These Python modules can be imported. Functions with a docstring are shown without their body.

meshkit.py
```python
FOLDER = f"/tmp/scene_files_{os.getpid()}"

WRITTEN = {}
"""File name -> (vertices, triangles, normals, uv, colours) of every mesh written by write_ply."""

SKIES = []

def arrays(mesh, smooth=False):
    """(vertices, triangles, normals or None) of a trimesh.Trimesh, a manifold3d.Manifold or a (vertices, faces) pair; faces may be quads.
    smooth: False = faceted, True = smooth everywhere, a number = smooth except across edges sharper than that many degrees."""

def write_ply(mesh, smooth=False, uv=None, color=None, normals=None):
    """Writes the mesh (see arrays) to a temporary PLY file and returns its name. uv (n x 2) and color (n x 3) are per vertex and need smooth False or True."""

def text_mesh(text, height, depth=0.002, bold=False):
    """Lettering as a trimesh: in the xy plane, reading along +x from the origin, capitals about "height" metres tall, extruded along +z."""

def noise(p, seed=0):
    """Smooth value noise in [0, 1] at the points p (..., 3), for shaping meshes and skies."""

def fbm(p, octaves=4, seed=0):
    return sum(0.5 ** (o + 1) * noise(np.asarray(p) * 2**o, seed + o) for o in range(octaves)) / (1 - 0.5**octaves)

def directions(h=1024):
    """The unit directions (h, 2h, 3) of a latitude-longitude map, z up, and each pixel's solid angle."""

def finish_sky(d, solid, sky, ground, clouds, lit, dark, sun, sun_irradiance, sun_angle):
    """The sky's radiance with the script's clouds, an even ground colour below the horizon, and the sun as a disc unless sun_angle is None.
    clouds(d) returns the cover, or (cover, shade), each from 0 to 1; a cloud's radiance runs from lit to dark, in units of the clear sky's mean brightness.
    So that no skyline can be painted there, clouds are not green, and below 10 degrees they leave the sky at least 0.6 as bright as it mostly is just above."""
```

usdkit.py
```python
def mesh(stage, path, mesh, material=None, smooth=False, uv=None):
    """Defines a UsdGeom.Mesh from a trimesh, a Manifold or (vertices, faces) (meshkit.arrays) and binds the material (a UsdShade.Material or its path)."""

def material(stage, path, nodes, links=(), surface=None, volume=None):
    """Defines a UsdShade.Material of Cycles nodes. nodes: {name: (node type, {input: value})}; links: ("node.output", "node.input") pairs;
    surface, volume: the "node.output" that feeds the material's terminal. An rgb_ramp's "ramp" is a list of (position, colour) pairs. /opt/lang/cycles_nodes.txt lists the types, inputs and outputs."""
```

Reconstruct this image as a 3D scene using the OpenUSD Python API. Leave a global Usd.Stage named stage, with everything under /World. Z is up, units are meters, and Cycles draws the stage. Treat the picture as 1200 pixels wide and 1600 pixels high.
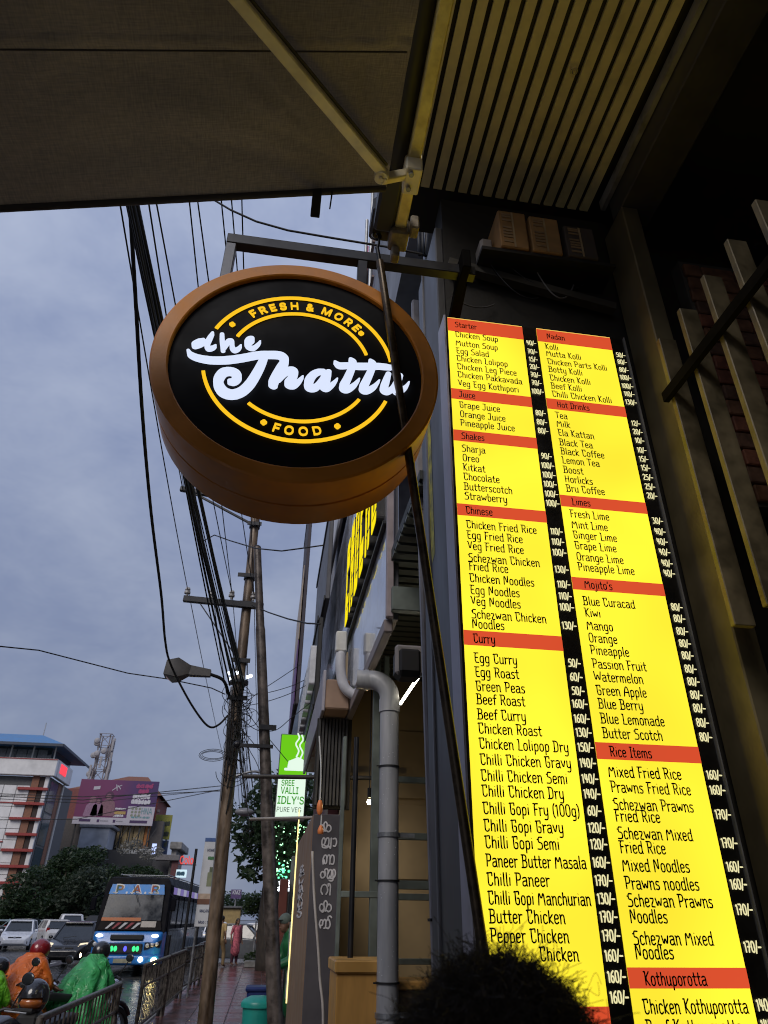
import math, random
import numpy as np, trimesh, usdkit, meshkit
import manifold3d as m3
from shapely.geometry import LineString, Polygon, Point, MultiPoint
from shapely.ops import unary_union
from pxr import Usd, UsdGeom, UsdLux, UsdShade, Sdf, Gf

random.seed(7); RNG = np.random.default_rng(7)
stage = Usd.Stage.CreateInMemory()
UsdGeom.SetStageUpAxis(stage, UsdGeom.Tokens.z); UsdGeom.SetStageMetersPerUnit(stage, 1.0)
UsdGeom.Xform.Define(stage, '/World'); UsdGeom.Scope.Define(stage, '/World/Looks')

# ------------------------------------------------------------------ camera, sky, sun, exposure
PIT, YAW, ROL, FPX = math.radians(30.738), math.radians(8.43), math.radians(0.713), 1072.1
EYE = np.array([0, 0, 1.6])
FW = np.array([math.sin(YAW)*math.cos(PIT), math.cos(YAW)*math.cos(PIT), math.sin(PIT)])
_r = np.array([math.cos(YAW), -math.sin(YAW), 0]); _u = np.cross(_r, FW)
RT = _r*math.cos(ROL) + _u*math.sin(ROL); UP = np.cross(RT, FW)
cam = UsdGeom.Camera.Define(stage, '/World/camera')
mat4 = np.eye(4); mat4[0, :3], mat4[1, :3], mat4[2, :3], mat4[3, :3] = RT, UP, -FW, EYE
cam.AddTransformOp().Set(Gf.Matrix4d(*mat4.ravel().tolist()))
cam.CreateFocalLengthAttr(6.3); cam.CreateHorizontalApertureAttr(6.3*1200/FPX); cam.CreateVerticalApertureAttr(6.3*1600/FPX)
cam.CreateFStopAttr(1.7); cam.CreateFocusDistanceAttr(3.4); cam.CreateClippingRangeAttr(Gf.Vec2f(0.05, 2000))
cam.CreateExposureAttr(0.0)

SUN_EL, SUN_AZ = math.radians(38), math.radians(-152)      # direction towards the sun: x = sin(az), y = cos(az)
SKY_STRENGTH = 0.06
usdkit.material(stage, '/World/Looks/sky_look', {
    'tc': ('texture_coordinate', {}),
    'sky': ('sky_texture', {'sky_type': 'single_scattering', 'sun_disc': False, 'sun_elevation': SUN_EL, 'sun_rotation': SUN_AZ, 'aerosol_density': 3.0}),
    'map': ('mapping', {'scale': (1.7, 1.7, 3.0), 'location': (3.1, 1.7, .4)}),
    'n1': ('noise_texture', {'scale': 1.5, 'detail': 7.0, 'roughness': 0.56, 'distortion': .35}),
    'n2': ('noise_texture', {'scale': 4.6, 'detail': 6.0, 'roughness': 0.6, 'distortion': .3}),
    'add': ('mix', {'mix_type': 'mix', 'fac': .3}),
    'ramp': ('rgb_ramp', {'ramp': [(0.30, (3.9, 4.75, 7.9)), (.44, (4.8, 5.8, 8.9)), (.54, (6.0, 7.0, 9.9)), (.68, (7.6, 8.6, 11.3))]}),
    'sep': ('separate_xyz', {}),
    'grad': ('map_range', {'from_min': 0.0, 'from_max': .85, 'to_min': 0.64, 'to_max': 1.16, 'clamp': True}),
    'mul': ('mix', {'mix_type': 'multiply', 'fac': 1.0}),
    'mixs': ('mix', {'fac': .88}),
    'bg': ('background_shader', {'strength': SKY_STRENGTH})},
    [('tc.generated', 'map.vector'), ('map.vector', 'n1.vector'), ('map.vector', 'n2.vector'), ('n1.fac', 'add.color1'), ('n2.fac', 'add.color2'),
     ('add.color', 'ramp.fac'), ('tc.generated', 'sep.vector'), ('sep.z', 'grad.value'), ('ramp.color', 'mul.color1'), ('grad.result', 'mul.color2'),
     ('sky.color', 'mixs.color1'), ('mul.color', 'mixs.color2'), ('mixs.color', 'bg.color')], surface='bg.background')
dome = UsdLux.DomeLight.Define(stage, '/World/sky'); dome.GetPrim().SetCustomDataByKey('kind', 'structure')
UsdShade.MaterialBindingAPI.Apply(dome.GetPrim()).Bind(UsdShade.Material.Get(stage, '/World/Looks/sky_look'))
sun = UsdLux.DistantLight.Define(stage, '/World/sun')
sun.CreateIntensityAttr(0.36); sun.CreateAngleAttr(30.0); sun.CreateNormalizeAttr(True); sun.CreateColorAttr(Gf.Vec3f(1.0, .93, .86))
sun.AddRotateXYZOp().Set(Gf.Vec3f(math.degrees(math.pi/2 - SUN_EL), 0, -math.degrees(SUN_AZ) + 180))

def ray(u, v): return FW + (u-600)/FPX*RT + (800-v)/FPX*UP
def at_y(u, v, Y): d = ray(u, v); return EYE + d*(Y/d[1])          # where the sight line of a point of the photograph meets a real plane
def at_x(u, v, X): d = ray(u, v); return EYE + d*(X/d[0])
def at_z(u, v, Z): d = ray(u, v); return EYE + d*((Z-EYE[2])/d[2])

# ------------------------------------------------------------------ materials
LOOKS = {}
def M(name, col, rough=.6, metal=0., var=.18, scale=6., bump=0., bscale=40., spec=.5, coat=0., detail=4., col2=None, mix=(.35, .65), stretch=(1, 1, 1), trans=0.):
    if name in LOOKS: return LOOKS[name]
    c = np.array(col, float); lo = np.clip(c*(1-var), 0, 1); hi = np.clip(c*(1+var), 0, 1) if col2 is None else np.array(col2, float)
    n = {'g': ('geometry', {}), 'mp': ('mapping', {'scale': stretch}), 'n': ('noise_texture', {'scale': scale, 'detail': detail, 'roughness': .6}),
         'r': ('rgb_ramp', {'ramp': [(mix[0], tuple(lo)), (mix[1], tuple(hi))]}),
         'rr': ('map_range', {'from_min': .3, 'from_max': .7, 'to_min': max(rough-.12, .02), 'to_max': min(rough+.12, 1.)}),
         'p': ('principled_bsdf', {'metallic': metal, 'specular_ior_level': spec, 'coat_weight': coat, 'transmission_weight': trans})}
    l = [('g.position', 'mp.vector'), ('mp.vector', 'n.vector'), ('n.fac', 'r.fac'), ('r.color', 'p.base_color'), ('n.fac', 'rr.value'), ('rr.result', 'p.roughness')]
    if bump:
        n['nb'] = ('noise_texture', {'scale': bscale, 'detail': 3.0}); n['b'] = ('bump', {'strength': bump, 'distance': .01})
        l += [('mp.vector', 'nb.vector'), ('nb.fac', 'b.height'), ('b.normal', 'p.normal')]
    LOOKS[name] = usdkit.material(stage, f'/World/Looks/{name}', n, l, surface='p.BSDF'); return LOOKS[name]
def E(name, col, strength=1., uneven=0.):
    if name in LOOKS: return LOOKS[name]
    if uneven:
        c = np.array(col)
        LOOKS[name] = usdkit.material(stage, f'/World/Looks/{name}', {'g': ('geometry', {}), 'n': ('noise_texture', {'scale': 2.2, 'detail': 1.0}),
            'r': ('rgb_ramp', {'ramp': [(.3, tuple(c*(1-uneven))), (.7, tuple(c*(1+uneven)))]}), 'e': ('emission', {'strength': strength})},
            [('g.position', 'n.vector'), ('n.fac', 'r.fac'), ('r.color', 'e.color')], surface='e.emission')
    else:
        LOOKS[name] = usdkit.material(stage, f'/World/Looks/{name}', {'e': ('emission', {'color': col, 'strength': strength})}, surface='e.emission')
    return LOOKS[name]
def GLASS(name, tint=(1, 1, 1), refl=1.0):
    if name in LOOKS: return LOOKS[name]
    LOOKS[name] = usdkit.material(stage, f'/World/Looks/{name}', {'f': ('fresnel', {'IOR': 1.6}), 't': ('transparent_bsdf', {'color': tint}), 'g': ('glossy_bsdf', {'roughness': .03, 'color': (refl,)*3}),
        'm': ('mix_closure', {})}, [('f.fac', 'm.fac'), ('t.BSDF', 'm.closure1'), ('g.BSDF', 'm.closure2')], surface='m.closure'); return LOOKS[name]
def LEAF(name, col, var=.5):
    if name in LOOKS: return LOOKS[name]
    c = np.array(col)
    LOOKS[name] = usdkit.material(stage, f'/World/Looks/{name}', {'g': ('geometry', {}), 'r': ('rgb_ramp', {'ramp': [(0, tuple(c*(1-var))), (.6, tuple(c)), (1, tuple(c*(1+var)))]}),
        'p': ('principled_bsdf', {'roughness': .5}), 't': ('translucent_bsdf', {}), 'm': ('mix_closure', {'fac': .25})},
        [('g.random_per_island', 'r.fac'), ('r.color', 'p.base_color'), ('r.color', 't.color'), ('p.BSDF', 'm.closure1'), ('t.BSDF', 'm.closure2')], surface='m.closure'); return LOOKS[name]

black_paint = M('black_paint', (.018, .017, .016), .55, bump=.15)
black_metal = M('black_metal', (.02, .02, .022), .4, .3)
dark_wall = M('dark_wall', (.020, .017, .012), .8, scale=3, bump=.2)
steel = M('galvanised_steel', (.32, .33, .34), .45, .6, scale=9, var=.3)
pole_steel = M('pole_steel', (.085, .055, .032), .36, .15, scale=7, var=.5, col2=(.23, .165, .11), bump=.3, bscale=30, stretch=(1, 1, .35))
white_paint = M('white_paint', (.72, .71, .66), .4, var=.1, scale=14)
grey_paint = M('grey_paint', (.30, .31, .33), .5, var=.2, scale=5)
rubber = M('rubber', (.015, .015, .015), .75)
cable_black = M('cable_black', (.012, .012, .013), .6)

# ------------------------------------------------------------------ stage helpers
TAKEN = {}
def numbered(path):
    k = TAKEN.get(path, 0); TAKEN[path] = k+1
    return path if k == 0 else f'{path}_{k:03d}'
def tag(prim, label=None, cat=None, group=None, kind=None):
    for k, v in (('label', label), ('category', cat), ('group', group), ('kind', kind)):
        if v: prim.SetCustomDataByKey(k, v)
    return prim
def tri(m):
    if isinstance(m, trimesh.Trimesh): return m
    v, f, _ = meshkit.arrays(m); return trimesh.Trimesh(v, f, process=False)
def cat(ms): return trimesh.util.concatenate([tri(m) for m in ms])
class Thing:
    def __init__(s, name, label, category, loc=(0, 0, 0), group=None, rz=0., kind=None, local=None):
        s.path = numbered('/World/'+name); s.loc = np.array(loc, float); s.rz = rz
        s.local = (rz != 0) if local is None else local                # local: parts are given in the thing's own axes; else in world metres
        x = UsdGeom.Xform.Define(stage, s.path); x.AddTranslateOp().Set(Gf.Vec3d(*map(float, loc)))
        if rz: x.AddRotateZOp().Set(math.degrees(rz))
        s.prim = tag(x.GetPrim(), label, category, group, kind)
    def part(s, name, mesh, mat, smooth=False, label=None, under=None, kind=None):
        p = numbered((under or s.path)+'/'+name); m = tri(mesh).copy()
        if not s.local: m.apply_translation(-s.loc)
        g = usdkit.mesh(stage, p, m, mat, smooth); tag(g.GetPrim(), label, kind=kind); return p
def solo(name, mesh, mat, label, category, group=None, smooth=False, kind=None):
    p = numbered('/World/'+name); m = tri(mesh); c = np.append(m.bounds.mean(0)[:2], m.bounds[0, 2]); m = m.copy(); m.apply_translation(-c)
    g = usdkit.mesh(stage, p, m, mat, smooth); g.AddTranslateOp().Set(Gf.Vec3d(*map(float, c))); tag(g.GetPrim(), label, category, group, kind); return p
def struct(name, mesh, mat, smooth=False, parent=None):
    p = numbered((parent or '/World')+'/'+name); g = usdkit.mesh(stage, p, tri(mesh), mat, smooth)
    if not parent: g.GetPrim().SetCustomDataByKey('kind', 'structure')
    return p
def dup(t, loc, rz=0., label=None, category=None, group=None):
    p = numbered(t.path.split('_0')[0] if t.path[-3:].isdigit() else t.path)
    x = UsdGeom.Xform.Define(stage, p); x.AddTranslateOp().Set(Gf.Vec3d(*map(float, loc)))
    x.AddRotateZOp().Set(math.degrees(rz)); pr = x.GetPrim(); pr.GetReferences().AddInternalReference(t.path); pr.SetInstanceable(True)
    was = t.prim.GetCustomData()
    tag(pr, label or was.get('label'), category or was.get('category'), group or was.get('group')); return p

# ------------------------------------------------------------------ mesh helpers
def box(x0, x1, y0, y1, z0, z1):
    b = trimesh.creation.box((abs(x1-x0), abs(y1-y0), abs(z1-z0))); b.apply_translation(((x0+x1)/2, (y0+y1)/2, (z0+z1)/2)); return b
def cbox(x0, x1, y0, y1, z0, z1, c=.01):
    c = min(c, .45*abs(x1-x0), .45*abs(y1-y0), .45*abs(z1-z0)); pts = []
    for dx, dy, dz in ((c, c, 0), (c, 0, c), (0, c, c)):
        for a in (x0+dx, x1-dx):
            for b in (y0+dy, y1-dy):
                for d in (z0+dz, z1-dz): pts.append((a, b, d))
    return tri(m3.Manifold.hull_points(np.array(pts)))
def frame_of(d):
    d = d/np.linalg.norm(d); a = np.array([0, 0, 1.]) if abs(d[2]) < .95 else np.array([0, 1., 0])
    s = np.cross(d, a); s /= np.linalg.norm(s); return d, s, np.cross(s, d)
def beam(p, q, w, h, c=0.):
    p, q = np.array(p, float), np.array(q, float); d, s, t = frame_of(q-p); L = np.linalg.norm(q-p)
    b = cbox(-w/2, w/2, 0, L, -h/2, h/2, c) if c else box(-w/2, w/2, 0, L, -h/2, h/2)
    T = np.eye(4); T[:3, 0], T[:3, 1], T[:3, 2], T[:3, 3] = s, d, t, p; b.apply_transform(T); return b
def tube(pts, r, sides=8, caps=True):
    p = np.array(pts, float); n = len(p); rr = np.broadcast_to(np.array(r, float), (n,))
    t = np.gradient(p, axis=0) if n > 2 else np.array([p[1]-p[0]]*2); t /= np.linalg.norm(t, axis=1, keepdims=True)+1e-12
    _, s0, _ = frame_of(t[0]); S = [s0]
    for k in range(1, n):
        s = S[-1]-t[k]*(S[-1]@t[k]); S.append(s/np.linalg.norm(s))
    S = np.array(S); B = np.cross(t, S); a = np.arange(sides)*2*np.pi/sides
    v = p[:, None]+rr[:, None, None]*(np.cos(a)[None, :, None]*S[:, None]+np.sin(a)[None, :, None]*B[:, None]); v = v.reshape(-1, 3); f = []
    for k in range(n-1):
        for j in range(sides):
            A, Bq, C, D = k*sides+j, k*sides+(j+1) % sides, (k+1)*sides+(j+1) % sides, (k+1)*sides+j; f += [(A, Bq, C), (A, C, D)]
    if caps:
        c0, c1 = len(v), len(v)+1; v = np.vstack([v, p[0], p[-1]])
        for j in range(sides):
            f += [(c0, (j+1) % sides, j), (c1, (n-1)*sides+j, (n-1)*sides+(j+1) % sides)]
    return trimesh.Trimesh(v, np.array(f), process=False)
def rod(p, q, r, sides=10): return tube([p, q], r, sides)
def lathe(prof, c=(0, 0, 0), axis='z', n=40):
    m = trimesh.creation.revolve(np.array(prof, float), sections=n)
    if axis == 'y': m.apply_transform(np.array([[1, 0, 0, 0], [0, 0, 1, 0], [0, -1, 0, 0], [0, 0, 0, 1.]]))   # profile height runs along +y
    if axis == 'x': m.apply_transform(np.array([[0, 0, 1, 0], [0, 1, 0, 0], [-1, 0, 0, 0], [0, 0, 0, 1.]]))
    m.apply_translation(c); return m
def ball(c, r, sub=2, s=(1, 1, 1)):
    m = trimesh.creation.icosphere(subdivisions=sub, radius=r); m.apply_scale(s); m.apply_translation(c); return m
def spline(pts, n=8):
    p = np.array(pts, float); q = np.vstack([2*p[0]-p[1], p, 2*p[-1]-p[-2]]); out = []
    for i in range(1, len(q)-2):
        t = np.linspace(0, 1, n, endpoint=False)[:, None]; a, b, c, d = q[i-1], q[i], q[i+1], q[i+2]
        out.append(.5*((2*b)+(c-a)*t+(2*a-5*b+4*c-d)*t**2+(3*b-a-3*c+d)*t**3))
    return np.vstack(out+[p[-1:]])
def hang(p, q, sag, n=12):
    t = np.linspace(0, 1, n)[:, None]; r = np.array(p, float)*(1-t)+np.array(q, float)*t; r[:, 2] -= 4*sag*(t*(1-t))[:, 0]; return r
def polys(shape): return [g for g in getattr(shape, 'geoms', [shape]) if g.geom_type == 'Polygon' and g.area > 1e-9]
def flat(shape, o, X, Yv):                                             # a flat printed shape on a plane: origin, right, up
    out = []
    for g in polys(shape):
        v, f = trimesh.creation.triangulate_polygon(g, engine='earcut'); out.append(trimesh.Trimesh(np.asarray(o)+v[:, :1]*np.asarray(X)+v[:, 1:2]*np.asarray(Yv), f, process=False))
    return cat(out)
def slab(shape, o, X, Yv, depth):                                      # the same, raised by depth along X x Y
    out = []; X, Yv = np.asarray(X, float), np.asarray(Yv, float); N = np.cross(X, Yv)
    for g in polys(shape):
        m = trimesh.creation.extrude_polygon(g, depth, engine='earcut'); v = np.asarray(m.vertices); m.vertices = np.asarray(o)+v[:, :1]*X+v[:, 1:2]*Yv+v[:, 2:]*N; out.append(m)
    return cat(out)
def inter(text, h, o, X, Yv, bold=True, fit=None, depth=.002, center=False):
    m = meshkit.text_mesh(text, h, depth, bold); v = np.array(m.vertices); w = v[:, 0].max()
    if fit: v[:, 0] *= fit/w; w = fit
    if center: v[:, 0] -= w/2
    X, Yv = np.asarray(X, float), np.asarray(Yv, float)
    m.vertices = np.asarray(o)+v[:, :1]*X+v[:, 1:2]*Yv+v[:, 2:]*np.cross(X, Yv); return m
FX, FY = (1, 0, 0), (0, 0, 1)                                          # a panel that faces back down the street

def blob(bones, ref=.03, it=8, extra=()):                              # one continuous body from tapered bones
    ms = [m3.Manifold.batch_hull([m3.Manifold.sphere(a, 14).translate(tuple(map(float, p))), m3.Manifold.sphere(b, 14).translate(tuple(map(float, q)))]) for p, a, q, b in bones]
    ms += list(extra); m = m3.Manifold.batch_boolean(ms, m3.OpType.Add)
    t = tri(m.refine_to_length(ref)); t.merge_vertices(); trimesh.smoothing.filter_taubin(t, iterations=it); return t
def hullpts(ps, r, seg=10):
    return tri(m3.Manifold.batch_hull([m3.Manifold.sphere(r, seg).translate(tuple(map(float, p))) for p in ps]))

# ------------------------------------------------------------------ the ground: terrain, road, pavement, shop step
wet_asphalt = M('wet_asphalt', (.030, .031, .034), .22, scale=1.3, var=.4, bump=.35, bscale=55, spec=.6)
wet_paver = M('wet_red_paver', (.115, .042, .038), .2, scale=2.0, var=.45, bump=.3, bscale=45, spec=.6)
wet_paver2 = M('wet_dark_paver', (.08, .036, .036), .16, scale=2.0, var=.45, bump=.3, bscale=45, spec=.6)
kerb_mat = M('kerb_concrete', (.16, .16, .155), .5, scale=5, var=.35, bump=.3)
struct('ground', box(-400, 400, -60, 900, -1.2, -.16), M('wet_earth', (.05, .047, .043), .7, scale=.5))
struct('road', box(-17.0, -1.95, -40, 600, -.15, -.12), wet_asphalt)
struct('side_road', box(-1.95, 30, 34.2, 41.5, -.15, -.116), wet_asphalt)
struct('pavement', cat([box(-1.80, 2.6, -12, 34.0, -.15, -.012), box(-1.80, 4, 41.7, 300, -.15, -.012)]), M('paver_bed', (.05, .03, .03), .35, scale=3, bump=.3))
kr = Thing('kerb', None, None, local=False); kr.prim.SetCustomDataByKey('kind', 'structure')
for k in range(24):
    y0 = 1.0+k*1.4; kr.part('kerb_stone', cbox(-1.95, -1.803, y0, y0+1.385, -.15, .012, .015), kerb_mat)
pv = Thing('paving', None, None, local=False); pv.prim.SetCustomDataByKey('kind', 'structure')
for j in range(44):                                                    # paving slabs, laid where the pavement is in view
    y0 = 5.0+j*.66
    for i in range(5):
        x0 = -1.79+i*.66+(j % 2)*.0
        if x0 > 1.4 or (y0 > 14 and i > 3 and False): continue
        dz = RNG.uniform(-.003, .003)
        pv.part('paving_slab', cbox(x0, x0+.645, y0, y0+.645, -.06, dz, .006), wet_paver if RNG.random() < .65 else wet_paver2)
struct('shop_floor', box(.55, 2.6, -6, 2.53, -.0, .05), M('floor_cement', (.14, .13, .12), .5, scale=3))
rl = []
for j in range(60): y0 = -20+j*9; rl.append(box(-8.6, -8.45, y0, y0+3, -.12, -.115))
struct('lane_marking', cat(rl), M('road_paint', (.35, .35, .33), .5, scale=4, var=.5))

# ------------------------------------------------------------------ our shop: walls, ceiling planks, corner post, roof beam
shop = Thing('snack_shop', 'black walled snack shop with plank ceiling behind the yellow menu board', 'shop', (1.7, 2.5, 0))
shop.part('back_wall', box(.70, 2.06, 2.53, 2.70, 0, 5.36), dark_wall)
shop.part('back_wall', box(2.06, 4.6, 2.56, 2.70, 0, 5.36), dark_wall)
shop.part('roof_slab', box(.36, 4.6, -5.0, 2.85, 5.462, 5.60), M('roof_underside', (.03, .028, .022), .8))
cream = M('cream_plank', (.86, .74, .36), .42, scale=7, var=.10, col2=None)
for k in range(16):
    x0 = .415+k*.0775
    shop.part('ceiling_plank', cat([box(x0, x0+.052, -4.2, 2.5, 5.41, 5.43)]), cream)
shop.part('ceiling_sheet', box(.40, 1.66, -4.2, 2.5, 5.445, 5.458), M('ceiling_groove', (.03, .027, .02), .6))
shop.part('roof_beam', cbox(1.70, 1.92, -4.2, 2.38, 5.16, 5.40, .008), M('beam_paint', (.06, .055, .05), .5))
shop.part('beam_trim', box(1.668, 1.695, -4.2, 2.42, 5.32, 5.40), M('trim_metal', (.42, .41, .38), .35, .5))
shop.part('corner_post', cbox(1.70, 1.80, 2.27, 2.50, .05, 5.16, .006), M('post_paint', (.16, .13, .07), .5, .2, scale=5, bump=.1))
shop.part('side_wall', box(1.82, 1.92, -5.0, .2, 0, 5.15), dark_wall)
shop.part('side_wall', box(1.82, 1.92, .2, 2.37, 0, 1.1), dark_wall)
shop.part('inner_wall', box(3.6, 3.75, -5.0, 2.56, 0, 5.45), dark_wall)
a, b = at_y(700, 412, 2.47), at_y(960, 483, 2.47)
shop.part('wall_brace', beam(a, b, .05, .05), M('brace_paint', (.05, .045, .035), .5))
bm = [M(f'brick_{n}', c, .75, scale=14, var=.3, bump=.4, bscale=60) for n, c in (('brown', (.23, .11, .06)), ('red', (.27, .10, .06)), ('dark', (.16, .085, .055)))]
brk = shop.part('brick_panel', box(2.13, 3.4, 2.475, 2.557, 3.3, 5.02), M('mortar', (.10, .09, .075), .9))
for r_ in range(16):
    for c_ in range(6):
        x0 = 2.15+c_*.212-(.106 if r_ % 2 else 0); x1 = x0+.20; x0 = max(x0, 2.14); z0 = 3.32+r_*.104
        if x1 < 3.35: shop.part('brick', cbox(x0, x1, 2.45+RNG.uniform(-.004, .004), 2.476, z0, z0+.092, .006), bm[RNG.integers(3)], under=brk)
solo('ceiling_hook', cat([tube([(1.22+.016*math.cos(t), 1.72+.016*math.sin(t), 5.385) for t in np.linspace(0, 6.28, 14)], .004, 6), rod((1.22, 1.736, 5.385), (1.22, 1.736, 5.415), .004)]),
     M('hook_brass', (.5, .45, .3), .3, .6), 'tiny brass ring hook in the dark plank ceiling', 'hook')

nb = Thing('shop_building', 'neighbouring shop behind the viewpoint on our side of the road', 'building', (2.6, -8, 0))
nb.part('wall', box(.60, 6.0, -16, -5.02, 0, 7.5), dark_wall); nb.part('shutter', cbox(.57, .598, -9.5, -5.6, .1, 2.9, .01), M('shutter_grey', (.10, .10, .10), .5, .3)); nb.part('shutter', cbox(.57, .598, -14.5, -10.2, .1, 2.9, .01), M('shutter_grey', (.10, .10, .10)))
for k in range(4):
    ob_ = Thing('shop_building', ('cream', 'grey', 'brick coloured', 'pale green')[k]+' building across the road to the left of the view', 'building', (-24, -20+k*17, 0)); y0 = -26+k*17
    ob_.part('wall', box(-30, -19, y0, y0+16, -.15, 9+k % 3*2), M(f'opposite_{("cream", "grey", "brick", "green")[k]}', ((.40, .36, .27), (.25, .25, .25), (.26, .14, .10), (.26, .31, .24))[k], .8, scale=1.5, var=.2))
    for i in range(5):
        for j in range(2): ob_.part('window', cbox(-19.02, -18.96, y0+1.2+i*3, y0+2.8+i*3, 4.2+j*3, 5.8+j*3, .02), M('opposite_glass', (.03, .035, .04), .1, spec=.8))
    ob_.part('shop_band', cbox(-19.4, -19.02, y0+.3, y0+15.7, 3.0, 3.7, .03), M('opposite_band', (.20, .07, .05), .6))

# slatted grille on the right
gr = Thing('slat_grille', 'grey upright steel slats with slanting tops and a black cross bar at the right', 'grille', (1.6, 1.5, 0))
slat_mat = M('slat_steel', (.16, .13, .075), .5, .35, scale=7, var=.4, bump=.15, bscale=25)
for k, (Y, top) in enumerate([(2.13, 3.95), (1.945, 3.95), (1.755, 3.945), (1.58, 3.95), (1.40, 3.945), (1.22, 3.95), (1.04, 3.95), (.86, 3.95)]):
    gr.part('slat', cbox(1.60, 1.685, Y-.014, Y+.014, 2.53, top, .003), slat_mat)
gr.part('cross_bar', beam((1.585, .7, 3.62), (1.585, 2.16, 3.62), .026, .05), M('bar_matt_black', (.010, .009, .008), .95, spec=0.))

# cartons up on the wall
shelf = solo('wall_shelf', box(.86, 1.62, 2.335, 2.528, 4.70, 4.725), black_paint, 'narrow black shelf high on the dark wall above the menu board', 'shelf')
def carton(x0, x1, z1, mat, label, y0=2.32):
    t = Thing('carton', label, 'box', ((x0+x1)/2, y0, 4.727), 'cartons on the high shelf')
    t.part('box_body', cbox(x0, x1, y0, 2.52, 4.727, z1, .006), mat)
    ink = M('carton_ink', (.30, .19, .09), .7); w = x1-x0; h = z1-4.727
    t.part('print', cat([box(x0+w*.12, x0+w*.45, y0-.0035, y0-.001, 4.727+h*f, 4.727+h*(f+.05)) for f in (.12, .25, .33, .41, .5, .7, .8, .86)]), ink)
    t.part('tape', box(x0+w*.47, x0+w*.53, y0-.0025, y0-.0006, 4.73, z1-.01), M('carton_tape', (.42, .30, .16), .3))
kraft = M('kraft_board', (.34, .18, .06), .8, scale=10, var=.15)
carton(.965, 1.125, 5.03, kraft, 'left one of two brown cartons on the high dark shelf')
carton(1.145, 1.315, 5.02, M('kraft_board_pale', (.38, .21, .075), .8, scale=10, var=.15), 'right one of two brown cartons on the high dark shelf')
carton(1.345, 1.52, 4.98, M('kraft_dark', (.08, .06, .045), .8), 'dark printed carton at the right end of the high shelf')
jb = Thing('junction_box', 'small grey electrical box beside the brown cartons on the dark wall', 'box', (.92, 2.45, 4.75))
jb.part('housing', cbox(.885, .955, 2.42, 2.528, 4.74, 4.90, .01), M('grey_plastic', (.25, .22, .19), .6)); jb.part('cover', cbox(.892, .948, 2.412, 2.421, 4.75, 4.89, .004), M('grey_plastic', (.2, .2, .2)))
for k, (p, q, s, r) in enumerate([((.92, 2.43, 4.74), (1.20, 2.46, 4.52), .10, .004), ((1.2, 2.44, 4.72), (1.42, 2.46, 4.66), .16, .005), ((1.05, 2.44, 4.72), (1.50, 2.47, 4.70), .12, .004), ((.70, 2.42, 4.40), (.96, 2.5, 4.47), .05, .004)]):
    solo('loose_wire', tube(hang(p, q, s, 14), r, 5), M('wire_grey', (.14, .13, .12), .5) if k % 2 else cable_black, ('thin wire looping from the grey electrical box', 'wire loop hanging deepest under the cartons', 'long slack wire right under the shelf', 'wire running to the top left corner of the menu board')[k], 'wire', 'wires hanging on the dark wall', smooth=True)

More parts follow.
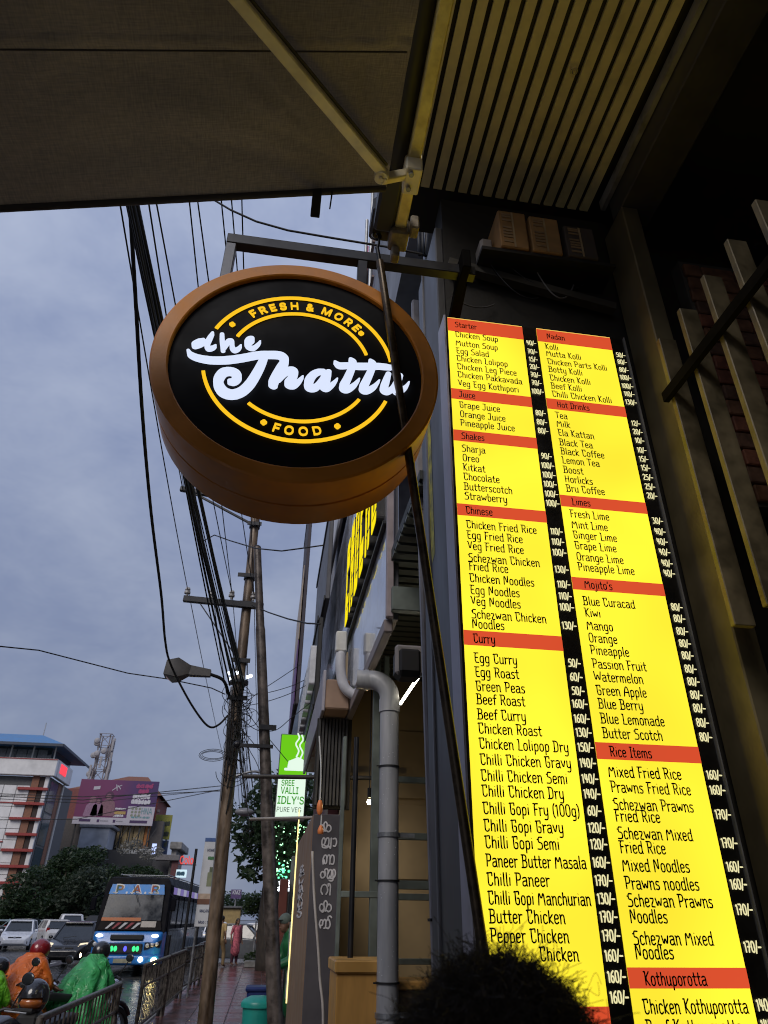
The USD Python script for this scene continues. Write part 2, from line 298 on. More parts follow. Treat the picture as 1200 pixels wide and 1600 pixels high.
# ------------------------------------------------------------------ folding arm awning over the pavement
AW, SL = np.array([.22, 1.62, 4.03]), .32
aw = Thing('awning', 'brown fabric folding arm awning with pale steel arms overhead', 'awning', (.3, 0, 4.0))
xs, ys = np.linspace(-2.6, .235, 90), np.unique(np.concatenate([np.linspace(-4.5, -2.0, 20), np.linspace(-2.0, 1.62, 110), [1.085, 1.1, 1.115, 1.13]]))
gx, gy = np.meshgrid(xs, ys, indexing='ij')
e = np.clip((gy-1.0)/.62, 0, 1)*np.clip((gx+2.6)/1.6, 0, 1)
z = AW[2]+SL*(gx-AW[0]) - .045*np.sin(np.pi*np.clip((gy+4.5)/6.12, 0, 1))
z_flat = z.copy(); d_ = np.hypot(gx-.22, (gy-1.62)); ang = np.arctan2(1.62-gy, .22-gx)
z += .018*np.sin(ang*40+2*np.sin(ang*7))*np.exp(-d_/.45)*np.clip(d_/.08, 0, 1)                                   # gathers that fan out from the arm's corner
z += .05*(meshkit.fbm(np.stack([gx*1.1, gy*3.0, gx*0], -1), 3, 5)-.5)
z += .006*np.sin((gx*.8+gy*1.0)*46)*np.exp(-((gy-1.14)/.13)**2)*np.clip(np.sin(gx*5)+.2, 0, 1)      # puckers along the seam
z += .010*np.sin((gy*1.0-gx*.18)*17+3*meshkit.fbm(np.stack([gx*.9, gy*.9, gx*0], -1), 2, 9)*4)*np.clip((gy-.3)/1.2, 0, 1)
z = z_flat+(z-z_flat)*np.clip((1.62-gy)/.16, 0, 1)
z -= .010*np.exp(-((gy-1.107)/.010)**2)
V = np.stack([gx, gy, z], -1).reshape(-1, 3); nx, ny = gx.shape; I = np.arange(nx*ny).reshape(nx, ny)
q = np.stack([I[:-1, :-1], I[:-1, 1:], I[1:, 1:], I[1:, :-1]], -1).reshape(-1, 4); f_ = np.vstack([q[:, [0, 1, 2]], q[:, [0, 2, 3]]])
cloth = usdkit.material(stage, '/World/Looks/awning_cloth', {'g': ('geometry', {}), 'm1': ('mapping', {'scale': (240, 26, 1)}), 'm2': ('mapping', {'scale': (22, 240, 1)}),
    'n1': ('noise_texture', {'scale': 1.0, 'detail': 2.0}), 'n2': ('noise_texture', {'scale': 1.0, 'detail': 2.0}), 'n3': ('noise_texture', {'scale': 1.6, 'detail': 5.0}), 'a': ('mix', {'fac': .5}),
    'b2': ('mix', {'fac': .45}), 'r': ('rgb_ramp', {'ramp': [(.33, (.10, .082, .05)), (.5, (.22, .182, .112)), (.68, (.38, .32, .20))]}), 'bp': ('bump', {'strength': .35, 'distance': .004}),
    'p': ('principled_bsdf', {'roughness': .85, 'sheen_weight': .2}), 't': ('translucent_bsdf', {'color': (.30, .245, .19)}), 'm': ('mix_closure', {'fac': .05})},
    [('g.position', 'm1.vector'), ('g.position', 'm2.vector'), ('m1.vector', 'n1.vector'), ('m2.vector', 'n2.vector'), ('g.position', 'n3.vector'), ('n1.fac', 'a.color1'), ('n2.fac', 'a.color2'),
     ('a.color', 'b2.color1'), ('n3.fac', 'b2.color2'), ('b2.color', 'r.fac'), ('a.color', 'bp.height'), ('bp.normal', 'p.normal'), ('r.color', 'p.base_color'), ('p.BSDF', 'm.closure1'), ('t.BSDF', 'm.closure2')], surface='m.closure')
aw.part('canopy', trimesh.Trimesh(V, f_, process=False), cloth, True)
def fz(x, y): return AW[2]+SL*(x-AW[0])
aw.part('front_hem', tube([(x, 1.625, fz(x, 1.62)-.002) for x in np.linspace(-2.6, .23, 12)], .013, 8), M('hem_cloth', (.05, .045, .04), .8), True)
aw.part('roller_tube', rod((.262, -4.5, 4.145), (.262, 1.70, 4.145), .042, 20), M('roller_dark', (.025, .023, .02), .6), True)
arm_paint = M('arm_paint', (.88, .78, .52), .42, .1, scale=9, var=.12, bump=.12, bscale=60)
bar_e = at_x(620, 388, .325)
aw.part('torsion_bar', cbox(.302, .350, -4.5, float(bar_e[1]), 4.085, 4.135, .005), M('bar_paint', (.88, .70, .28), .42, .1, scale=11, var=.22, bump=.2, bscale=50), label='yellowish square torsion bar')
j0 = np.array([.205, 1.60, 3.965]); far = np.array([-1.15, .05, fz(-1.15, 0)-.10])
def on_cloth(u, v, off):                                               # the sight line's meeting with the cloth's plane lowered by off
    d = ray(u, v); t = (AW[2]-off-SL*AW[0]-EYE[2]+SL*EYE[0])/(d[2]-SL*d[0]); return EYE+d*t
p0, p1 = on_cloth(597, 268, .075), on_cloth(372, 0, .075)
p2 = p0+(p1-p0)*1.9
aw.part('folding_arm', beam(p0, p2, .04, .026, .004), arm_paint)
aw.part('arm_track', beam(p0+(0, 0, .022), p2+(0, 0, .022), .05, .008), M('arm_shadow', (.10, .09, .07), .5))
el = aw.part('elbow_joint', cat([lathe([(0, -.02), (.024, -.02), (.028, -.014), (.028, .014), (.024, .02), (0, .02)], p0+(0, .015, 0), n=20), rod(p0+(0, .015, -.03), p0+(0, .015, .03), .008)]), arm_paint, 30)
sh = np.array([.325, p0[1]+.06, 4.05])
aw.part('shoulder_bracket', cat([beam(p0+(0.0, .02, -.015), sh+(-.02, 0, 0), .03, .035, .004), beam(sh+(0, -.05, 0), sh+(0, .06, 0), .062, .075, .005), box(.292, .358, float(sh[1])-.03, float(sh[1])+.04, 4.055, 4.15)]), arm_paint)
aw.part('bolt', cat([lathe([(0, 0), (.010, 0), (.010, .012), (0, .012)], sh+(-.01, o, -.052), n=6) for o in (-.03, .03)]), steel)
e0 = at_y(588, 372, 1.92)
aw.part('gearbox', cat([cbox(e0[0]-.03, .30, 1.80, 1.96, e0[2]+.028, e0[2]+.12, .012), cbox(.215, .30, 1.60, 1.86, 4.08, 4.19, .012)]), M('gear_black', (.02, .02, .02), .5))
aw.part('gear_eye', tube([(e0[0]+.018*math.cos(t), 1.92, e0[2]+.012+.022*math.sin(t)) for t in np.linspace(0, 6.283, 18)], .0055, 8), black_metal, True)
ec = bar_e+np.array([0, 0, .0])
aw.part('bar_end_bracket', cat([cbox(.285, .365, ec[1]-.09, ec[1]+.012, 4.055, 4.15, .008), cbox(.30, .335, ec[1]-.02, ec[1]+.03, 4.00, 4.08, .006), cbox(.365, .40, ec[1]-.12, ec[1]-.06, 4.06, 4.14, .006)]), M('bracket_dirty', (.20, .165, .11), .55, .2, scale=16, var=.5, bump=.3))
aw.part('seam', tube([(x, 1.107, AW[2]+SL*(x-AW[0])-.058) for x in np.linspace(-2.6, .22, 10)], .003, 4), M('seam_thread', (.07, .06, .05), .9))
rb = at_y(757, 1500, 2.22)
cr = Thing('awning_crank', 'black awning crank rod hooked at the top, leaning across the round sign', 'crank rod', tuple(e0), local=False)
hk = tube([e0+(0, -.014, .004), e0+(.004, -.004, .022), e0+(.012, 0, .018), e0+(.012, 0, -.03), e0+(.004, 0, -.07)], .0055, 8)
d = (rb-e0)/np.linalg.norm(rb-e0)
cr.part('hook', cat([hk, rod(e0+(.004, 0, -.06), e0+d*.16, .009)]), black_metal, True)
cr.part('rod', rod(e0+d*.13, rb, .0165, 14), M('crank_paint', (.085, .06, .035), .32, .4, scale=20, var=.4), 40)
cr.part('handle', tube([rb, rb+d*.04, rb+d*.06+(.12, 0, 0), rb+d*.10+(.13, 0, -.02), rb+d*.26+(.13, 0, -.02)], .011, 10), black_metal, True)
s1 = at_y(496, 298, 1.62); solo('hanging_strap', cbox(s1[0]-.017, s1[0]+.017, 1.612, 1.62, s1[2]-.16, s1[2]+.02, .003), black_paint, 'short black strap end hanging below the awning hem', 'strap')
s1 = at_y(519, 300, 1.62); solo('hanging_string', rod((s1[0], 1.62, s1[2]), (s1[0]-.004, 1.62, s1[2]-.10), .003, 5), cable_black, 'short thin cord end hanging below the awning hem', 'cord')

# ------------------------------------------------------------------ round hanging sign
SC, SR, SY = np.array([-.042, 2.0, 3.437]), .549, 2.0
sg = Thing('round_sign', 'round brown rimmed lit sign lettered in white script on black', 'sign', tuple(SC))
brown = M('sign_brown', (.58, .205, .012), .45, scale=5, var=.16, bump=.05, bscale=120)
rim = [(.484, .028), (.484, .004), (.489, 0), (.541, 0), (.549, .006), (.549, .150), (.541, .153), (.541, .160), (.549, .163), (.549, .292), (.543, .300), (.484, .300), (.484, .028)]
sg.part('rim', lathe([(r, y) for r, y in rim], SC, 'y', 128), brown, 30)
sg.part('face', lathe([(0, .022), (.486, .022), (.486, .20), (0, .20)], SC, 'y', 96), M('sign_black', (.006, .006, .007), .6, var=.1, spec=.12), 30)
sg.part('back_panel', lathe([(0, .285), (.486, .285), (.486, .296), (0, .296)], SC, 'y', 64), M('sign_black', (.01, .01, .012)), 30)
FP = 2.022                                                              # plane of the sign's face
def sp(u, v): p = at_y(u, v, FP); return p[0]-SC[0], p[2]-SC[2]
gold = E('sign_gold_light', (1.0, .57, .018), 1.0); white_l = E('sign_white_light', (.72, .80, 1.0), 1.0)
SO = (SC[0], FP, SC[2])
oc = np.array([sp(456.7, 467.4), sp(468, 688), sp(312.7, 581), sp(609.7, 563), sp(400, 479), sp(540, 484.5)])
A_ = np.c_[2*oc, np.ones(len(oc))]; cx, cz, k_ = np.linalg.lstsq(A_, (oc**2).sum(1), rcond=None)[0]; R_out = math.sqrt(k_+cx*cx+cz*cz)
ic = np.array([sp(459, 491), sp(477, 659)]); R_in = (np.hypot(ic[:, 0]-cx, ic[:, 1]-cz)).mean()
def angle(u, v): p = sp(u, v); return math.atan2(p[1]-cz, p[0]-cx)
def arc(R, a0, a1, w):
    t = np.linspace(a0, a1, 60); return LineString(np.c_[cx+R*np.cos(t), cz+R*np.sin(t)]).buffer(w/2, cap_style='flat')
for R, l, r_, w, low in ((R_out, (333, 512), (611, 566), .0135, 0), (R_out, (313.6, 581), (604, 629), .0135, 1), (R_in, (368, 525), (571.5, 555.6), .0125, 0), (R_in, (387, 631.6), (564, 627), .0125, 1)):
    a0, a1 = angle(*l), angle(*r_)
    if low and a0 > 0: a0 -= 2*math.pi
    sg.part('gold_arc', slab(arc(R, a0, a1, w), (SC[0], FP-.001, SC[2]), FX, FY, .006), gold)
def round_text(text, h, R, a_mid, top=True, track=1.28):
    ws = []; ms = []
    for ch in text:
        if ch == ' ': ws.append(h*.42); ms.append(None); continue
        m = meshkit.text_mesh(ch, h, .006, True); w = m.vertices[:, 0].max(); ws.append(w+h*.22); ms.append(m)
    tot = sum(ws)*track; s = -tot/2
    for w, m in zip(ws, ms):
        mid = s+w*track/2; s += w*track
        if m is None: continue
        th = a_mid-mid/R if top else a_mid+mid/R; rot = th-math.pi/2 if top else th+math.pi/2
        v = np.array(m.vertices); x, y = v[:, 0]-v[:, 0].max()/2, v[:, 1]-h/2; c, s_ = math.cos(rot), math.sin(rot)
        m.vertices = np.c_[SC[0]+cx+R*math.cos(th)+x*c-y*s_, FP-.001-v[:, 2], SC[2]+cz+R*math.sin(th)+x*s_+y*c]
        sg.part('gold_letter', m, gold)
RM = (R_out+R_in)/2
round_text('FRESH & MORE', .036, RM-.001, math.pi/2-.02, True, 1.14)
round_text('FOOD', .036, RM, -math.pi/2+.04, False, 1.14)
for u, v in ((363, 508), (564, 522), (412, 661), (527, 667)):
    p = np.array(sp(u, v)); k = .0075
    sg.part('gold_dot', slab(unary_union([Point(p[0]+dx*k, p[1]+dz*k).buffer(k*.95, 4) for dx, dz in ((.7, 0), (-.7, 0), (0, .7), (0, -.7))]), (SC[0], FP-.001, SC[2]), FX, FY, .006), gold)
def brush(pts, o, s):                                                  # brush strokes given as centre and half width
    P = [(*sp(o[0]+x*s, o[1]+y*s), r) for x, y, r in pts]; k = s*FP/FPX/.80
    Q = spline([(x, z_, r*k) for x, z_, r in P], 7); ds = [Point(x, z_).buffer(max(r, .001), 7) for x, z_, r in Q]
    return unary_union([unary_union([a, b]).convex_hull for a, b in zip(ds[:-1], ds[1:])])
o1, s1 = (280, 500), 200/1200; o2, s2 = (440, 540), 220/1200
T_ = [brush([(88, 312, 16), (110, 345, 26), (180, 375, 31), (300, 395, 35), (450, 394, 36), (600, 374, 36), (740, 348, 36), (860, 345, 36), (940, 350, 38), (980, 378, 42), (985, 415, 42), (950, 475, 46), (905, 555, 47), (880, 610, 46), (885, 625, 40)], o1, s1),
      brush([(800, 365, 34), (770, 435, 40), (720, 530, 44), (660, 622, 46), (585, 690, 46), (500, 716, 48), (420, 695, 50), (374, 635, 48), (372, 570, 46), (415, 512, 44), (480, 500, 40), (530, 520, 42), (545, 560, 42), (515, 595, 36), (478, 597, 26)], o1, s1),
      brush([(930, 575, 26), (990, 510, 34), (1050, 492, 38), (1078, 515, 38), (1050, 575, 40), (1030, 612, 46), (1070, 628, 34), (1120, 595, 22), (1158, 552, 9)], o1, s1)]
a_l = [brush([(355, 240, 22), (310, 242, 25), (265, 268, 32), (232, 320, 40), (235, 368, 38), (285, 374, 30), (330, 330, 26), (370, 270, 26)], o2, s2), brush([(398, 245, 26), (380, 300, 38), (358, 355, 40), (385, 378, 28), (435, 345, 18), (472, 303, 7)], o2, s2)]
t1 = [brush([(585, 138, 18), (610, 165, 28), (590, 225, 32), (552, 310, 36), (526, 370, 40), (560, 388, 28), (615, 355, 20), (658, 305, 8)], o2, s2), brush([(452, 160, 13), (490, 186, 26), (560, 186, 26), (650, 192, 28), (740, 192, 28), (830, 192, 26), (890, 198, 24), (922, 203, 20)], o2, s2)]
t2 = [brush([(752, 150, 18), (775, 178, 30), (755, 240, 32), (718, 320, 36), (692, 382, 38), (728, 398, 28), (785, 368, 20), (828, 318, 8)], o2, s2)]
u_l = [brush([(905, 265, 26), (885, 325, 34), (868, 385, 36), (900, 405, 28), (945, 375, 22), (1000, 278, 30)], o2, s2), brush([(1002, 280, 30), (980, 335, 34), (970, 395, 34), (1000, 408, 26), (1052, 372, 17), (1080, 333, 8)], o2, s2)]
d_l = [brush([(232, 208, 14), (190, 218, 20), (145, 246, 24), (150, 264, 20), (200, 252, 17), (246, 222, 17)], o1, s1), brush([(316, 146, 14), (288, 192, 23), (262, 250, 25), (276, 286, 22), (318, 280, 17), (344, 262, 9)], o1, s1)]
h_l = [brush([(404, 162, 22), (406, 225, 25), (412, 298, 22)], o1, s1), brush([(424, 275, 18), (462, 222, 22), (494, 222, 22), (498, 275, 24), (520, 302, 20), (556, 290, 16), (580, 262, 9)], o1, s1)]
e_l = [brush([(655, 244, 9), (690, 214, 15), (688, 190, 13), (652, 196, 18), (630, 228, 20), (645, 266, 22), (692, 284, 18), (738, 252, 14), (760, 224, 8)], o1, s1)]
for nm, g in (('script_swash', T_), ('script_letter', a_l), ('script_letter', t1), ('script_letter', t2), ('script_letter', u_l), ('script_letter', d_l), ('script_letter', h_l), ('script_letter', e_l)):
    sg.part(nm, slab(unary_union(g).simplify(.0003), (SC[0], FP-.002, SC[2]), FX, FY, .016), white_l)
# bracket of the sign
br = Thing('sign_bracket', 'black square steel arm that carries the round sign', 'bracket', (.6, 2.15, 4.24))
b0 = at_y(355, 378, 2.15); zb = 4.255
br.part('arm', cbox(b0[0], .74, 2.125, 2.175, zb-.03, zb+.03, .003), black_metal)
br.part('drop_leg', cbox(b0[0], b0[0]+.045, 2.128, 2.172, 3.80, zb-.03, .003), M('leg_grey', (.12, .125, .14), .4, .3))
br.part('drop_leg', cbox(.18, .225, 2.128, 2.172, 3.90, zb-.03, .003), black_metal)
br.part('wall_plate', cbox(.66, .70, 2.06, 2.24, zb-.06, zb+.06, .004), M('bar_matt_black', (.012, .011, .010))); br.part('wall_stay', beam((.69, 2.2, zb), (.72, 2.53, zb), .05, .06), M('bar_matt_black', (.012, .011, .010)))

# ------------------------------------------------------------------ lettering of the menu: a narrow one-stroke hand, capitals 1 high
GL = {}
for row in '''
A .52 0,0 .06,.5 .16,.88 .26,1 .36,.88 .44,.5 .46,0|.06,.4 .45,.4
B .50 .1,0 .1,1|0,1 .3,1 .4,.9 .4,.64 .3,.54 .1,.54|.3,.54 .44,.44 .44,.1 .32,0 0,0
C .48 0,.94 .08,1 .1,.86 .1,.14 .2,0 .32,0 .42,.1 .42,.2|.1,.96 .36,1 .4,.98 .4,.76
D .50 .1,0 .1,1|0,1 .28,1 .42,.84 .42,.16 .28,0 0,0
E .44 .38,1 .1,1 .1,0 .4,0|0,1 .1,1|.1,.52 .32,.52
F .42 .4,1 .1,1 .1,0|0,1 .1,1|.1,.52 .32,.52
G .50 0,.94 .08,1 .1,.86 .1,.14 .2,0 .34,0 .42,.1 .42,.48 .26,.48|.1,.96 .36,1 .4,.98 .4,.78
H .52 .08,1 .08,0|.42,1 .42,0|.08,.52 .42,.52
I .26 .04,1 .22,1|.13,1 .13,0|.04,0 .22,0
J .42 .06,1 .36,1|.3,1 .3,.14 .2,0 .08,.02 .02,.14
K .48 .1,1 .1,0|.42,1 .1,.5 .42,0|0,1 .1,1
L .42 0,1 .12,.94 .1,.1 .04,0 .38,0|.02,.98 .12,.98
M .66 .04,0 .1,1 .3,.42 .5,1 .58,0
N .52 .06,0 .06,.9 .12,1 .4,.06 .42,1
O .52 .18,1 .08,.84 .08,.16 .18,0 .34,0 .44,.16 .44,.84 .34,1 .18,1
P .48 .1,0 .1,1|0,1 .32,1 .42,.88 .42,.58 .32,.46 .1,.46
R .50 .1,0 .1,1|0,1 .32,1 .42,.88 .42,.62 .32,.5 .1,.5|.24,.5 .44,0
S .46 .4,.98 .12,1 .1,.58 .3,.54 .4,.44 .4,.12 .28,0 .02,.02|.02,.8 .1,.8
T .46 0,1 .46,1|.23,1 .23,0
V .48 0,1 .08,.98 .24,0 .42,1
W .68 0,1 .14,0 .32,.8 .5,0 .64,1
a .44 .06,.6 .14,.66 .3,.66 .36,.56 .36,.08 .42,0|.36,.4 .14,.38 .05,.28 .05,.1 .13,0 .26,.02 .36,.14
b .42 .08,1 .08,0 .26,0 .36,.12 .36,.52 .26,.64 .08,.56
c .36 .33,.56 .26,.66 .14,.66 .06,.54 .06,.12 .14,0 .26,0 .33,.1
d .44 .36,1 .36,.06 .42,0|.36,.56 .28,.66 .14,.66 .06,.54 .06,.12 .14,0 .28,0 .36,.1
e .40 .06,.34 .35,.36 .35,.54 .27,.66 .14,.66 .06,.54 .06,.12 .14,0 .27,0 .35,.1
f .30 .32,.96 .22,1 .14,.9 .14,0|.02,.64 .28,.64
g .44 .36,.66 .36,-.24 .26,-.34 .1,-.32|.36,.56 .28,.66 .14,.66 .06,.54 .06,.14 .14,.02 .28,.02 .36,.12
h .42 .08,1 .08,0|.08,.52 .2,.66 .3,.64 .36,.52 .36,0
i .18 .09,.66 .09,0|.08,.86 .1,.9
j .22 .14,.66 .14,-.22 .06,-.34 -.04,-.3|.13,.86 .15,.9
k .40 .08,1 .08,0|.35,.66 .08,.3 .36,0
l .18 .08,1 .08,.06 .14,0
m .62 .06,.66 .06,0|.06,.54 .16,.66 .24,.64 .3,.52 .3,0|.3,.54 .4,.66 .48,.64 .54,.52 .54,0
n .44 .02,.66 .08,.62 .08,0|.08,.52 .2,.66 .3,.64 .36,.52 .36,.04 .41,0
o .42 .15,.66 .06,.54 .06,.12 .15,0 .27,0 .36,.12 .36,.54 .27,.66 .15,.66
p .42 .08,.66 .08,-.36|.08,.56 .2,.66 .28,.64 .36,.54 .36,.12 .28,0 .16,0 .08,.1
r .32 .02,.66 .08,.62 .08,0|.08,.5 .18,.64 .3,.62
s .36 .31,.62 .12,.66 .06,.56 .08,.4 .28,.3 .31,.2 .29,.05 .2,0 .04,.04
t .32 .14,.92 .14,.1 .22,0 .3,.05|.02,.64 .28,.64
u .44 .07,.66 .07,.12 .15,0 .26,.02 .36,.16|.36,.66 .36,.06 .42,0
v .40 .03,.66 .19,0 .35,.66
w .58 .03,.66 .15,0 .28,.54 .41,0 .53,.66
x .40 .04,.66 .35,0|.35,.66 .04,0
y .42 .07,.66 .07,.16 .16,.04 .28,.06 .36,.18|.36,.66 .36,-.22 .26,-.35 .08,-.32
z .38 .04,.66 .33,.64 .05,.02 .35,0
' .14 .08,1 .04,.78
( .24 .2,1.06 .08,.8 .08,.1 .2,-.16
) .24 .04,1.06 .16,.8 .16,.1 .04,-.16
0 .46 .16,1 .06,.84 .06,.16 .16,0 .3,0 .4,.16 .4,.84 .3,1 .16,1
1 .26 .02,.84 .14,1 .14,0
2 .44 .05,.84 .14,1 .28,1 .37,.86 .37,.64 .05,0 .4,0
3 .44 .05,.98 .36,1 .18,.6 .3,.58 .38,.44 .38,.14 .28,0 .06,.02
4 .46 .3,0 .3,1|.08,1 .08,.42 .42,.42
5 .44 .36,1 .1,1 .08,.58 .28,.6 .38,.48 .38,.14 .28,0 .04,.02
6 .44 .34,1 .14,.8 .06,.5 .06,.14 .15,0 .28,0 .37,.14 .37,.4 .28,.54 .14,.52 .06,.42
7 .44 .04,1 .38,1 .18,0|.1,.5 .36,.5
8 .44 .15,.54 .06,.66 .06,.88 .15,1 .28,1 .37,.88 .37,.66 .28,.54 .15,.54 .06,.42 .06,.12 .15,0 .28,0 .37,.12 .37,.42 .28,.54
9 .44 .1,0 .3,.2 .38,.5 .38,.86 .28,1 .15,1 .06,.86 .06,.6 .15,.48 .3,.5
/ .30 .02,-.1 .28,1.05
- .36 .02,.46 .32,.46
'''.strip('\n').split('\n'):
    ch, w, st = row.split(' ', 2); GL[ch] = (float(w), [[tuple(map(float, p.split(','))) for p in s.split(' ')] for s in st.split('|')])
def chaikin(p):
    p = np.array(p); 
    if len(p) < 3: return p
    out = [p[0]]
    for a, b in zip(p[:-1], p[1:]): out += [a*.78+b*.22, a*.22+b*.78]
    return np.array([p[0]]+out[2:-1]+[p[-1]])
def hand(text, h, weight=.10, fit=None, wide=1.):
    x = 0; gs = []
    for ch in text:
        if ch == ' ': x += .30; continue
        w, ss = GL[ch]
        for s in ss:
            q = chaikin(s)*h; q[:, 0] += x*h; q[:, 0] *= wide; gs.append((q, ch))
        x += w+.055
    W = x*h*wide; k = 1 if not fit or W <= fit else fit/W
    out = [LineString(np.c_[q[:, 0]*k, q[:, 1]]).buffer(weight*h/2, quad_segs=2, cap_style='flat' if len(q) == 2 and abs(q[0][0]-q[1][0]) < .03*h else 'round', join_style='bevel') for q, c in gs]
    return unary_union(out).simplify(h*.006), W*k

BY = 2.40                                                              # the plane of the lit menu panels
mb = Thing('menu_board', 'tall backlit yellow menu board with red headings and black price strips', 'menu board', (1.12, 2.45, .55))
mb.part('cabinet', cbox(.655, 1.605, 2.403, 2.527, .55, 4.222, .004), M('cabinet_black', (.012, .011, .010), .3))
mb.part('side_trim', box(.646, .654, 2.392, 2.52, .55, 4.225), M('cabinet_trim', (.44, .42, .47), .45, .3))
mb.part('side_trim', box(1.606, 1.611, 2.392, 2.52, .55, 4.225), M('cabinet_trim2', (.25, .25, .25), .45, .4))
yellow = E('menu_yellow_light', (.97, .79, .036), 1.18, uneven=.12); redl = E('menu_red_light', (.70, .080, .028), 1.0, uneven=.05); cream_l = E('price_light', (1.0, .92, .50), .85)
ink = M('menu_ink', (.012, .010, .008), .4)
TOP = 4.213
for x0, x1 in ((.667, 1.057), (1.133, 1.531)):
    mb.part('light_panel', box(x0, x1, BY, BY+.0025, .60, TOP), yellow)
    mb.part('panel_edge', box(x0, x1, BY-.001, BY+.002, TOP+.001, TOP+.006), E('panel_edge_light', (1.0, .62, .12), .9))
LEFT = '''#Starter 507 21;Chicken Soup 521.6;Mutton Soup 535;Egg Salad 547.2;Chicken Lolipop 559;Chicken Leg Piece 571.6;Chicken Pakkavada 584.2;Veg Egg Kothipori 597.8;#Juice 615.7 16;Grape Juice 631.7;Orange Juice 645.9;Pineapple Juice 659.7;#Shakes 680.6 17;Sharja 699.5;Oreo 714.3;Kitkat 729.1;Chocolate 743.6;Butterscotch 759;Strawberry 773.8;#Chinese 796.5 18;Chicken Fried Rice 818.2;Egg Fried Rice 834.6;Veg Fried Rice 851.5;Schezwan Chicken 870;Fried Rice 883.4;Chicken Noodles 901.7;Egg Noodles 920.2;Veg Noodles 937.8;Schezwan Chicken 958;Noodles 973.3;#Curry 996.6 23;Egg Curry 1026.5;Egg Roast 1048.5;Green Peas 1070.5;Beef Roast 1091;Beef Curry 1114.5;Chicken Roast 1136.5;Chicken Lolipop Dry 1160;Chilli Chicken Gravy 1185;Chilli Chicken Semi 1210;Chilli Chicken Dry 1234;Chilli Gopi Fry (100g) 1261;Chilli Gopi Gravy 1288;Chilli Gopi Semi 1314;Paneer Butter Masala 1343;Chilli Paneer 1372;Chilli Gopi Manchurian 1401;Butter Chicken 1430;Pepper Chicken 1460'''
RIGHT = '''#Nadan 524.5 19;Kolli 540.7;Mutta Kolli 551.5;Chicken Parts Kolli 563.9;Botty Kolli 576;Chicken Kolli 589.4;Beef Kolli 601.8;Chilli Chicken Kolli 614.7;#Hot Drinks 631.4 16;Tea 648;Milk 661.3;Ela Kattan 675;Black Tea 690;Black Coffee 704;Lemon Tea 718;Boost 732.8;Horlicks 747.6;Bru Coffee 762;#Limes 783 17.5;Fresh Lime 801.6;Mint Lime 818.5;Ginger Lime 834.5;Grape Lime 850.9;Orange Lime 868.5;Pineapple Lime 884.5;#Mojito's 912 19;Blue Curacad 937.8;Kiwi 956;Mango 976;Orange 995.3;Pineapple 1014.4;Passion Fruit 1035.7;Watermelon 1055.8;Green Apple 1077;Blue Berry 1098;Blue Lemonade 1121;Butter Scotch 1143.8;#Rice Items 1173.2 26;Mixed Fried Rice 1204;Prawns Fried Rice 1228;Schezwan Prawns 1255;Fried Rice 1273;Schezwan Mixed 1300;Fried Rice 1322;Mixed Noodles 1350;Prawns noodles 1378;Schezwan Prawns 1405;Noodles 1430;Schezwan Mixed 1464;Noodles 1486;#Kothuporotta 1528 33;Chicken Kothuporotta 1571;Beef Kothuporotta 1604'''
PL = '40 70 15 20 70 70 100 80 80 80 90 100 100 100 100 100 110 110 100 130 + 110 110 100 130 + 50 60 50 160 160 130 150 140 140 140 60 120 120 160 170 130 170 170'.split()
PR = '50 80 80 100 100 110 130 12 20 10 10 15 15 25 25 20 30 40 40 40 40 40 80 80 80 80 80 80 80 80 80 80 80 160 160 170 + 170 + 160 160 170 + 170 + 140 140'.split()
def price(txt, cx_, z_):
    s, w = hand(txt+'/-', .0285, .17); mb.part('price', flat(s, (cx_-w/2, BY-.0015, z_-.014), FX, FY), cream_l)
for col, x0, x1, prices, pc, u0 in ((LEFT, .667, 1.057, PL, 1.096, 712), (RIGHT, 1.133, 1.531, PR, 1.572, 850)):
    k = 0; n = 0
    for it in col.split(';'):
        if it[0] == '#':
            name, v, hpx = it[1:].rsplit(' ', 2)
        else: name, v = it.rsplit(' ', 1)
        v = float(v); lo, hi = 600., 1100.
        us = x0+.035
        for _ in range(2):                                             # the line's middle, where its text starts
            u = u0
            for _ in range(12):
                p = at_y(u, v, BY); u += (us-p[0])*380
        zc = at_y(u, v, BY)[2]
        if it[0] == '#':
            hz = at_y(u, v-float(hpx)/2, BY)[2]-at_y(u, v+float(hpx)/2, BY)[2]; z0, z1 = zc-hz/2, zc+hz/2
            if n == 0: z1 = TOP+.0005
            mb.part('heading_band', box(x0-.0005, x1+.0005, BY-.0012, BY-.0002, z0, z1), redl)
            s, w = hand(name, .035, .125, .30, 1.1); mb.part('heading', flat(s, (x0+(.036 if x0 < 1 else .05), BY-.003, zc-.019), FX, FY), ink)
        else:
            s, w = hand(name, .0365, .125, .342 if x0 < 1 else .345, 1.14); mb.part('menu_line', flat(s, (x0+(.035 if x0 < 1 else .034), BY-.0015, zc-.0205), FX, FY), ink)
            pr = prices[k]; k += 1
            if pr == '+': pass
            else:
                two = k < len(prices) and prices[k] == '+'
                price(pr, pc, zc-(.024 if two else 0))
        n += 1
for v in (1491, 1524, 1556):
    price('160', 1.096, at_y(955, v+2, BY)[2])
s, w = hand('Chicken', .0365, .125, None, 1.14); mb.part('menu_line', flat(s, (.70+.155, BY-.0015, at_y(800, 1489, BY)[2]-.02), FX, FY), ink)
zb_ = at_y(945, 1592, BY)[2]; mb.part('heading_band', box(.6665, 1.0575, BY-.0012, BY-.0002, zb_-.03, zb_+.03), redl)

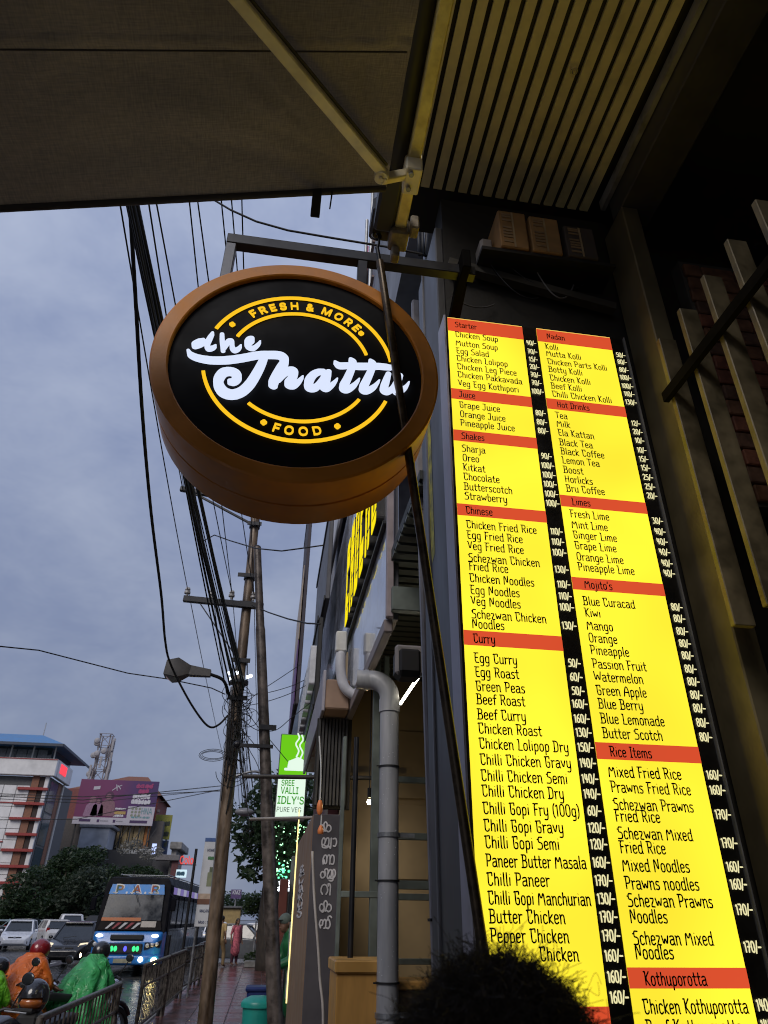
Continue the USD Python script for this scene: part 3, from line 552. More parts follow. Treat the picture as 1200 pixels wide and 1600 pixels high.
# ------------------------------------------------------------------ return of the shop beside the board, and its pipes
sheet = M('return_sheet', (.085, .083, .082), .45, .35, scale=4, var=.35, bump=.1, bscale=15, stretch=(1, 1, .3))
rt = Thing('return_panel', 'weathered grey metal panel beside the lit menu board', 'wall panel', (.66, 2.8, 0))
rt.part('sheet', cbox(.655, .70, 2.535, 3.02, 0, 5.1, .006), sheet)
rt.part('edge_fold', cbox(.645, .665, 2.86, 2.885, 0, 5.1, .004), M('fold_grey', (.17, .165, .165), .45, .3))
rt.part('paint_patch', flat(Polygon([(0, .02), (.06, 0), (.10, .3), (.09, .9), (.05, 1.0), (.01, .7)]), (.6535, 2.78, 3.05), (0, 1, 0), FY), M('patch_paint', (.55, .48, .06), .6, scale=10, var=.6))
ps = Thing('corner_pipe', 'grey square downpipe at the corner of the return panel', 'pipe', (.70, 3.2, .9))
ps.part('shaft', beam((.735, 3.2, .02), (.685, 3.2, 3.60), .05, .05, .01), M('pipe_greybrown', (.27, .25, .25), .45, scale=6, var=.2))
ps.part('shaft', beam((.683, 3.2, 3.66), (.67, 3.2, 5.2), .052, .052, .01), M('pipe_greybrown', (.27, .25, .25)))
ps.part('coupling', beam((.686, 3.2, 3.54), (.682, 3.2, 3.70), .064, .064, .01), M('pipe_coupling', (.33, .31, .31), .45))
ps.part('tie', beam((.7095, 3.2, 1.60), (.7085, 3.2, 1.61), .056, .056), cable_black)

# ------------------------------------------------------------------ malayalam letters drawn as strokes (box 1 x 1)
ML = {
 'ka': [[(.42, .36), (.30, .62), (.12, .66), (.02, .42), (.10, .16), (.28, .14), (.42, .36)], [(.42, .36), (.36, .74), (.50, .96), (.64, .74), (.58, .36), (.50, .10)], [(.58, .42), (.74, .66), (.94, .56), (.98, .26), (.80, .06), (.62, .14)], [(.10, .16), (.30, .02), (.44, .30)]],
 'lya': [[(.02, .30), (.02, .62), (.12, .86), (.24, .66), (.20, .36), (.32, .82), (.46, .80), (.46, .30), (.30, .14), (.08, .30), (.08, .06), (.34, .02), (.50, .16)], [(.50, .16), (.60, .02), (.62, .84)], [(.74, .80), (.92, .82), (.98, .5), (.90, .18), (.78, .20)]],
 'nna': [[(.06, .10), (.02, .42), (.10, .78), (.24, .88), (.34, .66), (.32, .20), (.18, .16), (.12, .44)], [(.34, .55), (.44, .86), (.58, .84), (.62, .5), (.62, .1)], [(.62, .55), (.74, .88), (.92, .82), (.98, .46), (.90, .12), (.74, .12)]],
 'kku': [[(.30, .42), (.22, .68), (.08, .66), (.02, .42), (.10, .20), (.24, .24), (.34, .5), (.28, .84), (.42, .94), (.50, .7), (.46, .3), (.54, .14), (.62, .34)], [(.50, .56), (.60, .86), (.72, .8), (.72, .42), (.66, .16)], [(.66, .16), (.86, .20), (.98, .52), (.92, .86), (.80, .8), (.84, .10), (.74, -.04), (.6, .0)]],
 'ri': [[(.16, .10), (.02, .40), (.10, .78), (.30, .92), (.50, .78), (.58, .40), (.46, .10)], [(.78, .06), (.80, .70), (.74, .96), (.60, .98), (.64, .82)]],
 'll': [[(.12, .10), (.02, .40), (.10, .72), (.26, .66), (.26, .34), (.12, .28)], [(.26, .5), (.40, .76), (.52, .66), (.52, .16), (.40, .06)], [(.52, .5), (.66, .78), (.82, .66), (.88, .32), (.76, .06), (.60, .1)], [(.72, .76), (.70, .98), (.86, 1.06), (.98, .94)]]}
def mal(key, w, h, weight):
    return unary_union([LineString(spline([(x*w, y*h) for x, y in s], 6)).buffer(weight, quad_segs=2) for s in ML[key]])
def script_line(n, w, h, weight, seed):                                # a far-off line of rounded lettering, too small to read
    r = np.random.default_rng(seed); ks = list(ML); cw = w/n
    from shapely import affinity
    return unary_union([affinity.translate(mal(ks[r.integers(len(ks))], cw*.8, h*r.uniform(.8, 1.05), weight), i*cw, 0) for i in range(n) if not (i and r.random() < .08)])

# ------------------------------------------------------------------ the next shop: canopy, fascia, frames, pipe
green_grey = M('frame_greygreen', (.16, .185, .16), .5, .2, scale=6, var=.2)
sh2 = Thing('card_shop', 'open fronted shop with grey green frames and warm inside wall beyond the grey downpipe', 'shop', (1.4, 5.5, 0))
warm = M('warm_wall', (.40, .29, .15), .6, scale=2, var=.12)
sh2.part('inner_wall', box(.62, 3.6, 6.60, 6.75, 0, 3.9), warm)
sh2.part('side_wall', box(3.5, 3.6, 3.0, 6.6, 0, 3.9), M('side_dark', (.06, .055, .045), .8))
sh2.part('party_wall', box(.72, 3.5, 2.86, 2.98, 0, 5.3), dark_wall)
for k, z_ in enumerate((1.02, 1.20, 1.9, 2.55)): sh2.part('wall_panel', cbox(.95, 2.6, 6.575, 6.598, z_, z_+(.12 if k == 0 else .6), .006), M('skirt_white', (.55, .50, .40), .5) if k == 0 else warm)
corr = []
for k in range(30): corr.append(box(.64, 3.4, 3.05+k*.115, 3.05+k*.115+.08, 3.62, 3.64))
for k in range(30): sh2.part('canopy_sheet', corr[k], M('canopy_green', (.10, .115, .10), .45, .3, scale=5))
sh2.part('canopy_backing', box(.64, 3.4, 3.02, 6.6, 3.645, 3.70), M('canopy_dark', (.04, .045, .04), .6))
sh2.part('header', cbox(.64, 2.6, 3.92, 3.98, 3.26, 3.42, .004), green_grey)
for u0, u1, Y in ((580, 592, 5.2), (531, 537, 5.3), (598, 607, 4.9)):
    p, q_ = at_y(u0, 1300, Y), at_y(u1, 1300, Y); sh2.part('mullion', cbox(p[0], q_[0], Y, Y+.05, .02, float(at_y(u0, 1150, Y)[2]) if u0 < 540 else (3.6 if Y > 5 else 3.3), .004), green_grey)
for v0, v1, u0, u1, Y in ((1393, 1402, 533, 592, 5.21), (1377, 1389, 592, 690, 5.22), (1397, 1406, 592, 690, 5.22), (1303, 1311, 592, 690, 5.22), (1498, 1507, 592, 690, 5.22), (1216, 1222, 592, 690, 5.22)):
    a, b = at_y(u0, v1, Y), at_y(u1, v0, Y); sh2.part('cross_rail', cbox(a[0], b[0], Y-.015, Y+.03, a[2], b[2], .003), green_grey)
p, q_ = at_y(549, 1300, 4.9), at_y(557, 1300, 4.9)
solo('black_post', rod(((p[0]+q_[0])/2, 4.9, .02), ((p[0]+q_[0])/2, 4.9, float(at_y(553, 1152, 4.9)[2])), (q_[0]-p[0])/2, 14), black_metal, 'slim round black post standing before the warm shop wall', 'post', smooth=40)
ct = Thing('counter', 'orange wooden counter box with a lipped top below the warm shop wall', 'counter', (.75, 4.7, 0))
a, b = at_y(527, 1507, 4.6), at_y(593, 1507, 4.6); wood = M('counter_wood', (.55, .29, .075), .45, scale=3, var=.12, stretch=(6, 6, 1))
ct.part('body', cbox(a[0], b[0]+.1, 4.62, 5.05, .02, a[2]-.045, .006), wood); ct.part('top', cbox(a[0]-.012, b[0]+.11, 4.60, 5.07, a[2]-.043, a[2]+.02, .008), M('counter_top', (.60, .33, .09), .4, scale=4))
c2 = Thing('side_counter', 'lower brown counter half behind the grey downpipe', 'counter', (1.0, 4.5, 0))
a, b = at_y(578, 1545, 4.4), at_y(740, 1545, 4.4); c2.part('body', cbox(a[0], b[0], 4.70, 5.0, .02, a[2]-.03, .005), M('counter_brown', (.16, .11, .07), .5)); c2.part('top', cbox(a[0]-.01, b[0], 4.68, 5.02, a[2]-.028, a[2]+.015, .006), wood)
# downpipe with its bend and ties
dp = Thing('downpipe', 'thick pale grey plastic downpipe with a bend, wet with raindrops', 'pipe', (.735, 4.6, 0))
pvc = M('pvc_grey', (.30, .31, .33), .38, scale=3, var=.1, col2=(.42, .42, .43), bump=.1, bscale=14, stretch=(3, 3, .5))
PX, PY, PR_ = .735, 4.6, .062
dp.part('shaft', rod((PX, PY, .02), (PX, PY, 2.90), PR_, 28), pvc, 40)
bend = [(PX, PY, 2.86)]+[(PX-.13+.13*math.cos(t), PY+.05*(1-math.cos(t)), 2.90+.13*math.sin(t)) for t in np.linspace(0, math.pi/2, 10)]+[(PX-.22, PY+.06, 3.03)]
dp.part('bend', tube(bend, PR_+.004, 24), pvc, 40)
dp.part('socket', cat([rod((PX, PY, 2.80), (PX, PY, 2.885), PR_+.008, 28)]), pvc, 40); dp.part('socket', rod((PX-.14, PY+.055, 3.03), (PX-.165, PY+.057, 3.03), PR_+.010, 28), pvc, 40)
for v in (1198.6, 1376.5, 1535.5):
    z_ = at_y(608, v, PY)[2]; dp.part('cable_tie', cat([lathe([(PR_+.001, -.005), (PR_+.006, -.005), (PR_+.006, .005), (PR_+.001, .005), (PR_+.001, -.005)], (PX, PY, z_), n=28), box(PX-.085, PX-.06, PY-.03, PY-.02, z_-.004, z_+.004)]), cable_black)
for z_ in (1.15, 2.05): dp.part('pipe_clip', cat([lathe([(PR_+.002, -.012), (PR_+.008, -.012), (PR_+.008, .012), (PR_+.002, .012), (PR_+.002, -.012)], (PX, PY, z_), n=24), box(PX+PR_, PX+PR_+.10, PY-.01, PY+.01, z_-.012, z_+.012)]), steel)
drops = []
for k in range(70):
    t, z_ = RNG.uniform(-2.8, -.3), RNG.uniform(.8, 2.8); drops.append(ball((PX+PR_*math.cos(t), PY+PR_*math.sin(t), z_), RNG.uniform(.0012, .0026), 1, (1, 1, 1)))
dp.part('raindrop', cat(drops), M('water_drop', (.75, .78, .8), .08), True, kind='stuff')
# tube light, lamp, speaker
a, b = at_y(655, 1056, 4.1), at_y(626, 1099, 4.9)
tl = Thing('tube_light', 'lit white fluorescent tube under the green canopy', 'lamp', tuple((a+b)/2))
tl.part('tube', rod(a, b, .011, 12), E('tube_white', (1.0, .93, .74), 6.0), True)
[tl.part('end_cap', rod(p_, p_+(b-a)*sg_*.03, .015, 10), grey_paint) for p_, sg_ in ((a, -1), (b, 1))]
bl = Thing('bulb', 'small bright bulb hanging before the warm shop wall', 'lamp', tuple(at_y(577, 1253, 5.6)))
c = at_y(577, 1253, 5.6); bl.part('glass', ball(c, .019, 2), E('bulb_warm', (1.0, .80, .45), 150.0), True); bl.part('holder', rod(c+(0, 0, .03), c+(0, 0, .10), .016, 10), black_metal); bl.part('flex', rod(c+(0, 0, .1), (c[0], c[1], 3.6), .004, 5), cable_black)
a = at_y(620, 1054, 3.7); b = at_y(662, 1010, 3.7)
spk = Thing('speaker', 'dark rounded box speaker with a pale rim below the canopy', 'speaker', (a[0], 3.7, a[2]))
spk.part('cabinet', cbox(a[0], b[0], 3.70, 3.86, a[2], b[2], .03), M('speaker_black', (.02, .018, .016), .6))
spk.part('rim', cbox(a[0]-.006, b[0]+.006, 3.715, 3.75, a[2]+.01, b[2]+.012, .03), M('speaker_rim', (.30, .27, .25), .5))
spk.part('bracket', cat([box(b[0], b[0]+.05, 3.75, 3.79, a[2]+.05, a[2]+.09)]), grey_paint)
a, b = at_y(672, 1052, 3.3), at_y(692, 995, 3.3)
solo('wall_box', cbox(a[0], b[0]+.02, 3.05, 3.2, a[2], b[2], .02), M('box_brown', (.13, .075, .045), .5), 'brown rounded box on the grey wall beside the speaker', 'box')

# fascia with big yellow letters seen edge on
FXX = .62
fa = Thing('fascia_sign', 'glossy grey shop fascia carrying big lit yellow letters, seen edge on', 'sign', (FXX, 6.5, 3.2))
gloss = M('fascia_gloss', (.30, .30, .33), .10, .25, scale=4, var=.15, spec=.8, coat=.6)
fa.part('panel', cbox(.628, .70, 4.02, 11.2, 3.235, 5.9, .006), gloss)
fa.part('edge_trim', cbox(.612, .660, 3.97, 4.018, 3.23, 5.9, .006), M('fascia_trim', (.34, .28, .28), .45))
fa.part('bottom_rail', cbox(.605, .66, 4.02, 11.2, 3.15, 3.234, .006), M('fascia_rail', (.24, .20, .19), .5))
ylw = E('letter_yellow_light', (1.0, .80, .010), 1.0)
def wall_inter(text, h, x, y, z_, dep, mat, name, fit=None):            # lettering on a wall that faces the road
    fa.part(name, inter(text, h, (x, y, z_), (0, -1, 0), FY, True, fit, dep), mat)
Yc = 10.1
for k in range(6):
    y0 = 4.22+k*.38; h = 1.0-.02*k; sft = (k % 3)
    sh_ = Polygon([(0, 0), (.25, 0), (.25, h), (0, h)]).buffer(-.04).buffer(.04, 4)
    if sft == 0: sh_ = sh_.difference(Polygon([(.08, .14), (.17, .14), (.17, h-.14), (.08, h-.14)]))
    elif sft == 1: sh_ = sh_.difference(Polygon([(.08, -.1), (.17, -.1), (.17, h*.42), (.08, h*.42)]))
    else: sh_ = sh_.difference(Polygon([(.09, h*.3), (.3, h*.3), (.3, h*.6), (.09, h*.6)]))
    sl_ = sh_.difference(unary_union([Polygon([(.05, z_), (.4, z_), (.4, z_+.035), (.05, z_+.035)]) for z_ in np.arange(.08+.06*(k % 2), h, .20)]))
    fa.part('yellow_letter', slab(sl_, (.5685, y0+.25, 4.06), (0, -1, 0), FY, .003), ylw); fa.part('letter_return', slab(sh_.buffer(.004), (.627, y0+.25, 4.06), (0, -1, 0), FY, .056), black_paint)
wl = E('letter_white_light', (.80, .86, 1.0), .45)
fa.part('letter_rail', cbox(.60, .627, 4.1, 11.0, 3.97, 4.0, .004), black_metal)
# more fascia boards beyond, edge on
def edge_sign(name, label, x0, x1, y0, y1, z0, z1, mat, lt=None, n=0, lh=.3, lz=None, lmat=None):
    t = Thing(name, label, 'sign', ((x0+x1)/2, (y0+y1)/2, z0)); t.part('board', cbox(x0, x1, y0, y1, z0, z1, .01), mat)
    t.part('frame', cat([cbox(x0-.02, x0-.002, y0, y1, z0-.02, z0+.05, .004), cbox(x0-.02, x0-.002, y0, y1, z1-.05, z1+.02, .004)]), M('dark_frame', (.03, .03, .03), .5))
    st = (y1-y0)/max(n, 1)
    for k in range(n): t.part('letter', slab(Polygon([(0, 0), (st*.7, 0), (st*.7, lh), (0, lh)]).buffer(-.03).buffer(.03, 3).difference(Polygon([(st*.25, lh*.2), (st*.45, lh*.2), (st*.45, lh*.7), (st*.25, lh*.7)])), (x0-.003, y0+st*(k+.85), lz or z0+.1), (0, -1, 0), FY, .07), lmat)
    return t
edge_sign('black_fascia', 'black shop board with raised white letters, edge on beyond the yellow letters', .40, .46, 8.2, 13.5, 3.75, 4.9, black_paint, n=12, lh=.5, lz=4.05, lmat=M('letter_offwhite', (.62, .63, .66), .4))
edge_sign('tall_banner_frame', 'tall dark sign frame with a purple and buff edge above the shop row', .30, .37, 13.5, 17.0, 5.2, 10.5, M('banner_back', (.06, .05, .06), .7), n=0)
solo('banner_edge', cat([cbox(.262, .279, 13.5, 17, 5.2, 6.5, .003)]), M('purple_flex', (.13, .06, .20), .5), 'purple strip of a flex banner above the shop row', 'banner')
solo('banner_edge', cat([cbox(.262, .279, 13.5, 17, 6.52, 8.2, .003)]), M('buff_flex', (.42, .33, .24), .5), 'buff coloured strip of a flex banner above the shop row', 'banner')
edge_sign('white_fascia', 'white lit shop board beyond the black board, nearly edge on', .47, .53, 8.3, 11.0, 5.2, 6.6, M('board_dim', (.09, .09, .10), .5))
# brown boxed gutter, white hopper and its pipe
gt = Thing('boxed_gutter', 'brown boxed shade beam running along the shop row', 'gutter', (.5, 7.2, 3.1)); brw = M('gutter_brown', (.34, .22, .15), .5, scale=4, var=.15)
for k in range(3): gt.part('gutter_panel', cbox(.39, .60, 5.95+k*1.02, 6.95+k*1.02, 3.16, 3.42, .012), brw)
gt.part('side_board', cbox(.36, .388, 5.95, 9.0, 3.14, 3.50, .006), M('gutter_pale', (.36, .34, .38), .5))
hp = Thing('rain_hopper', 'white rain hopper with a curved pipe under the fascia', 'pipe', (.5, 5.8, 3.3)); a = at_y(533, 1005, 5.9)
hp.part('hopper', cbox(a[0]-.05, a[0]+.05, 5.85, 5.95, a[2]-.09, a[2]+.10, .012), white_paint)
hp.part('pipe', tube(spline([(a[0], 5.9, a[2]-.08), (a[0]+.005, 5.9, a[2]-.25), (a[0]+.05, 5.9, a[2]-.40), (a[0]+.16, 5.9, a[2]-.48)], 6), .045, 16), M('pipe_white', (.55, .55, .58), .4), True)
# lettered pilaster
PYv = 5.60; a, b = at_y(488, 1300, PYv), at_y(531, 1300, PYv); px0, px1 = a[0], b[0]
pl = Thing('lettered_pilaster', 'dark grey pillar lettered downwards in white malayalam, brown lit side reading CARDS', 'pillar', ((px0+px1)/2, PYv+.3, 0))
ztop = at_y(500, 1272, PYv)[2]
yb_ = at_x(467, 1290, px0)[1]; yb_ = min(yb_, 8.4)
pl.part('front_panel', cbox(px0+.004, px1, PYv, PYv+.04, 0, ztop, .004), M('pilaster_grey', (.085, .078, .085), .4, scale=3, var=.12))
pl.part('side_panel', cbox(px0, px0+.03, PYv+.041, yb_, 0, ztop, .004), M('pilaster_brown', (.24, .15, .09), .45, scale=3, var=.12))
pl.part('core', box(px0+.031, px1, PYv+.045, yb_-.05, 0, ztop-.01), dark_wall)
pl.part('light_strip', box(px0-.012, px0-.001, yb_-.05, yb_, .9, ztop+.35), E('strip_warm', (1.0, .80, .32), 1.6))
ltr = M('letter_pale', (.62, .60, .60), .4)
ZL = [(508, 1292, 'ka'), (514, 1316, 'lya'), (513, 1343, 'nna'), (512, 1366, 'kku'), (510, 1390, 'ri'), (508, 1416, 'ka'), (508, 1442, 'll')]
for u, v, key in ZL:
    p = at_y(u, v, PYv); w, h = (.112, .078) if key in ('lya', 'kku') else (.086, .074)
    pl.part('letter', slab(mal(key, w, h, .0050), (p[0]-w/2+.002, PYv-.001, p[2]-h/2), FX, FY, .004), ltr)
for v, ch in ((1344, '&'), (1359, 'C'), (1375, 'A'), (1391, 'R'), (1406, 'D'), (1421, 'S')):
    zz = EYE[2]+(ray(486, v)[2]/ray(486, v)[0])*px0
    pl.part('side_letter', inter(ch, .085, (px0-.001, PYv+1.75, zz-.045), (0, -1, 0), FY, True, 1.0, .004), ltr)
# cable with the orange plug in front of it
a, b, c = at_y(499, 1150, 5.4), at_y(500, 1255, 5.4), at_y(501, 1296, 5.4)
ex = Thing('hanging_plug', 'white cable with an orange socket and plug hanging before the pillar', 'cable', tuple(c))
orange_p = M('orange_plastic', (.75, .22, .06), .4)
ex.part('cable', tube(spline([a, (a+b)/2+(.01, 0, 0), b], 5), .006, 6), M('cable_white', (.6, .6, .58), .5), True); ex.part('socket', lathe([(0, -.05), (.014, -.045), (.022, -.02), (.022, .02), (.012, .05), (0, .05)], b-(0, 0, .03), n=14), orange_p, True)
ex.part('cable', tube(spline([b-(0, 0, .07), (b+c)/2+(.008, 0, 0), c], 5), .005, 6), M('cable_white', (.6, .6, .58))); ex.part('plug', lathe([(0, -.03), (.02, -.03), (.022, -.005), (.01, .025), (0, .03)], c, n=14), orange_p, True)
pts = [at_y(u, v, 5.45) for u, v in ((488, 1330), (491, 1400), (497, 1480), (500, 1530), (505, 1600))]; pts.append(pts[-1]+(0.01, 0, -.6))
solo('pale_conduit', tube(spline(pts, 6), .009, 8), M('conduit_pale', (.50, .46, .42), .5), 'thin pale conduit running down the lettered pillar', 'pipe', smooth=True)
# horizontal pipe and bars across, and clutter under the canopy
a, b = at_y(380, 1213, 6.3), at_y(620, 1216, 6.3); solo('cross_pipe', rod(a, b, .018, 10), M('rail_dark', (.06, .055, .05), .5, .3), 'dark horizontal pipe crossing from the pole to the shop canopy', 'pipe', smooth=40)
a, b = at_y(390, 1280, 6.8), at_y(545, 1276, 6.8); solo('cross_pipe', rod(a, b, .014, 10), M('rail_pale', (.30, .28, .26), .45, .3), 'pale horizontal pipe just above the lettered pillar', 'pipe', smooth=40)
cs = Thing('shop_canopy_box', 'dark slatted canopy front above the lettered pillar', 'canopy', (.5, 6.2, 2.4))
for k in range(9): cs.part('slat', cbox(.36+k*.03, .36+k*.03+.022, 6.2, 6.24, 2.42, 3.14, .004), M('slat_dark', (.045, .043, .04), .5))
cs.part('back', box(.35, .66, 6.25, 6.3, 2.4, 3.15), dark_wall)

# upper front of the row beyond our shop: sheeted building with pink hoarding and scaffold
up = Thing('upper_building', 'pale building front with pink hoarding strip and pipe scaffold above the shop row', 'building', (1.2, 6, 5.9))
up.part('wall', box(.70, 3.4, 3.06, 6.4, 6.3, 11.0), M('wall_pale_blue', (.26, .28, .32), .7, scale=2, var=.25))
up.part('wall', box(.74, 3.4, 6.5, 12.5, 6.2, 9.5), M('wall_upper_grey', (.34, .34, .36), .8, scale=2, var=.3))
up.part('flex_sheet', box(.70, .712, 2.99, 3.055, 5.2, 9.0), M('flex_white', (.50, .53, .58), .6, scale=3, var=.25))
up.part('hoarding', cbox(.615, .640, 6.0, 7.2, 7.6, 9.3, .004), M('hoarding_pink', (.66, .10, .24), .45))
up.part('hoarding', cbox(.60, .635, 7.25, 10.5, 6.3, 9.0, .004), M('hoarding_white', (.56, .55, .56), .5, scale=1.4, var=.3))
for k in range(4): up.part('scaffold_pipe', rod((.56, 5.0+k*.55, 5.9), (.56, 5.0+k*.55, 9.2), .02, 8), steel)
for k in range(4): up.part('scaffold_pipe', rod((.565, 4.8, 6.2+k*.55), (.565, 7.0, 6.2+k*.55), .016, 8), M('rust_pipe', (.18, .12, .10), .6))
up.part('brace', rod((.59, 4.9, 6.2), (.59, 6.2, 7.6), .016, 8), black_metal)
for k in range(3): solo('riser_cable', tube(spline([(.66+.02*k, 2.98, 5.4), (.64+.05*k, 2.97, 6.2), (.70+.02*k, 2.96, 7.2)], 6), .012, 6), cable_black, ('left', 'middle', 'right')[k]+' one of three thick black cables running up the pale wall beside the sign arm', 'cable', 'black cables on the pale wall', smooth=True)

# ------------------------------------------------------------------ poles, street lamp, cross arms
Y1 = 9.7; q0, q1 = at_y(318, 1600, Y1), at_y(399, 815, Y1); px_ = float((q0[0]+q1[0])/2)-.0
pp = Thing('power_pole', 'tall brown steel power pole with two cross arms and a tangle of wires', 'pole', (-.53, Y1, 0))
top = np.array([-.65, Y1, 7.6]); bot = np.array([-.50, Y1, -.05])
pp.part('shaft', tube([bot, bot*.5+top*.5, bot*.12+top*.88, top], [.088, .078, .066, .064], 20), pole_steel, True)
def on_pole(z_): t = (z_+.05)/7.65; return bot*(1-t)+top*t
ca = on_pole(5.6)
pp.part('cross_arm', beam((-1.52, Y1-.10, 5.60), (-.36, Y1-.10, 5.56), .07, .09, .006), black_metal)
pp.part('arm_strut', beam((-1.28, Y1-.10, 5.55), (-.62, Y1-.09, 4.72), .035, .012), black_metal)
pp.part('cross_arm', beam((-1.86, Y1-.10, 7.47), (-1.3, Y1-.10, 7.40), .07, .08, .006), black_metal)
pp.part('arm_strut', beam((-1.62, Y1-.10, 7.40), (-.64, Y1-.09, 6.92), .035, .03), black_metal)
for z_, w in ((6.95, .22), (5.60, .2), (4.73, .26), (6.05, .34), (4.2, .26)):
    c = on_pole(z_); pp.part('clamp', cat([box(c[0]-w/2, c[0]+w/2, Y1-.115, Y1-.095, z_-.03, z_+.03), lathe([(.076, -.03), (.084, -.03), (.084, .03), (.076, .03), (.076, -.03)], c, n=18)]), black_metal)
porc = M('porcelain', (.42, .40, .38), .25)
ins = []
for x in (-1.48, -1.13, -.84, -.52):
    pp.part('insulator', lathe([(0, 0), (.018, 0), (.018, .03), (.045, .04), (.045, .07), (.025, .085), (.04, .10), (.03, .13), (0, .135)], (x, Y1-.10, 5.645), n=14), porc, 40); ins.append((x, Y1-.10, 5.73))
lc = on_pole(4.44)
pp.part('lamp_ring', lathe([(.10, -.02), (.13, -.02), (.13, .02), (.10, .02), (.10, -.02)], lc, n=18), black_metal)
for k in range(6):
    t = k*1.05+.3; pp.part('ring_lamp', ball((lc[0]+.16*math.cos(t), Y1-.06+.10*math.sin(t), 4.52+.03*math.sin(2*t)), .026, 1), E('ring_white', (.85, .93, 1.0), 3.0))
sl = Thing('street_lamp', 'large dark cobra head street lamp reaching left from the brown pole', 'lamp', (-1.4, 9.3, 4.4))
L = np.array([-1.33, 9.3, 4.44])
sl.part('head', tri(m3.Manifold.hull_points(np.array([L+np.array(p) for p in [(-.22, -.10, -.08), (-.22, .10, -.08), (-.20, -.12, .10), (-.20, .12, .10), (-.05, -.13, .14), (-.05, .13, .14), (.12, -.06, .06), (.12, .06, .06), (.10, -.06, -.05), (.10, .06, -.05), (-.04, -.13, -.12), (-.04, .13, -.12)]]))), M('lamp_grey', (.07, .065, .06), .4), 35)
sl.part('lens', tri(m3.Manifold.hull_points(np.array([L+np.array(p) for p in [(-.20, -.09, -.085), (-.20, .09, -.085), (-.03, -.11, -.125), (-.03, .11, -.125), (-.10, 0, -.17)]]))), M('lamp_lens', (.25, .25, .24), .15), 35)
sl.part('gear_housing', tri(m3.Manifold.hull_points(np.array([L+np.array(p) for p in [(.10, -.06, .07), (.10, .06, .07), (.10, -.06, -.06), (.10, .06, -.06), (.38, -.04, .03), (.38, .04, .03), (.38, -.04, -.06), (.38, .04, -.06)]]))), M('lamp_grey', (.07, .065, .06)))
sl.part('arm', tube(spline([L+(.36, 0, -.02), L+(.55, .1, -.07), (lc[0]-.1, 9.62, 4.22), (lc[0], Y1, 4.15)], 6), .022, 10), black_metal, True)
Y2 = 9.0
p2b, p2t = np.array([.345, Y2, -.05]), at_y(402, 855, Y2)
sp_ = Thing('stay_pole', 'second dark pole leaning left, just right of the brown power pole', 'pole', (p2b[0], Y2, 0))
d = p2t-p2b
sp_.part('shaft', tube([p2b, p2b+d*.45, p2b+d*.46, p2b+d*.8, p2b+d*.81, p2t], [.085, .078, .070, .064, .056, .052], 18), M('stay_steel', (.085, .07, .06), .4, .3, scale=8, var=.5, col2=(.17, .14, .12), bump=.2), 40)
sp_.part('cap', ball(p2t, .055, 1, (1, 1, .5)), black_metal)
c = p2b+d*.555
sp_.part('clamp', cat([box(c[0]-.34, c[0]+.1, Y2-.10, Y2-.06, c[2]-.02, c[2]+.02), ball((c[0]-.34, Y2-.08, c[2]+.01), .045, 1)]), black_metal)
sp_.part('clamp', cat([box(c[0]-.10, c[0]+.12, Y2-.10, Y2-.06, c[2]+.20, c[2]+.26)]), black_metal)
Y3 = 14.0; a, b = at_y(337, 1440, Y3), at_y(352, 1180, Y3)
p3 = Thing('concrete_pole', 'paler grey concrete pole close behind the brown power pole', 'pole', (a[0], Y3, 0))
p3.part('shaft', tube([(a[0]+.01, Y3, -.05), (b[0]+.02, Y3, 5.6)], [.10, .085], 10), M('pole_concrete', (.17, .17, .18), .7, scale=4, var=.3, bump=.2), 50)
p3.part('lamp_arm', tube(spline([(a[0]+.02, Y3, 3.9), (a[0]+.35, Y3-.05, 4.0), (a[0]+.55, Y3-.05, 3.98)], 5), .025, 8), steel, True)
c = at_y(382, 1269, Y3); p3.part('lamp_head', ball(c, .16, 2, (1.1, .7, .45)), M('lamp_pale', (.22, .22, .24), .4), True)

# ------------------------------------------------------------------ overhead cables
def cable(pts, r, label, group='overhead cables', mat=cable_black, sides=5):
    solo('overhead_cable', tube(np.array(pts, float), r, sides), mat, label, 'cable', group, True)
def run(u_near, v_near, Yn, end, sag=.10, r=.009, label='thin black service cable in the overhead bundle left of the round sign'):
    n = at_y(u_near, v_near, Yn); e = np.array(end, float); out = n+(n-e)/np.linalg.norm(n-e)*7.0       # carries on overhead towards the next pole
    a = hang(e, n, sag, 14); cable(np.vstack([a, out]), r, label)
for k, (u, Yn, x, z_, r) in enumerate([(187, 3.0, -1.48, 5.74, .006), (232, 3.0, -1.13, 5.74, .006), (244, 3.1, -.84, 5.74, .006), (296, 3.4, -.84, 5.74, .006), (309, 3.4, -.52, 5.74, .006), (346, 3.6, -.60, 6.8, .006), (362, 3.6, -.55, 6.9, .006), (378, 3.7, -.52, 5.74, .006)]):
    run(u, 315, Yn, (x, Y1-.1, z_), .04, r, ('leftmost bare wire', 'wire just right of the cable bundle', 'second wire right of the cable bundle', 'wire above the left of the sign', 'thin wire above the sign, beside its neighbour', 'wire by the left end of the sign bracket', 'wire behind the bracket end', 'rightmost wire above the sign')[k]+', strung up to the pole')
for k in range(15):                                                    # the thick bundle
    u = 200+k*1.1+RNG.uniform(-2, 2); run(u, 318, 2.9+RNG.uniform(-.2, .25), (-.62+RNG.uniform(-.16, .12), Y1-.1, RNG.uniform(4.2, 4.75)), RNG.uniform(.0, .10), RNG.choice([.006, .008, .012]), 'black cable of the overhead bundle left of the round sign')
for k in range(9):
    u = 203+k*1.6; run(u, 318, 3.2, (-1.72+RNG.uniform(-.1, .2), Y1-.1, 7.44), RNG.uniform(.0, .05), RNG.choice([.005, .008]), 'black cable running to the upper cross arm')
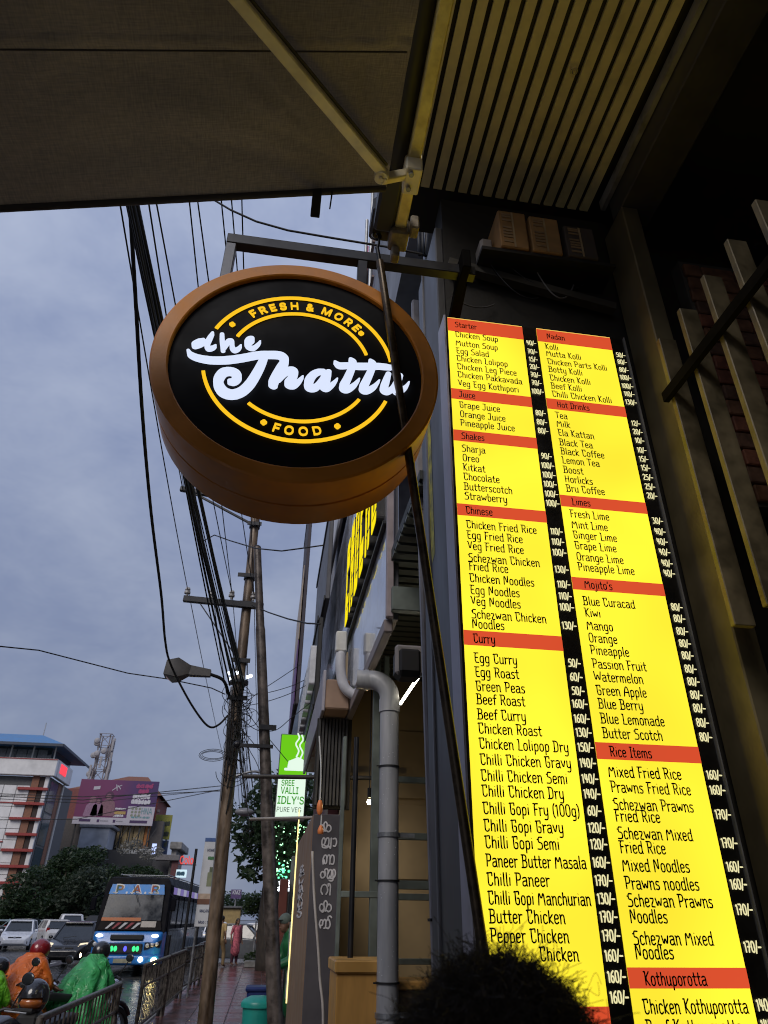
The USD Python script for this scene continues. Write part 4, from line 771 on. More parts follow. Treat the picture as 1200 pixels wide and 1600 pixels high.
for k in range(11):                                                    # and on from the pole, down the street
    p_ = np.array([-.62+RNG.uniform(-.10, .12), Y1, RNG.uniform(4.1, 4.8)]); cable(hang(p_, (-.55+RNG.uniform(-.5, .4), 44, 5.2+RNG.uniform(-.4, .6)), RNG.uniform(.3, .9), 16), RNG.choice([.006, .009]), 'thin cable running on down the street from the power pole', 'cables down the street')
for k, x in enumerate((-1.48, -1.13, -.84, -.52)): cable(hang((x, Y1-.1, 5.76), (x+.2, 44, 6.1), .5, 16), .006, ('leftmost', 'second', 'third', 'rightmost')[k]+' bare wire running on from the cross arm', 'bare wires down the street')
cb = [at_y(u, v, Y) for u, v, Y in ((203, 320, 3.0), (212, 470, 3.6), (222, 640, 4.4), (236, 800, 5.6), (252, 930, 7.0), (258, 1000, 8.2), (266, 1036, 8.9), (290, 1085, 9.2), (312, 1120, 9.4), (328, 1136, 9.5), (342, 1132, 9.6), (356, 1118, 9.65))]
cable(np.vstack([[cb[0]+(cb[0]-cb[1])*6], spline(cb, 6)]), .014, 'thick black cable swinging out left past the street lamp', sides=7)
cable([at_y(u, v, Y) for u, v, Y in ((-60, 1003, 7.5), (0, 1010, 8), (60, 1016, 8.5), (130, 1034, 9.0), (200, 1052, 9.4), (262, 1061, 9.5), (330, 1075, 9.6), (352, 1085, 9.65))], .008, 'single wire crossing the sky from the left to the street lamp')
cable([at_y(u, v, Y) for u, v, Y in ((312, 865, 9.0), (318, 845, 8.8), (335, 836, 8.6), (360, 845, 8), (400, 857, 7), (440, 861, 6.5), (470, 857, 6.3), (505, 852, 6.2))], .008, 'curved wire from the pole across to the shop fascia')
cable([at_y(u, v, Y) for u, v, Y in ((394, 946, 9.5), (420, 957, 8.5), (450, 967, 7.5), (480, 974, 6.8), (500, 975, 6.6))], .009, 'black wire dropping from the cross arm to the shops')
cable([at_y(u, v, Y) for u, v, Y in ((330, 310, 2.6), (360, 328, 2.5), (400, 346, 2.45), (450, 360, 2.4), (520, 372, 2.35), (600, 385, 2.3), (660, 397, 2.3))], .006, 'thin wire sagging from the awning to the sign bracket')
for k, pts in enumerate([((365, 1115), (400, 1085), (440, 1058), (470, 1038)), ((375, 1090), (420, 1082), (455, 1072), (475, 1063)), ((370, 1105), (410, 1098), (450, 1085), (480, 1070)), ((372, 1118), (400, 1140), (430, 1141), (455, 1122), (485, 1098)), ((368, 1095), (385, 1160), (400, 1190), (410, 1215)), ((372, 1085), (395, 1125), (425, 1160), (450, 1190)), ((366, 1080), (380, 1120), (388, 1170), (395, 1230)), ((362, 1120), (376, 1180), (384, 1240), (390, 1290)), ((370, 1130), (395, 1160), (412, 1180), (424, 1190))]):
    cable(spline([at_y(u, v, 9.6-.12*i) for i, (u, v) in enumerate(pts)], 6), .005, ('highest', 'second', 'third', 'fourth', 'fifth', 'sixth', 'seventh', 'eighth', 'ninth')[k]+' counted down of the thin wires leaving the tangle at the power pole', 'wires leaving the tangle')
tg = []
for k in range(34):
    c = on_pole(RNG.uniform(3.2, 4.35))+(RNG.uniform(-.04, .12), -.1, 0); R1 = RNG.uniform(.05, .19); t = np.linspace(0, RNG.uniform(3, 7), 16)
    tg.append(tube(np.c_[c[0]+R1*np.cos(t+k)+.01*t, c[1]+.05*np.sin(t*2), c[2]+R1*.8*np.sin(t+k)-.02*t], .0045, 4))
for k in range(16):
    x = RNG.uniform(-.10, .10); z_ = RNG.uniform(3.7, 4.4); c = on_pole(z_); tg.append(tube(spline([c+(x, -.09, 0), c+(x*.8+.02, -.10, -.5), c+(x*.5, -.09, -RNG.uniform(.6, 1.1))], 4), .007, 4))
pp.part('wire_tangle', cat(tg), cable_black, True, kind='stuff')
c = at_y(335, 1180, 9.6)
for k in range(3):
    t = np.linspace(0, 6.5, 22); pp.part('wire_coil', tube(np.c_[c[0]-.02+(.14+.02*k)*np.cos(t+k), c[1]+.03*np.sin(t), c[2]+(.05+.012*k)*np.sin(t+k)], .004, 4), cable_black, True)
for k, (v0, v1, Yc_) in enumerate([(1273, 1281, 26), (1238, 1240, 24), (1243, 1236, 22), (1248, 1246, 30)]):
    cable([at_y(-120, v0+9*(k == 0), Yc_), at_y(120, (v0+v1)/2+3, Yc_), at_y(345, (v1 if k else 1234), Yc_)] if k == 0 else [at_y(-120, v0-2*k, Yc_), at_y(130, v0+7, Yc_), at_y(345, v1-4*k, Yc_)], .012, ('lowest', 'third', 'second', 'highest')[k]+' of the cables strung across the road before the billboard', 'cables across the road')

# ------------------------------------------------------------------ pavement furniture: guard rails, bins, sign hoarding
def rail(x0, y0, x1, y1, label, h=.95, tilt=0.):
    t = Thing('guard_rail', label, 'railing', ((x0+x1)/2, (y0+y1)/2, 0), 'guard rails along the kerb'); a, b = np.array([x0, y0, 0.]), np.array([x1, y1, 0.]); L = np.linalg.norm(b-a); rm = M('rail_steel', (.05, .042, .036), .35, .4, scale=9, var=.6, col2=(.17, .15, .13))
    t.part('top_rail', rod(a+(0, 0, h), b+(0, 0, h), .028, 10), rm, 40); t.part('mid_rail', rod(a+(0, 0, h-.28), b+(0, 0, h-.28), .018, 8), rm, 40); t.part('bottom_rail', rod(a+(0, 0, .16), b+(0, 0, .16), .02, 8), rm, 40)
    for f in (0, 1): t.part('post', rod(a+(b-a)*f+(0, 0, -.02), a+(b-a)*f+(0, 0, h+.01), .03, 10), rm, 40)
    n = int(L/.16)
    for k in range(1, n): p = a+(b-a)*k/n; t.part('picket', rod(p+(0, 0, .17), p+(0, 0, h-.28), .009, 5), rm)
    for k in range(1, n): p = a+(b-a)*k/n; t.part('picket', rod(p+(0, 0, h-.27), p+(0, 0, h-.03), .009, 5), rm)
    return t
rail(-1.70, 7.25, -1.66, 10.75, 'nearest steel guard rail, before the raincoated riders', .88)
rail(-1.72, 13.3, -1.68, 16.3, 'guard rail lit yellow by a headlight, left of the power pole')
rail(-1.68, 16.5, -1.66, 19.6, 'middle guard rail behind the one lit by the headlight')
rail(-1.80, 20.0, -1.52, 23.2, 'skewed guard rail farther up the kerb', .95)
rail(-1.66, 23.6, -1.64, 27.0, 'farthest guard rail beside the bus')
for k, (x, y, h) in enumerate(((-1.76, 19.8, 3.1), (-1.75, 23.4, 2.6), (-1.74, 27.4, 2.8), (-1.75, 16.4, 1.3))):
    solo('railing_post', rod((x, y, -.05), (x, y, h), .035, 10), black_metal, ('tallest', 'second', 'third', 'shortest')[k]+' thin black post standing in the line of guard rails', 'post', 'black posts at the kerb', smooth=40)
teal = M('bin_teal', (.02, .33, .27), .35, scale=4, var=.12)
bn = Thing('waste_bin', 'teal green plastic bin with a domed lid on the pavement', 'bin', (.07, 11.0, 0))
bn.part('body', lathe([(0, .0), (.165, .0), (.172, .02), (.198, .62), (.21, .635), (.20, .635), (0, .62)], (.07, 11.0, 0), n=36), teal, 40); bn.part('lid', lathe([(.222, .62), (.225, .665), (.20, .70), (.12, .735), (0, .745), (0, .69), (.2, .655), (.215, .62), (.222, .62)], (.07, 11, 0), n=36), teal, 40)
b2 = Thing('blue_crate', 'dark blue plastic tub standing behind the teal bin', 'tub', (.16, 12.2, 0)); blue = M('tub_blue', (.012, .025, .12), .4)
b2.part('body', cbox(-.10, .33, 12.0, 12.4, 0, .72, .03), blue); b2.part('rim', cbox(-.125, .355, 11.98, 12.42, .70, .76, .02), blue)
b2.part('print', box(.02, .20, 11.988, 11.991, .60, .64), white_paint)
Yh = 20.; a, b = at_y(303, 1448, Yh), at_y(358, 1310, Yh)
hd = Thing('roadside_hoarding', 'white roadside hoarding with a house picture behind the power pole', 'hoarding', ((a[0]+b[0])/2, Yh, 0)); W, H = b[0]-a[0], b[2]-a[2]
hd.part('board', cbox(a[0], b[0], Yh, Yh+.05, a[2], b[2], .006), M('hoarding_white2', (.56, .57, .58), .5, var=.05))
def hq(x0, x1, z0, z1, m, off=.004): hd.part('print', box(a[0]+W*x0, a[0]+W*x1, Yh-off, Yh-off+.002, a[2]+H*z0, a[2]+H*z1), m)
hq(0, 1, .955, 1, M('print_blue', (.06, .12, .30))); hq(0, 1, .30, .36, M('print_buff', (.45, .34, .25))); hq(0, 1, .24, .30, M('print_brown', (.16, .07, .04))); hq(.28, .62, .44, .60, M('print_olive', (.22, .24, .14))); hq(.34, .56, .60, .66, M('print_darkolive', (.10, .12, .07)))
di = M('print_ink', (.02, .03, .10), .5)
for txt, z_, h, f in (('HOME', .84, .06, .30), ('MALANKARA', .155, .065, .66), ('Mob : 98123', .035, .06, .72)):
    hd.part('lettering', inter(txt, h, (a[0]+W*.14, Yh-.003, a[2]+H*z_), FX, FY, True, W*f, .003), di)
hd.part('lettering', slab(script_line(7, W*.5, .08, .008, 3), (a[0]+W*.22, Yh-.003, a[2]+H*.745), FX, FY, .003), M('print_green', (.05, .16, .06)))
for x in (.08, .92): hd.part('leg', rod((a[0]+W*x, Yh+.06, 0), (a[0]+W*x, Yh+.06, a[2]+H*.9), .025, 8), steel)
# green lit sign
Yg = 10.; a, b = at_y(428, 1281, Yg), at_y(478, 1148, Yg); W, H = b[0]-a[0]+.05, b[2]-a[2]
gs = Thing('green_sign', 'lit green and white hanging restaurant sign with a steaming bowl', 'sign', ((a[0]+b[0])/2, Yg, a[2]))
gs.part('case', cbox(a[0], a[0]+W, Yg+.003, Yg+.12, a[2], a[2]+H, .006), M('sign_case', (.2, .2, .2), .4)); zs = a[2]+H*.495
lg = E('sign_green_light', (.16, .62, .012), .95); lw = E('sign_paper_light', (.80, .97, .82), 1.0); gi = M('sign_green_ink', (.03, .20, .03), .5)
gs.part('green_panel', box(a[0]+.012, a[0]+W-.012, Yg-.003, Yg+.001, zs, a[2]+H-.012), lg); gs.part('white_panel', box(a[0]+.012, a[0]+W-.012, Yg-.003, Yg+.001, a[2]+.03, zs-.002), lw)
gs.part('bowl', flat(unary_union([LineString([(.1, .0), (.38, .0)]).buffer(.018), Polygon([(.14, .03), (.36, .03), (.36, .10), (.31, .13), (.26, .15), (.2, .12), (.15, .10)]).buffer(.015)]), (a[0]+W-.40, Yg-.006, zs+.09), FX, FY), lw)
for k in (0, 1): gs.part('steam', flat(LineString(spline([(0, 0), (.025, .08), (-.02, .17), (.02, .25), (.0, .31)], 6)).buffer(.011), (a[0]+W-.16+.055*k, Yg-.006, zs+.26-.02*k), FX, FY), lw)
for txt, f, h, w in (('SREE', .395, .075, .18), ('VALLI', .305, .085, .24), ('IDLY\'S', .19, .095, .36), ('PURE VEG', .10, .062, .33)):
    gs.part('lettering', inter(txt, h, (a[0]+(.055 if f > .3 else .02), Yg-.0045, a[2]+H*f-.012), FX, FY, txt != 'PURE VEG', w, .002), gi if txt == 'PURE VEG' else E('sign_letter_green', (.06, .36, .03), .9))
gs.part('bracket', beam((a[0]+W, Yg+.06, a[2]+H*.8), (a[0]+W+.5, Yg+.06, a[2]+H*.8), .04, .04), black_metal)

# ------------------------------------------------------------------ people
skin = M('skin_brown', (.20, .105, .065), .5); hair_m = M('hair_black', (.012, .010, .009), .6); trouser = M('cloth_dark', (.025, .025, .03), .8)
def head_mesh(c, s=1., turn=0.):                                       # a head with brow, nose, chin and ears, facing local -y
    ms = [m3.Manifold.sphere(1, 22).scale((.074*s, .093*s, .098*s)).translate((0, .012*s, .018*s)), m3.Manifold.sphere(1, 18).scale((.056*s, .060*s, .070*s)).translate((0, -.028*s, -.050*s)),
          m3.Manifold.batch_hull([m3.Manifold.sphere(.008*s, 8).translate((0, -.088*s, .012*s)), m3.Manifold.sphere(.015*s, 8).translate((0, -.098*s, -.022*s)), m3.Manifold.sphere(.010*s, 8).translate((0, -.075*s, -.025*s))]),
          m3.Manifold.sphere(1, 10).scale((.022*s, .012*s, .010*s)).translate((0, -.084*s, -.058*s))]
    for k in (-1, 1): ms.append(m3.Manifold.sphere(1, 10).scale((.010*s, .020*s, .030*s)).translate((k*.075*s, .015*s, -.005*s)))
    return [m.rotate((0, 0, turn)).translate(tuple(map(float, c))) for m in ms]
def hand_bones(w, d, side):                                           # palm, four fingers and a thumb, slightly curled
    w = np.array(w, float); d = np.array(d, float)/np.linalg.norm(d); s = np.cross(d, (0, 0, 1.)); s = s/np.linalg.norm(s) if np.linalg.norm(s) > .1 else np.array([0, 1., 0]); c = np.cross(s, d)
    B = [(w, .026, w+d*.085, .030)]
    for i, l in enumerate((.068, .078, .072, .058)):
        k = w+d*.085+s*(.0245-.0163*i); m_ = k+d*l*.55+c*.008*side; B += [(k, .0095, m_, .0088), (m_, .0088, m_+d*l*.4+c*.022*side, .0075)]
    t = w+d*.03+s*.03; B += [(t, .012, t+d*.035+s*.022, .0105), (t+d*.035+s*.022, .0105, t+d*.065+s*.026, .0085)]
    return B
def person(label, loc, rz, hgt, J, clothes, cat_='person', s_ref=.03, hair=None, headgear=None, turn=0., group=None):
    t = Thing('person', label, cat_, loc, group, rz, local=True); k = hgt/1.7
    P = {n: np.array(p, float)*k for n, p in J.items()}
    B = [(P['hip'], .125*k, P['waist'], .115*k), (P['waist'], .115*k, P['chest'], .135*k), (P['chest'], .125*k, P['neck'], .055*k), (P['neck'], .05*k, P['head']-(0, -.01*k, .08*k), .05*k), (P['shl'], .055*k, P['shr'], .055*k)]
    for a in 'lr':
        B += [(P['sh'+a], .052*k, P['el'+a], .040*k), (P['el'+a], .040*k, P['wr'+a], .027*k), (P['hip']+((-.08 if a == 'l' else .08)*k, 0, -.02*k), .085*k, P['kn'+a], .058*k), (P['kn'+a], .056*k, P['an'+a], .038*k), (P['an'+a], .038*k, P['an'+a]+np.array([0, -.13, -.045])*k, .03*k)]
        B += hand_bones(P['wr'+a], P['wr'+a]-P['el'+a], 1)
    t.part('body', blob(B, s_ref, 6, head_mesh(P['head'], k, turn)), skin, True)
    for nm, bones, mat in clothes(P, k): t.part(nm, blob(bones, .035, 5), mat, True)
    if hair: t.part('hair', hair(P, k), hair_m, True)
    if headgear:
        for nm, me, mat in headgear(P, k): t.part(nm, me, mat, 40)
    return t
STAND = dict(hip=(0, 0, .92), waist=(0, 0, 1.08), chest=(0, 0, 1.30), neck=(0, .01, 1.47), head=(0, -.01, 1.60), shl=(-.17, 0, 1.40), shr=(.17, 0, 1.40), ell=(-.24, .03, 1.13), elr=(.24, .03, 1.13), wrl=(-.25, -.05, .90), wrr=(.25, -.05, .90), knl=(-.10, -.02, .50), knr=(.10, .01, .50), anl=(-.10, .04, .08), anr=(.11, .04, .08))
def cap_hair(P, k): return tri(m3.Manifold.sphere(1, 20).scale((.083*k, .100*k, .095*k)).translate(tuple(map(float, P['head']+np.array([0, .025, .032])*k))))
def long_hair(P, k): return cat([cap_hair(P, k), hullpts([P['head']+np.array(q)*k for q in ((-.05, .08, 0), (.05, .08, 0), (-.05, .09, -.28), (.05, .09, -.28))], .035*k)])
pink = M('cloth_pink', (.48, .12, .16), .8, scale=14, var=.5); dupatta = M('cloth_darkred', (.09, .03, .05), .8)
def kurta(P, k): return [('tunic', [(P['chest'], .15*k, P['hip'], .16*k), (P['hip'], .16*k, (0, 0, .50*k), .20*k), (P['shl'], .062*k, P['shr'], .062*k), (P['shl'], .062*k, P['ell'], .05*k), (P['shr'], .062*k, P['elr'], .05*k), (P['chest'], .14*k, P['neck']-(0, 0, .04*k), .07*k)], pink), ('trousers', [(P['kn'+a]+(0, 0, .05*k), .085*k, P['an'+a]+(0, 0, .03*k), .06*k) for a in 'lr'], dupatta), ('shawl', [(P['shr']+(0, -.08*k, .03*k), .05*k, P['hip']+(.12*k, -.1*k, -.1*k), .05*k), (P['shr']+(0, .05*k, .04*k), .05*k, P['hip']+(.14*k, .12*k, -.2*k), .06*k)], dupatta)]
def shirt(m, m2=trouser, lower=True):
    def f(P, k): return [('shirt', [(P['chest'], .148*k, P['hip'], .14*k), (P['shl'], .064*k, P['shr'], .064*k), (P['shl'], .064*k, P['shl']*.3+P['ell']*.7, .055*k), (P['shr'], .064*k, P['shr']*.3+P['elr']*.7, .055*k), (P['chest'], .13*k, P['neck']-(0, 0, .05*k), .07*k)], m), ('trousers', [(P['hip'], .138*k, P['hip']-(0, 0, .06*k), .13*k)]+sum([[(P['hip']+((-.08 if a == 'l' else .08)*k, 0, -.03*k), .098*k, P['kn'+a], .075*k), (P['kn'+a], .075*k, P['an'+a]+(0, 0, .02*k), .062*k)] for a in 'lr'], []), m2)]
    return f
wp = at_z(365, 1508, 0); person('woman in a long pink tunic standing on the wet pavement', (wp[0], wp[1], -.0), .5, 1.58, STAND, kurta, hair=long_hair)
WALK = dict(STAND, knl=(-.09, -.18, .52), anl=(-.09, -.20, .09), knr=(.09, .06, .50), anr=(.10, .28, .12), ell=(-.25, .08, 1.14), wrl=(-.24, .02, .92), wrr=(.22, -.2, .95))
p_ = at_y(341, 1500, 31.5); person('man in a buff yellow shirt walking beyond the power pole', (p_[0], 31.5, 0), 2.6, 1.66, WALK, shirt(M('cloth_buff', (.42, .30, .13), .8), M('cloth_khaki', (.26, .18, .09), .8)), hair=cap_hair)
p_ = at_y(408, 1480, 36.); person('person in dark clothes with a brown bag near the flower bed', (p_[0], 33.2, 0), 2.9, 1.6, STAND, shirt(M('cloth_maroon', (.08, .025, .03), .8), M('cloth_black', (.02, .02, .02), .8)), hair=long_hair)
BEND = dict(STAND, waist=(0, -.03, 1.07), chest=(0, -.10, 1.27), neck=(0, -.17, 1.42), head=(0, -.24, 1.53), shl=(-.17, -.12, 1.36), shr=(.17, -.12, 1.36), ell=(-.21, -.20, 1.10), elr=(.21, -.18, 1.10), wrl=(-.12, -.34, .98), wrr=(.10, -.36, 1.02))
rain_green = M('raincoat_darkgreen', (.012, .12, .035), .4, scale=6, var=.35, bump=.4, bscale=14)
def smock(P, k): return [('raincoat', [(P['chest'], .17*k, P['hip'], .19*k), (P['hip'], .18*k, (0, 0, .55*k), .20*k), (P['shl'], .085*k, P['shr'], .085*k), (P['shl'], .08*k, P['ell'], .07*k), (P['ell'], .07*k, P['wrl'], .055*k), (P['shr'], .08*k, P['elr'], .07*k), (P['elr'], .07*k, P['wrr'], .055*k), (P['chest'], .15*k, P['neck'], .085*k)], rain_green)]
def pale_cap(P, k):
    c = P['head']+np.array([0, .0, .045])*k; return [('cap', tri(m3.Manifold.sphere(1, 18).scale((.088*k, .106*k, .082*k)).translate(tuple(map(float, c)))), M('cap_greygreen', (.16, .20, .17), .8)), ('cap_peak', tri(m3.Manifold.sphere(1, 14).scale((.07*k, .09*k, .012*k)).translate(tuple(map(float, c+np.array([0, -.10, -.005])*k)))), M('cap_greygreen', (.16, .20, .17), .8))]
person('stooping worker in a dark green raincoat and pale cap beside the lettered pillar', (.60, 11.7, 0), -1.25, 1.72, BEND, smock, headgear=pale_cap, hair=cap_hair)
a, b = at_y(447, 1560, 11.5), at_y(455, 1440, 11.5); solo('broom_stick', rod(a, b, .018, 8), M('stick_pale', (.45, .44, .42), .6), 'pale pole leaning beside the worker in dark green', 'pole', smooth=40)

# ------------------------------------------------------------------ foliage
def leaves(clumps, n, size, rng, flat_=.7):
    c = np.array([q[:3] for q in clumps]); r = np.array([q[3] for q in clumps]); w = r**2/np.sum(r**2); i = rng.choice(len(c), n, p=w)
    d = rng.normal(size=(n, 3)); d /= np.linalg.norm(d, axis=1, keepdims=True); p = c[i]+d*(r[i]*rng.uniform(.35, 1.05, n)**.6)[:, None]*np.array([1, 1, flat_])
    a = rng.normal(size=(n, 3)); a[:, 2] *= .6; a /= np.linalg.norm(a, axis=1, keepdims=True); b = np.cross(a, rng.normal(size=(n, 3))); b /= np.linalg.norm(b, axis=1, keepdims=True)
    s = (size*rng.uniform(.6, 1.35, n))[:, None]; v = np.stack([p-a*s, p-b*s*.42+a*s*.1, p+a*s, p+b*s*.42+a*s*.1], 1).reshape(-1, 3); k = np.arange(n)[:, None]*4
    return trimesh.Trimesh(v, np.vstack([k+np.array([0, 1, 2]), k+np.array([0, 2, 3])]), process=False)
def tree(label, x, y, h, r, n, leaf, size, seed, z0=0., trunk=.16, bark=None, crown_low=.35, ncl=16, group=None):
    g = np.random.default_rng(seed); t = Thing('tree', label, 'tree', (x, y, z0), group); cl = []
    for k in range(ncl):
        a = g.uniform(0, 6.28); rr = r*math.sqrt(g.uniform(0, 1))*.8; zz = z0+h*g.uniform(crown_low, .9); cl.append((x+rr*math.cos(a), y+rr*math.sin(a), zz, r*g.uniform(.25, .45)))
    cl.append((x, y, z0+h*.85, r*.4)); bk = bark or M('bark', (.07, .055, .04), .9, scale=10, var=.4, bump=.5)
    t.part('trunk', tube(spline([(x, y, z0-.1), (x+.06*r, y, z0+h*.22), (x-.03*r, y, z0+h*.5), (x, y, z0+h*.75)], 4), np.linspace(trunk, trunk*.4, 13), 9), bk, True)
    for c in cl[::3]:
        t.part('branch', tube(spline([(x, y, z0+h*.3), ((x+c[0])/2, (y+c[1])/2, z0+h*.3+(c[2]-z0-h*.3)*.6), c[:3]], 4), np.linspace(trunk*.5, trunk*.12, 9), 6), bk, True)
    t.part('crown', leaves(cl, n, size, g), leaf, kind='stuff'); return t
lf1, lf2, lf3 = LEAF('leaf_dark', (.042, .085, .028)), LEAF('leaf_mid', (.06, .11, .034)), LEAF('leaf_grey', (.055, .085, .045))

# ------------------------------------------------------------------ vehicles
dark_glass = M('car_glass', (.02, .025, .03), .06, spec=.9); chrome = M('chrome', (.6, .6, .62), .15, 1.0, var=.05); lamp_off = M('lamp_clear', (.5, .5, .5), .1, coat=.8); red_lamp = M('lamp_red', (.35, .015, .015), .2); plate_w = M('plate_white', (.6, .6, .58), .5); plastic = M('plastic_black', (.02, .02, .02), .55)
head_on = E('headlight_warm', (1.0, .80, .48), 16.0); red_on = E('tail_light', (1.0, .05, .03), 2.0)
def loft(secs, r=.07):
    parts = []
    for A, B in zip(secs[:-1], secs[1:]):
        pts = [(s*(w-r), y, z_) for (y, w, z0, z1) in (A, B) for s in (-1, 1) for z_ in (z0+r, z1-r)]
        parts.append(m3.Manifold.batch_hull([m3.Manifold.sphere(r, 10).translate(p) for p in pts]))
    m = m3.Manifold.batch_boolean(parts, m3.OpType.Add).refine_to_length(.12); t = tri(m); t.merge_vertices(); trimesh.smoothing.filter_taubin(t, iterations=6); return t
def wheel(t, x, y, r=.30, w=.19):
    p = t.part('wheel', lathe([(0, -w/2), (r*.7, -w/2), (r*.95, -w/2), (r, -w*.3), (r, w*.3), (r*.95, w/2), (0, w/2)], (x, y, r), 'x', 22), rubber, 40)
    s = 1 if x > 0 else -1; t.part('rim', cat([lathe([(0, 0), (r*.64, 0), (r*.62, .015), (r*.2, .03), (0, .03)], (x+(s*(w/2+.002) if s > 0 else -w/2-.032), y, r), 'x', 18)]), chrome, 40, under=p)
def car(name, label, loc, rz, paint, L=3.75, W=1.68, H=1.50, kind='hatch', lights=False, group=None, far=False):
    t = Thing(name, label, 'car', loc, group, rz, local=True); h = W/2; f, b = -L/2, L/2; zb = .60*H
    t.part('body', loft([(f, h*.70, .30, .58), (f+.14, h*.92, .22, .72), (f+.85, h*.99, .20, .90), (-.1*L, h, .18, zb+.06), (b-.55, h*.99, .18, zb+.08), (b-.10, h*.93, .24, zb+.03), (b, h*.80, .34, .78)]), paint, True)
    tb = b-.25 if kind != 'sedan' else b-.95; tr = b-.55 if kind != 'sedan' else b-1.35
    def hull(ps): return tri(m3.Manifold.hull_points(np.array(ps)))
    gl = [(s*h*.88, y, zb) for s in (-1, 1) for y in (f+.95, tb)]+[(s*h*.70, y, H-.06) for s in (-1, 1) for y in (f+1.55, tr)]
    t.part('windows', hull(gl), dark_glass)
    t.part('roof', loft([(f+1.45, h*.66, H-.10, H-.03), (f+1.8, h*.72, H-.10, H+.01), (tr-.2, h*.72, H-.10, H), (tr+.06, h*.68, H-.12, H-.03)], .03), paint, True)
    for s in (-1, 1):
        t.part('pillar', beam((s*h*.885, f+.93, zb), (s*h*.70, f+1.55, H-.05), .07, .05), paint); t.part('pillar', beam((s*h*.895, .1, zb), (s*h*.71, .1, H-.05), .06, .05), paint); t.part('pillar', beam((s*h*.89, tb-.08, zb), (s*h*.70, tr-.03, H-.05), .16, .05), paint)
        m_ = t.part('mirror', ball((s*(h+.09), f+1.15, zb+.06), .09, 1, (1, .6, .75)), paint, True)
        t.part('headlight', tri(m3.Manifold.hull_points(np.array([(s*h*.55, f+.10, .60), (s*h*.9, f+.20, .66), (s*h*.93, f+.42, .80), (s*h*.62, f+.30, .78), (s*h*.6, f+.06, .68)])*np.array([1, 1, H/1.5]))), E('headlight_dim', (1.0, .84, .6), 1.2) if lights else lamp_off)
        t.part('fog_lamp', lathe([(0, 0), (.085, 0), (.085, .03), (0, .04)], (s*h*.74, f+.015, .40), 'y', 14), head_on if lights else plastic)
        t.part('tail_lamp', box(s*h*.70, s*h*.93, b-.10, b-.03, .80, 1.02), red_lamp)
        t.part('door_handle', box(s*h*1.0-.01, s*h*1.0+.015, .3, .46, .80, .825), paint)
        for y in (f+.68, b-.62): wheel(t, s*(h-.09), y, .30 if H < 1.6 else .34)
    t.part('grille', cbox(-h*.42, h*.42, f-.012, f+.06, .56, .66, .02), plastic); t.part('lower_grille', cbox(-h*.55, h*.55, f-.004, f+.06, .29, .40, .02), plastic)
    t.part('badge', lathe([(0, 0), (.06, 0), (.06, .02), (0, .02)], (0, f-.03, .62), 'y', 14), chrome); t.part('number_plate', box(-.25, .25, f-.028, f-.015, .44, .545), plate_w)
    t.part('rear_plate', box(-.25, .25, b+.004, b+.012, .55, .66), plate_w); t.part('rear_window', tri(m3.Manifold.hull_points(np.array([(s*h*.74, tb+.012, zb+.08) for s in (-1, 1)]+[(s*h*.6, tr+.02, H-.12) for s in (-1, 1)]+[(s*h*.6, tr-.1, H-.12) for s in (-1, 1)]))), dark_glass)
    t.part('wiper', rod((-.4, f+.98, zb+.03), (.1, f+1.06, zb+.10), .01, 5), plastic)
    return t
def paint(n, c, **k): return M('paint_'+n, c, .25, var=.06, coat=.6, **k)
RZ = -.12
g_ = at_z(38, 1479, -.12); car('hatchback', 'white hatchback with a black grille coming towards us at the left', (-13.9, 50.0, -.10), .16, paint('white', (.78, .79, .82)))
car('hatchback', 'black hatchback with lit fog lamps beside the blue bus', (-7.35, 35.0, -.1), -.06, paint('black', (.012, .012, .014)), H=1.52, lights=True)
car('suv', 'white tall wagon seen from behind, beyond the white hatchback', (-14.6, 65.0, -.1), math.pi+.30, paint('white', (.78, .79, .82)), L=4.5, W=1.8, H=1.85)
car('sedan', 'white car seen from the side behind the white hatchback', (-14.2, 58.5, -.1), math.pi+.45, paint('offwhite', (.6, .6, .6)), L=4.2, W=1.74, H=1.5)
car('sedan', 'black parked car at the left edge behind the white hatchback', (-18.3, 56.5, -.1), .6, paint('black', (.012, .012, .014)), L=4.3, kind='sedan')
car('sedan', 'dark grey car at the far left under the white fence', (-22.5, 63.0, -.1), 1.2, paint('grey', (.03, .032, .036)), L=4.3, kind='sedan')
car('sedan', 'dark car between the white wagon and the trees', (-18.5, 68.0, -.1), 1.4, paint('slate', (.02, .024, .03)), L=4.3, kind='sedan')
car('hatchback', 'dark maroon car behind the white wagon', (-12.9, 68.0, -.1), math.pi, paint('maroon', (.05, .012, .014)), L=3.9)
car('sedan', 'grey car crossing the street end behind the woman in pink', (-1.05, 37.6, -.116), 1.45, paint('steel', (.10, .105, .11)), L=4.2, kind='sedan')
for k, (x, y) in enumerate(((-4.2, 62), (-2.9, 55), (-6.5, 70), (-3.4, 78), (-5.8, 90))):
    car('hatchback', ('dark car far down the street behind the bus', 'white car far down the street right of the bus', 'grey car in the distant traffic', 'small car farthest but one down the street', 'farthest car down the street')[k], (x, y, -.12), .05*k, (paint('black', (.012, .012, .014)), paint('white', (.6, .6, .6)), paint('steel', (.1, .1, .1)))[k % 3], lights=(k in (1, 2, 3)))
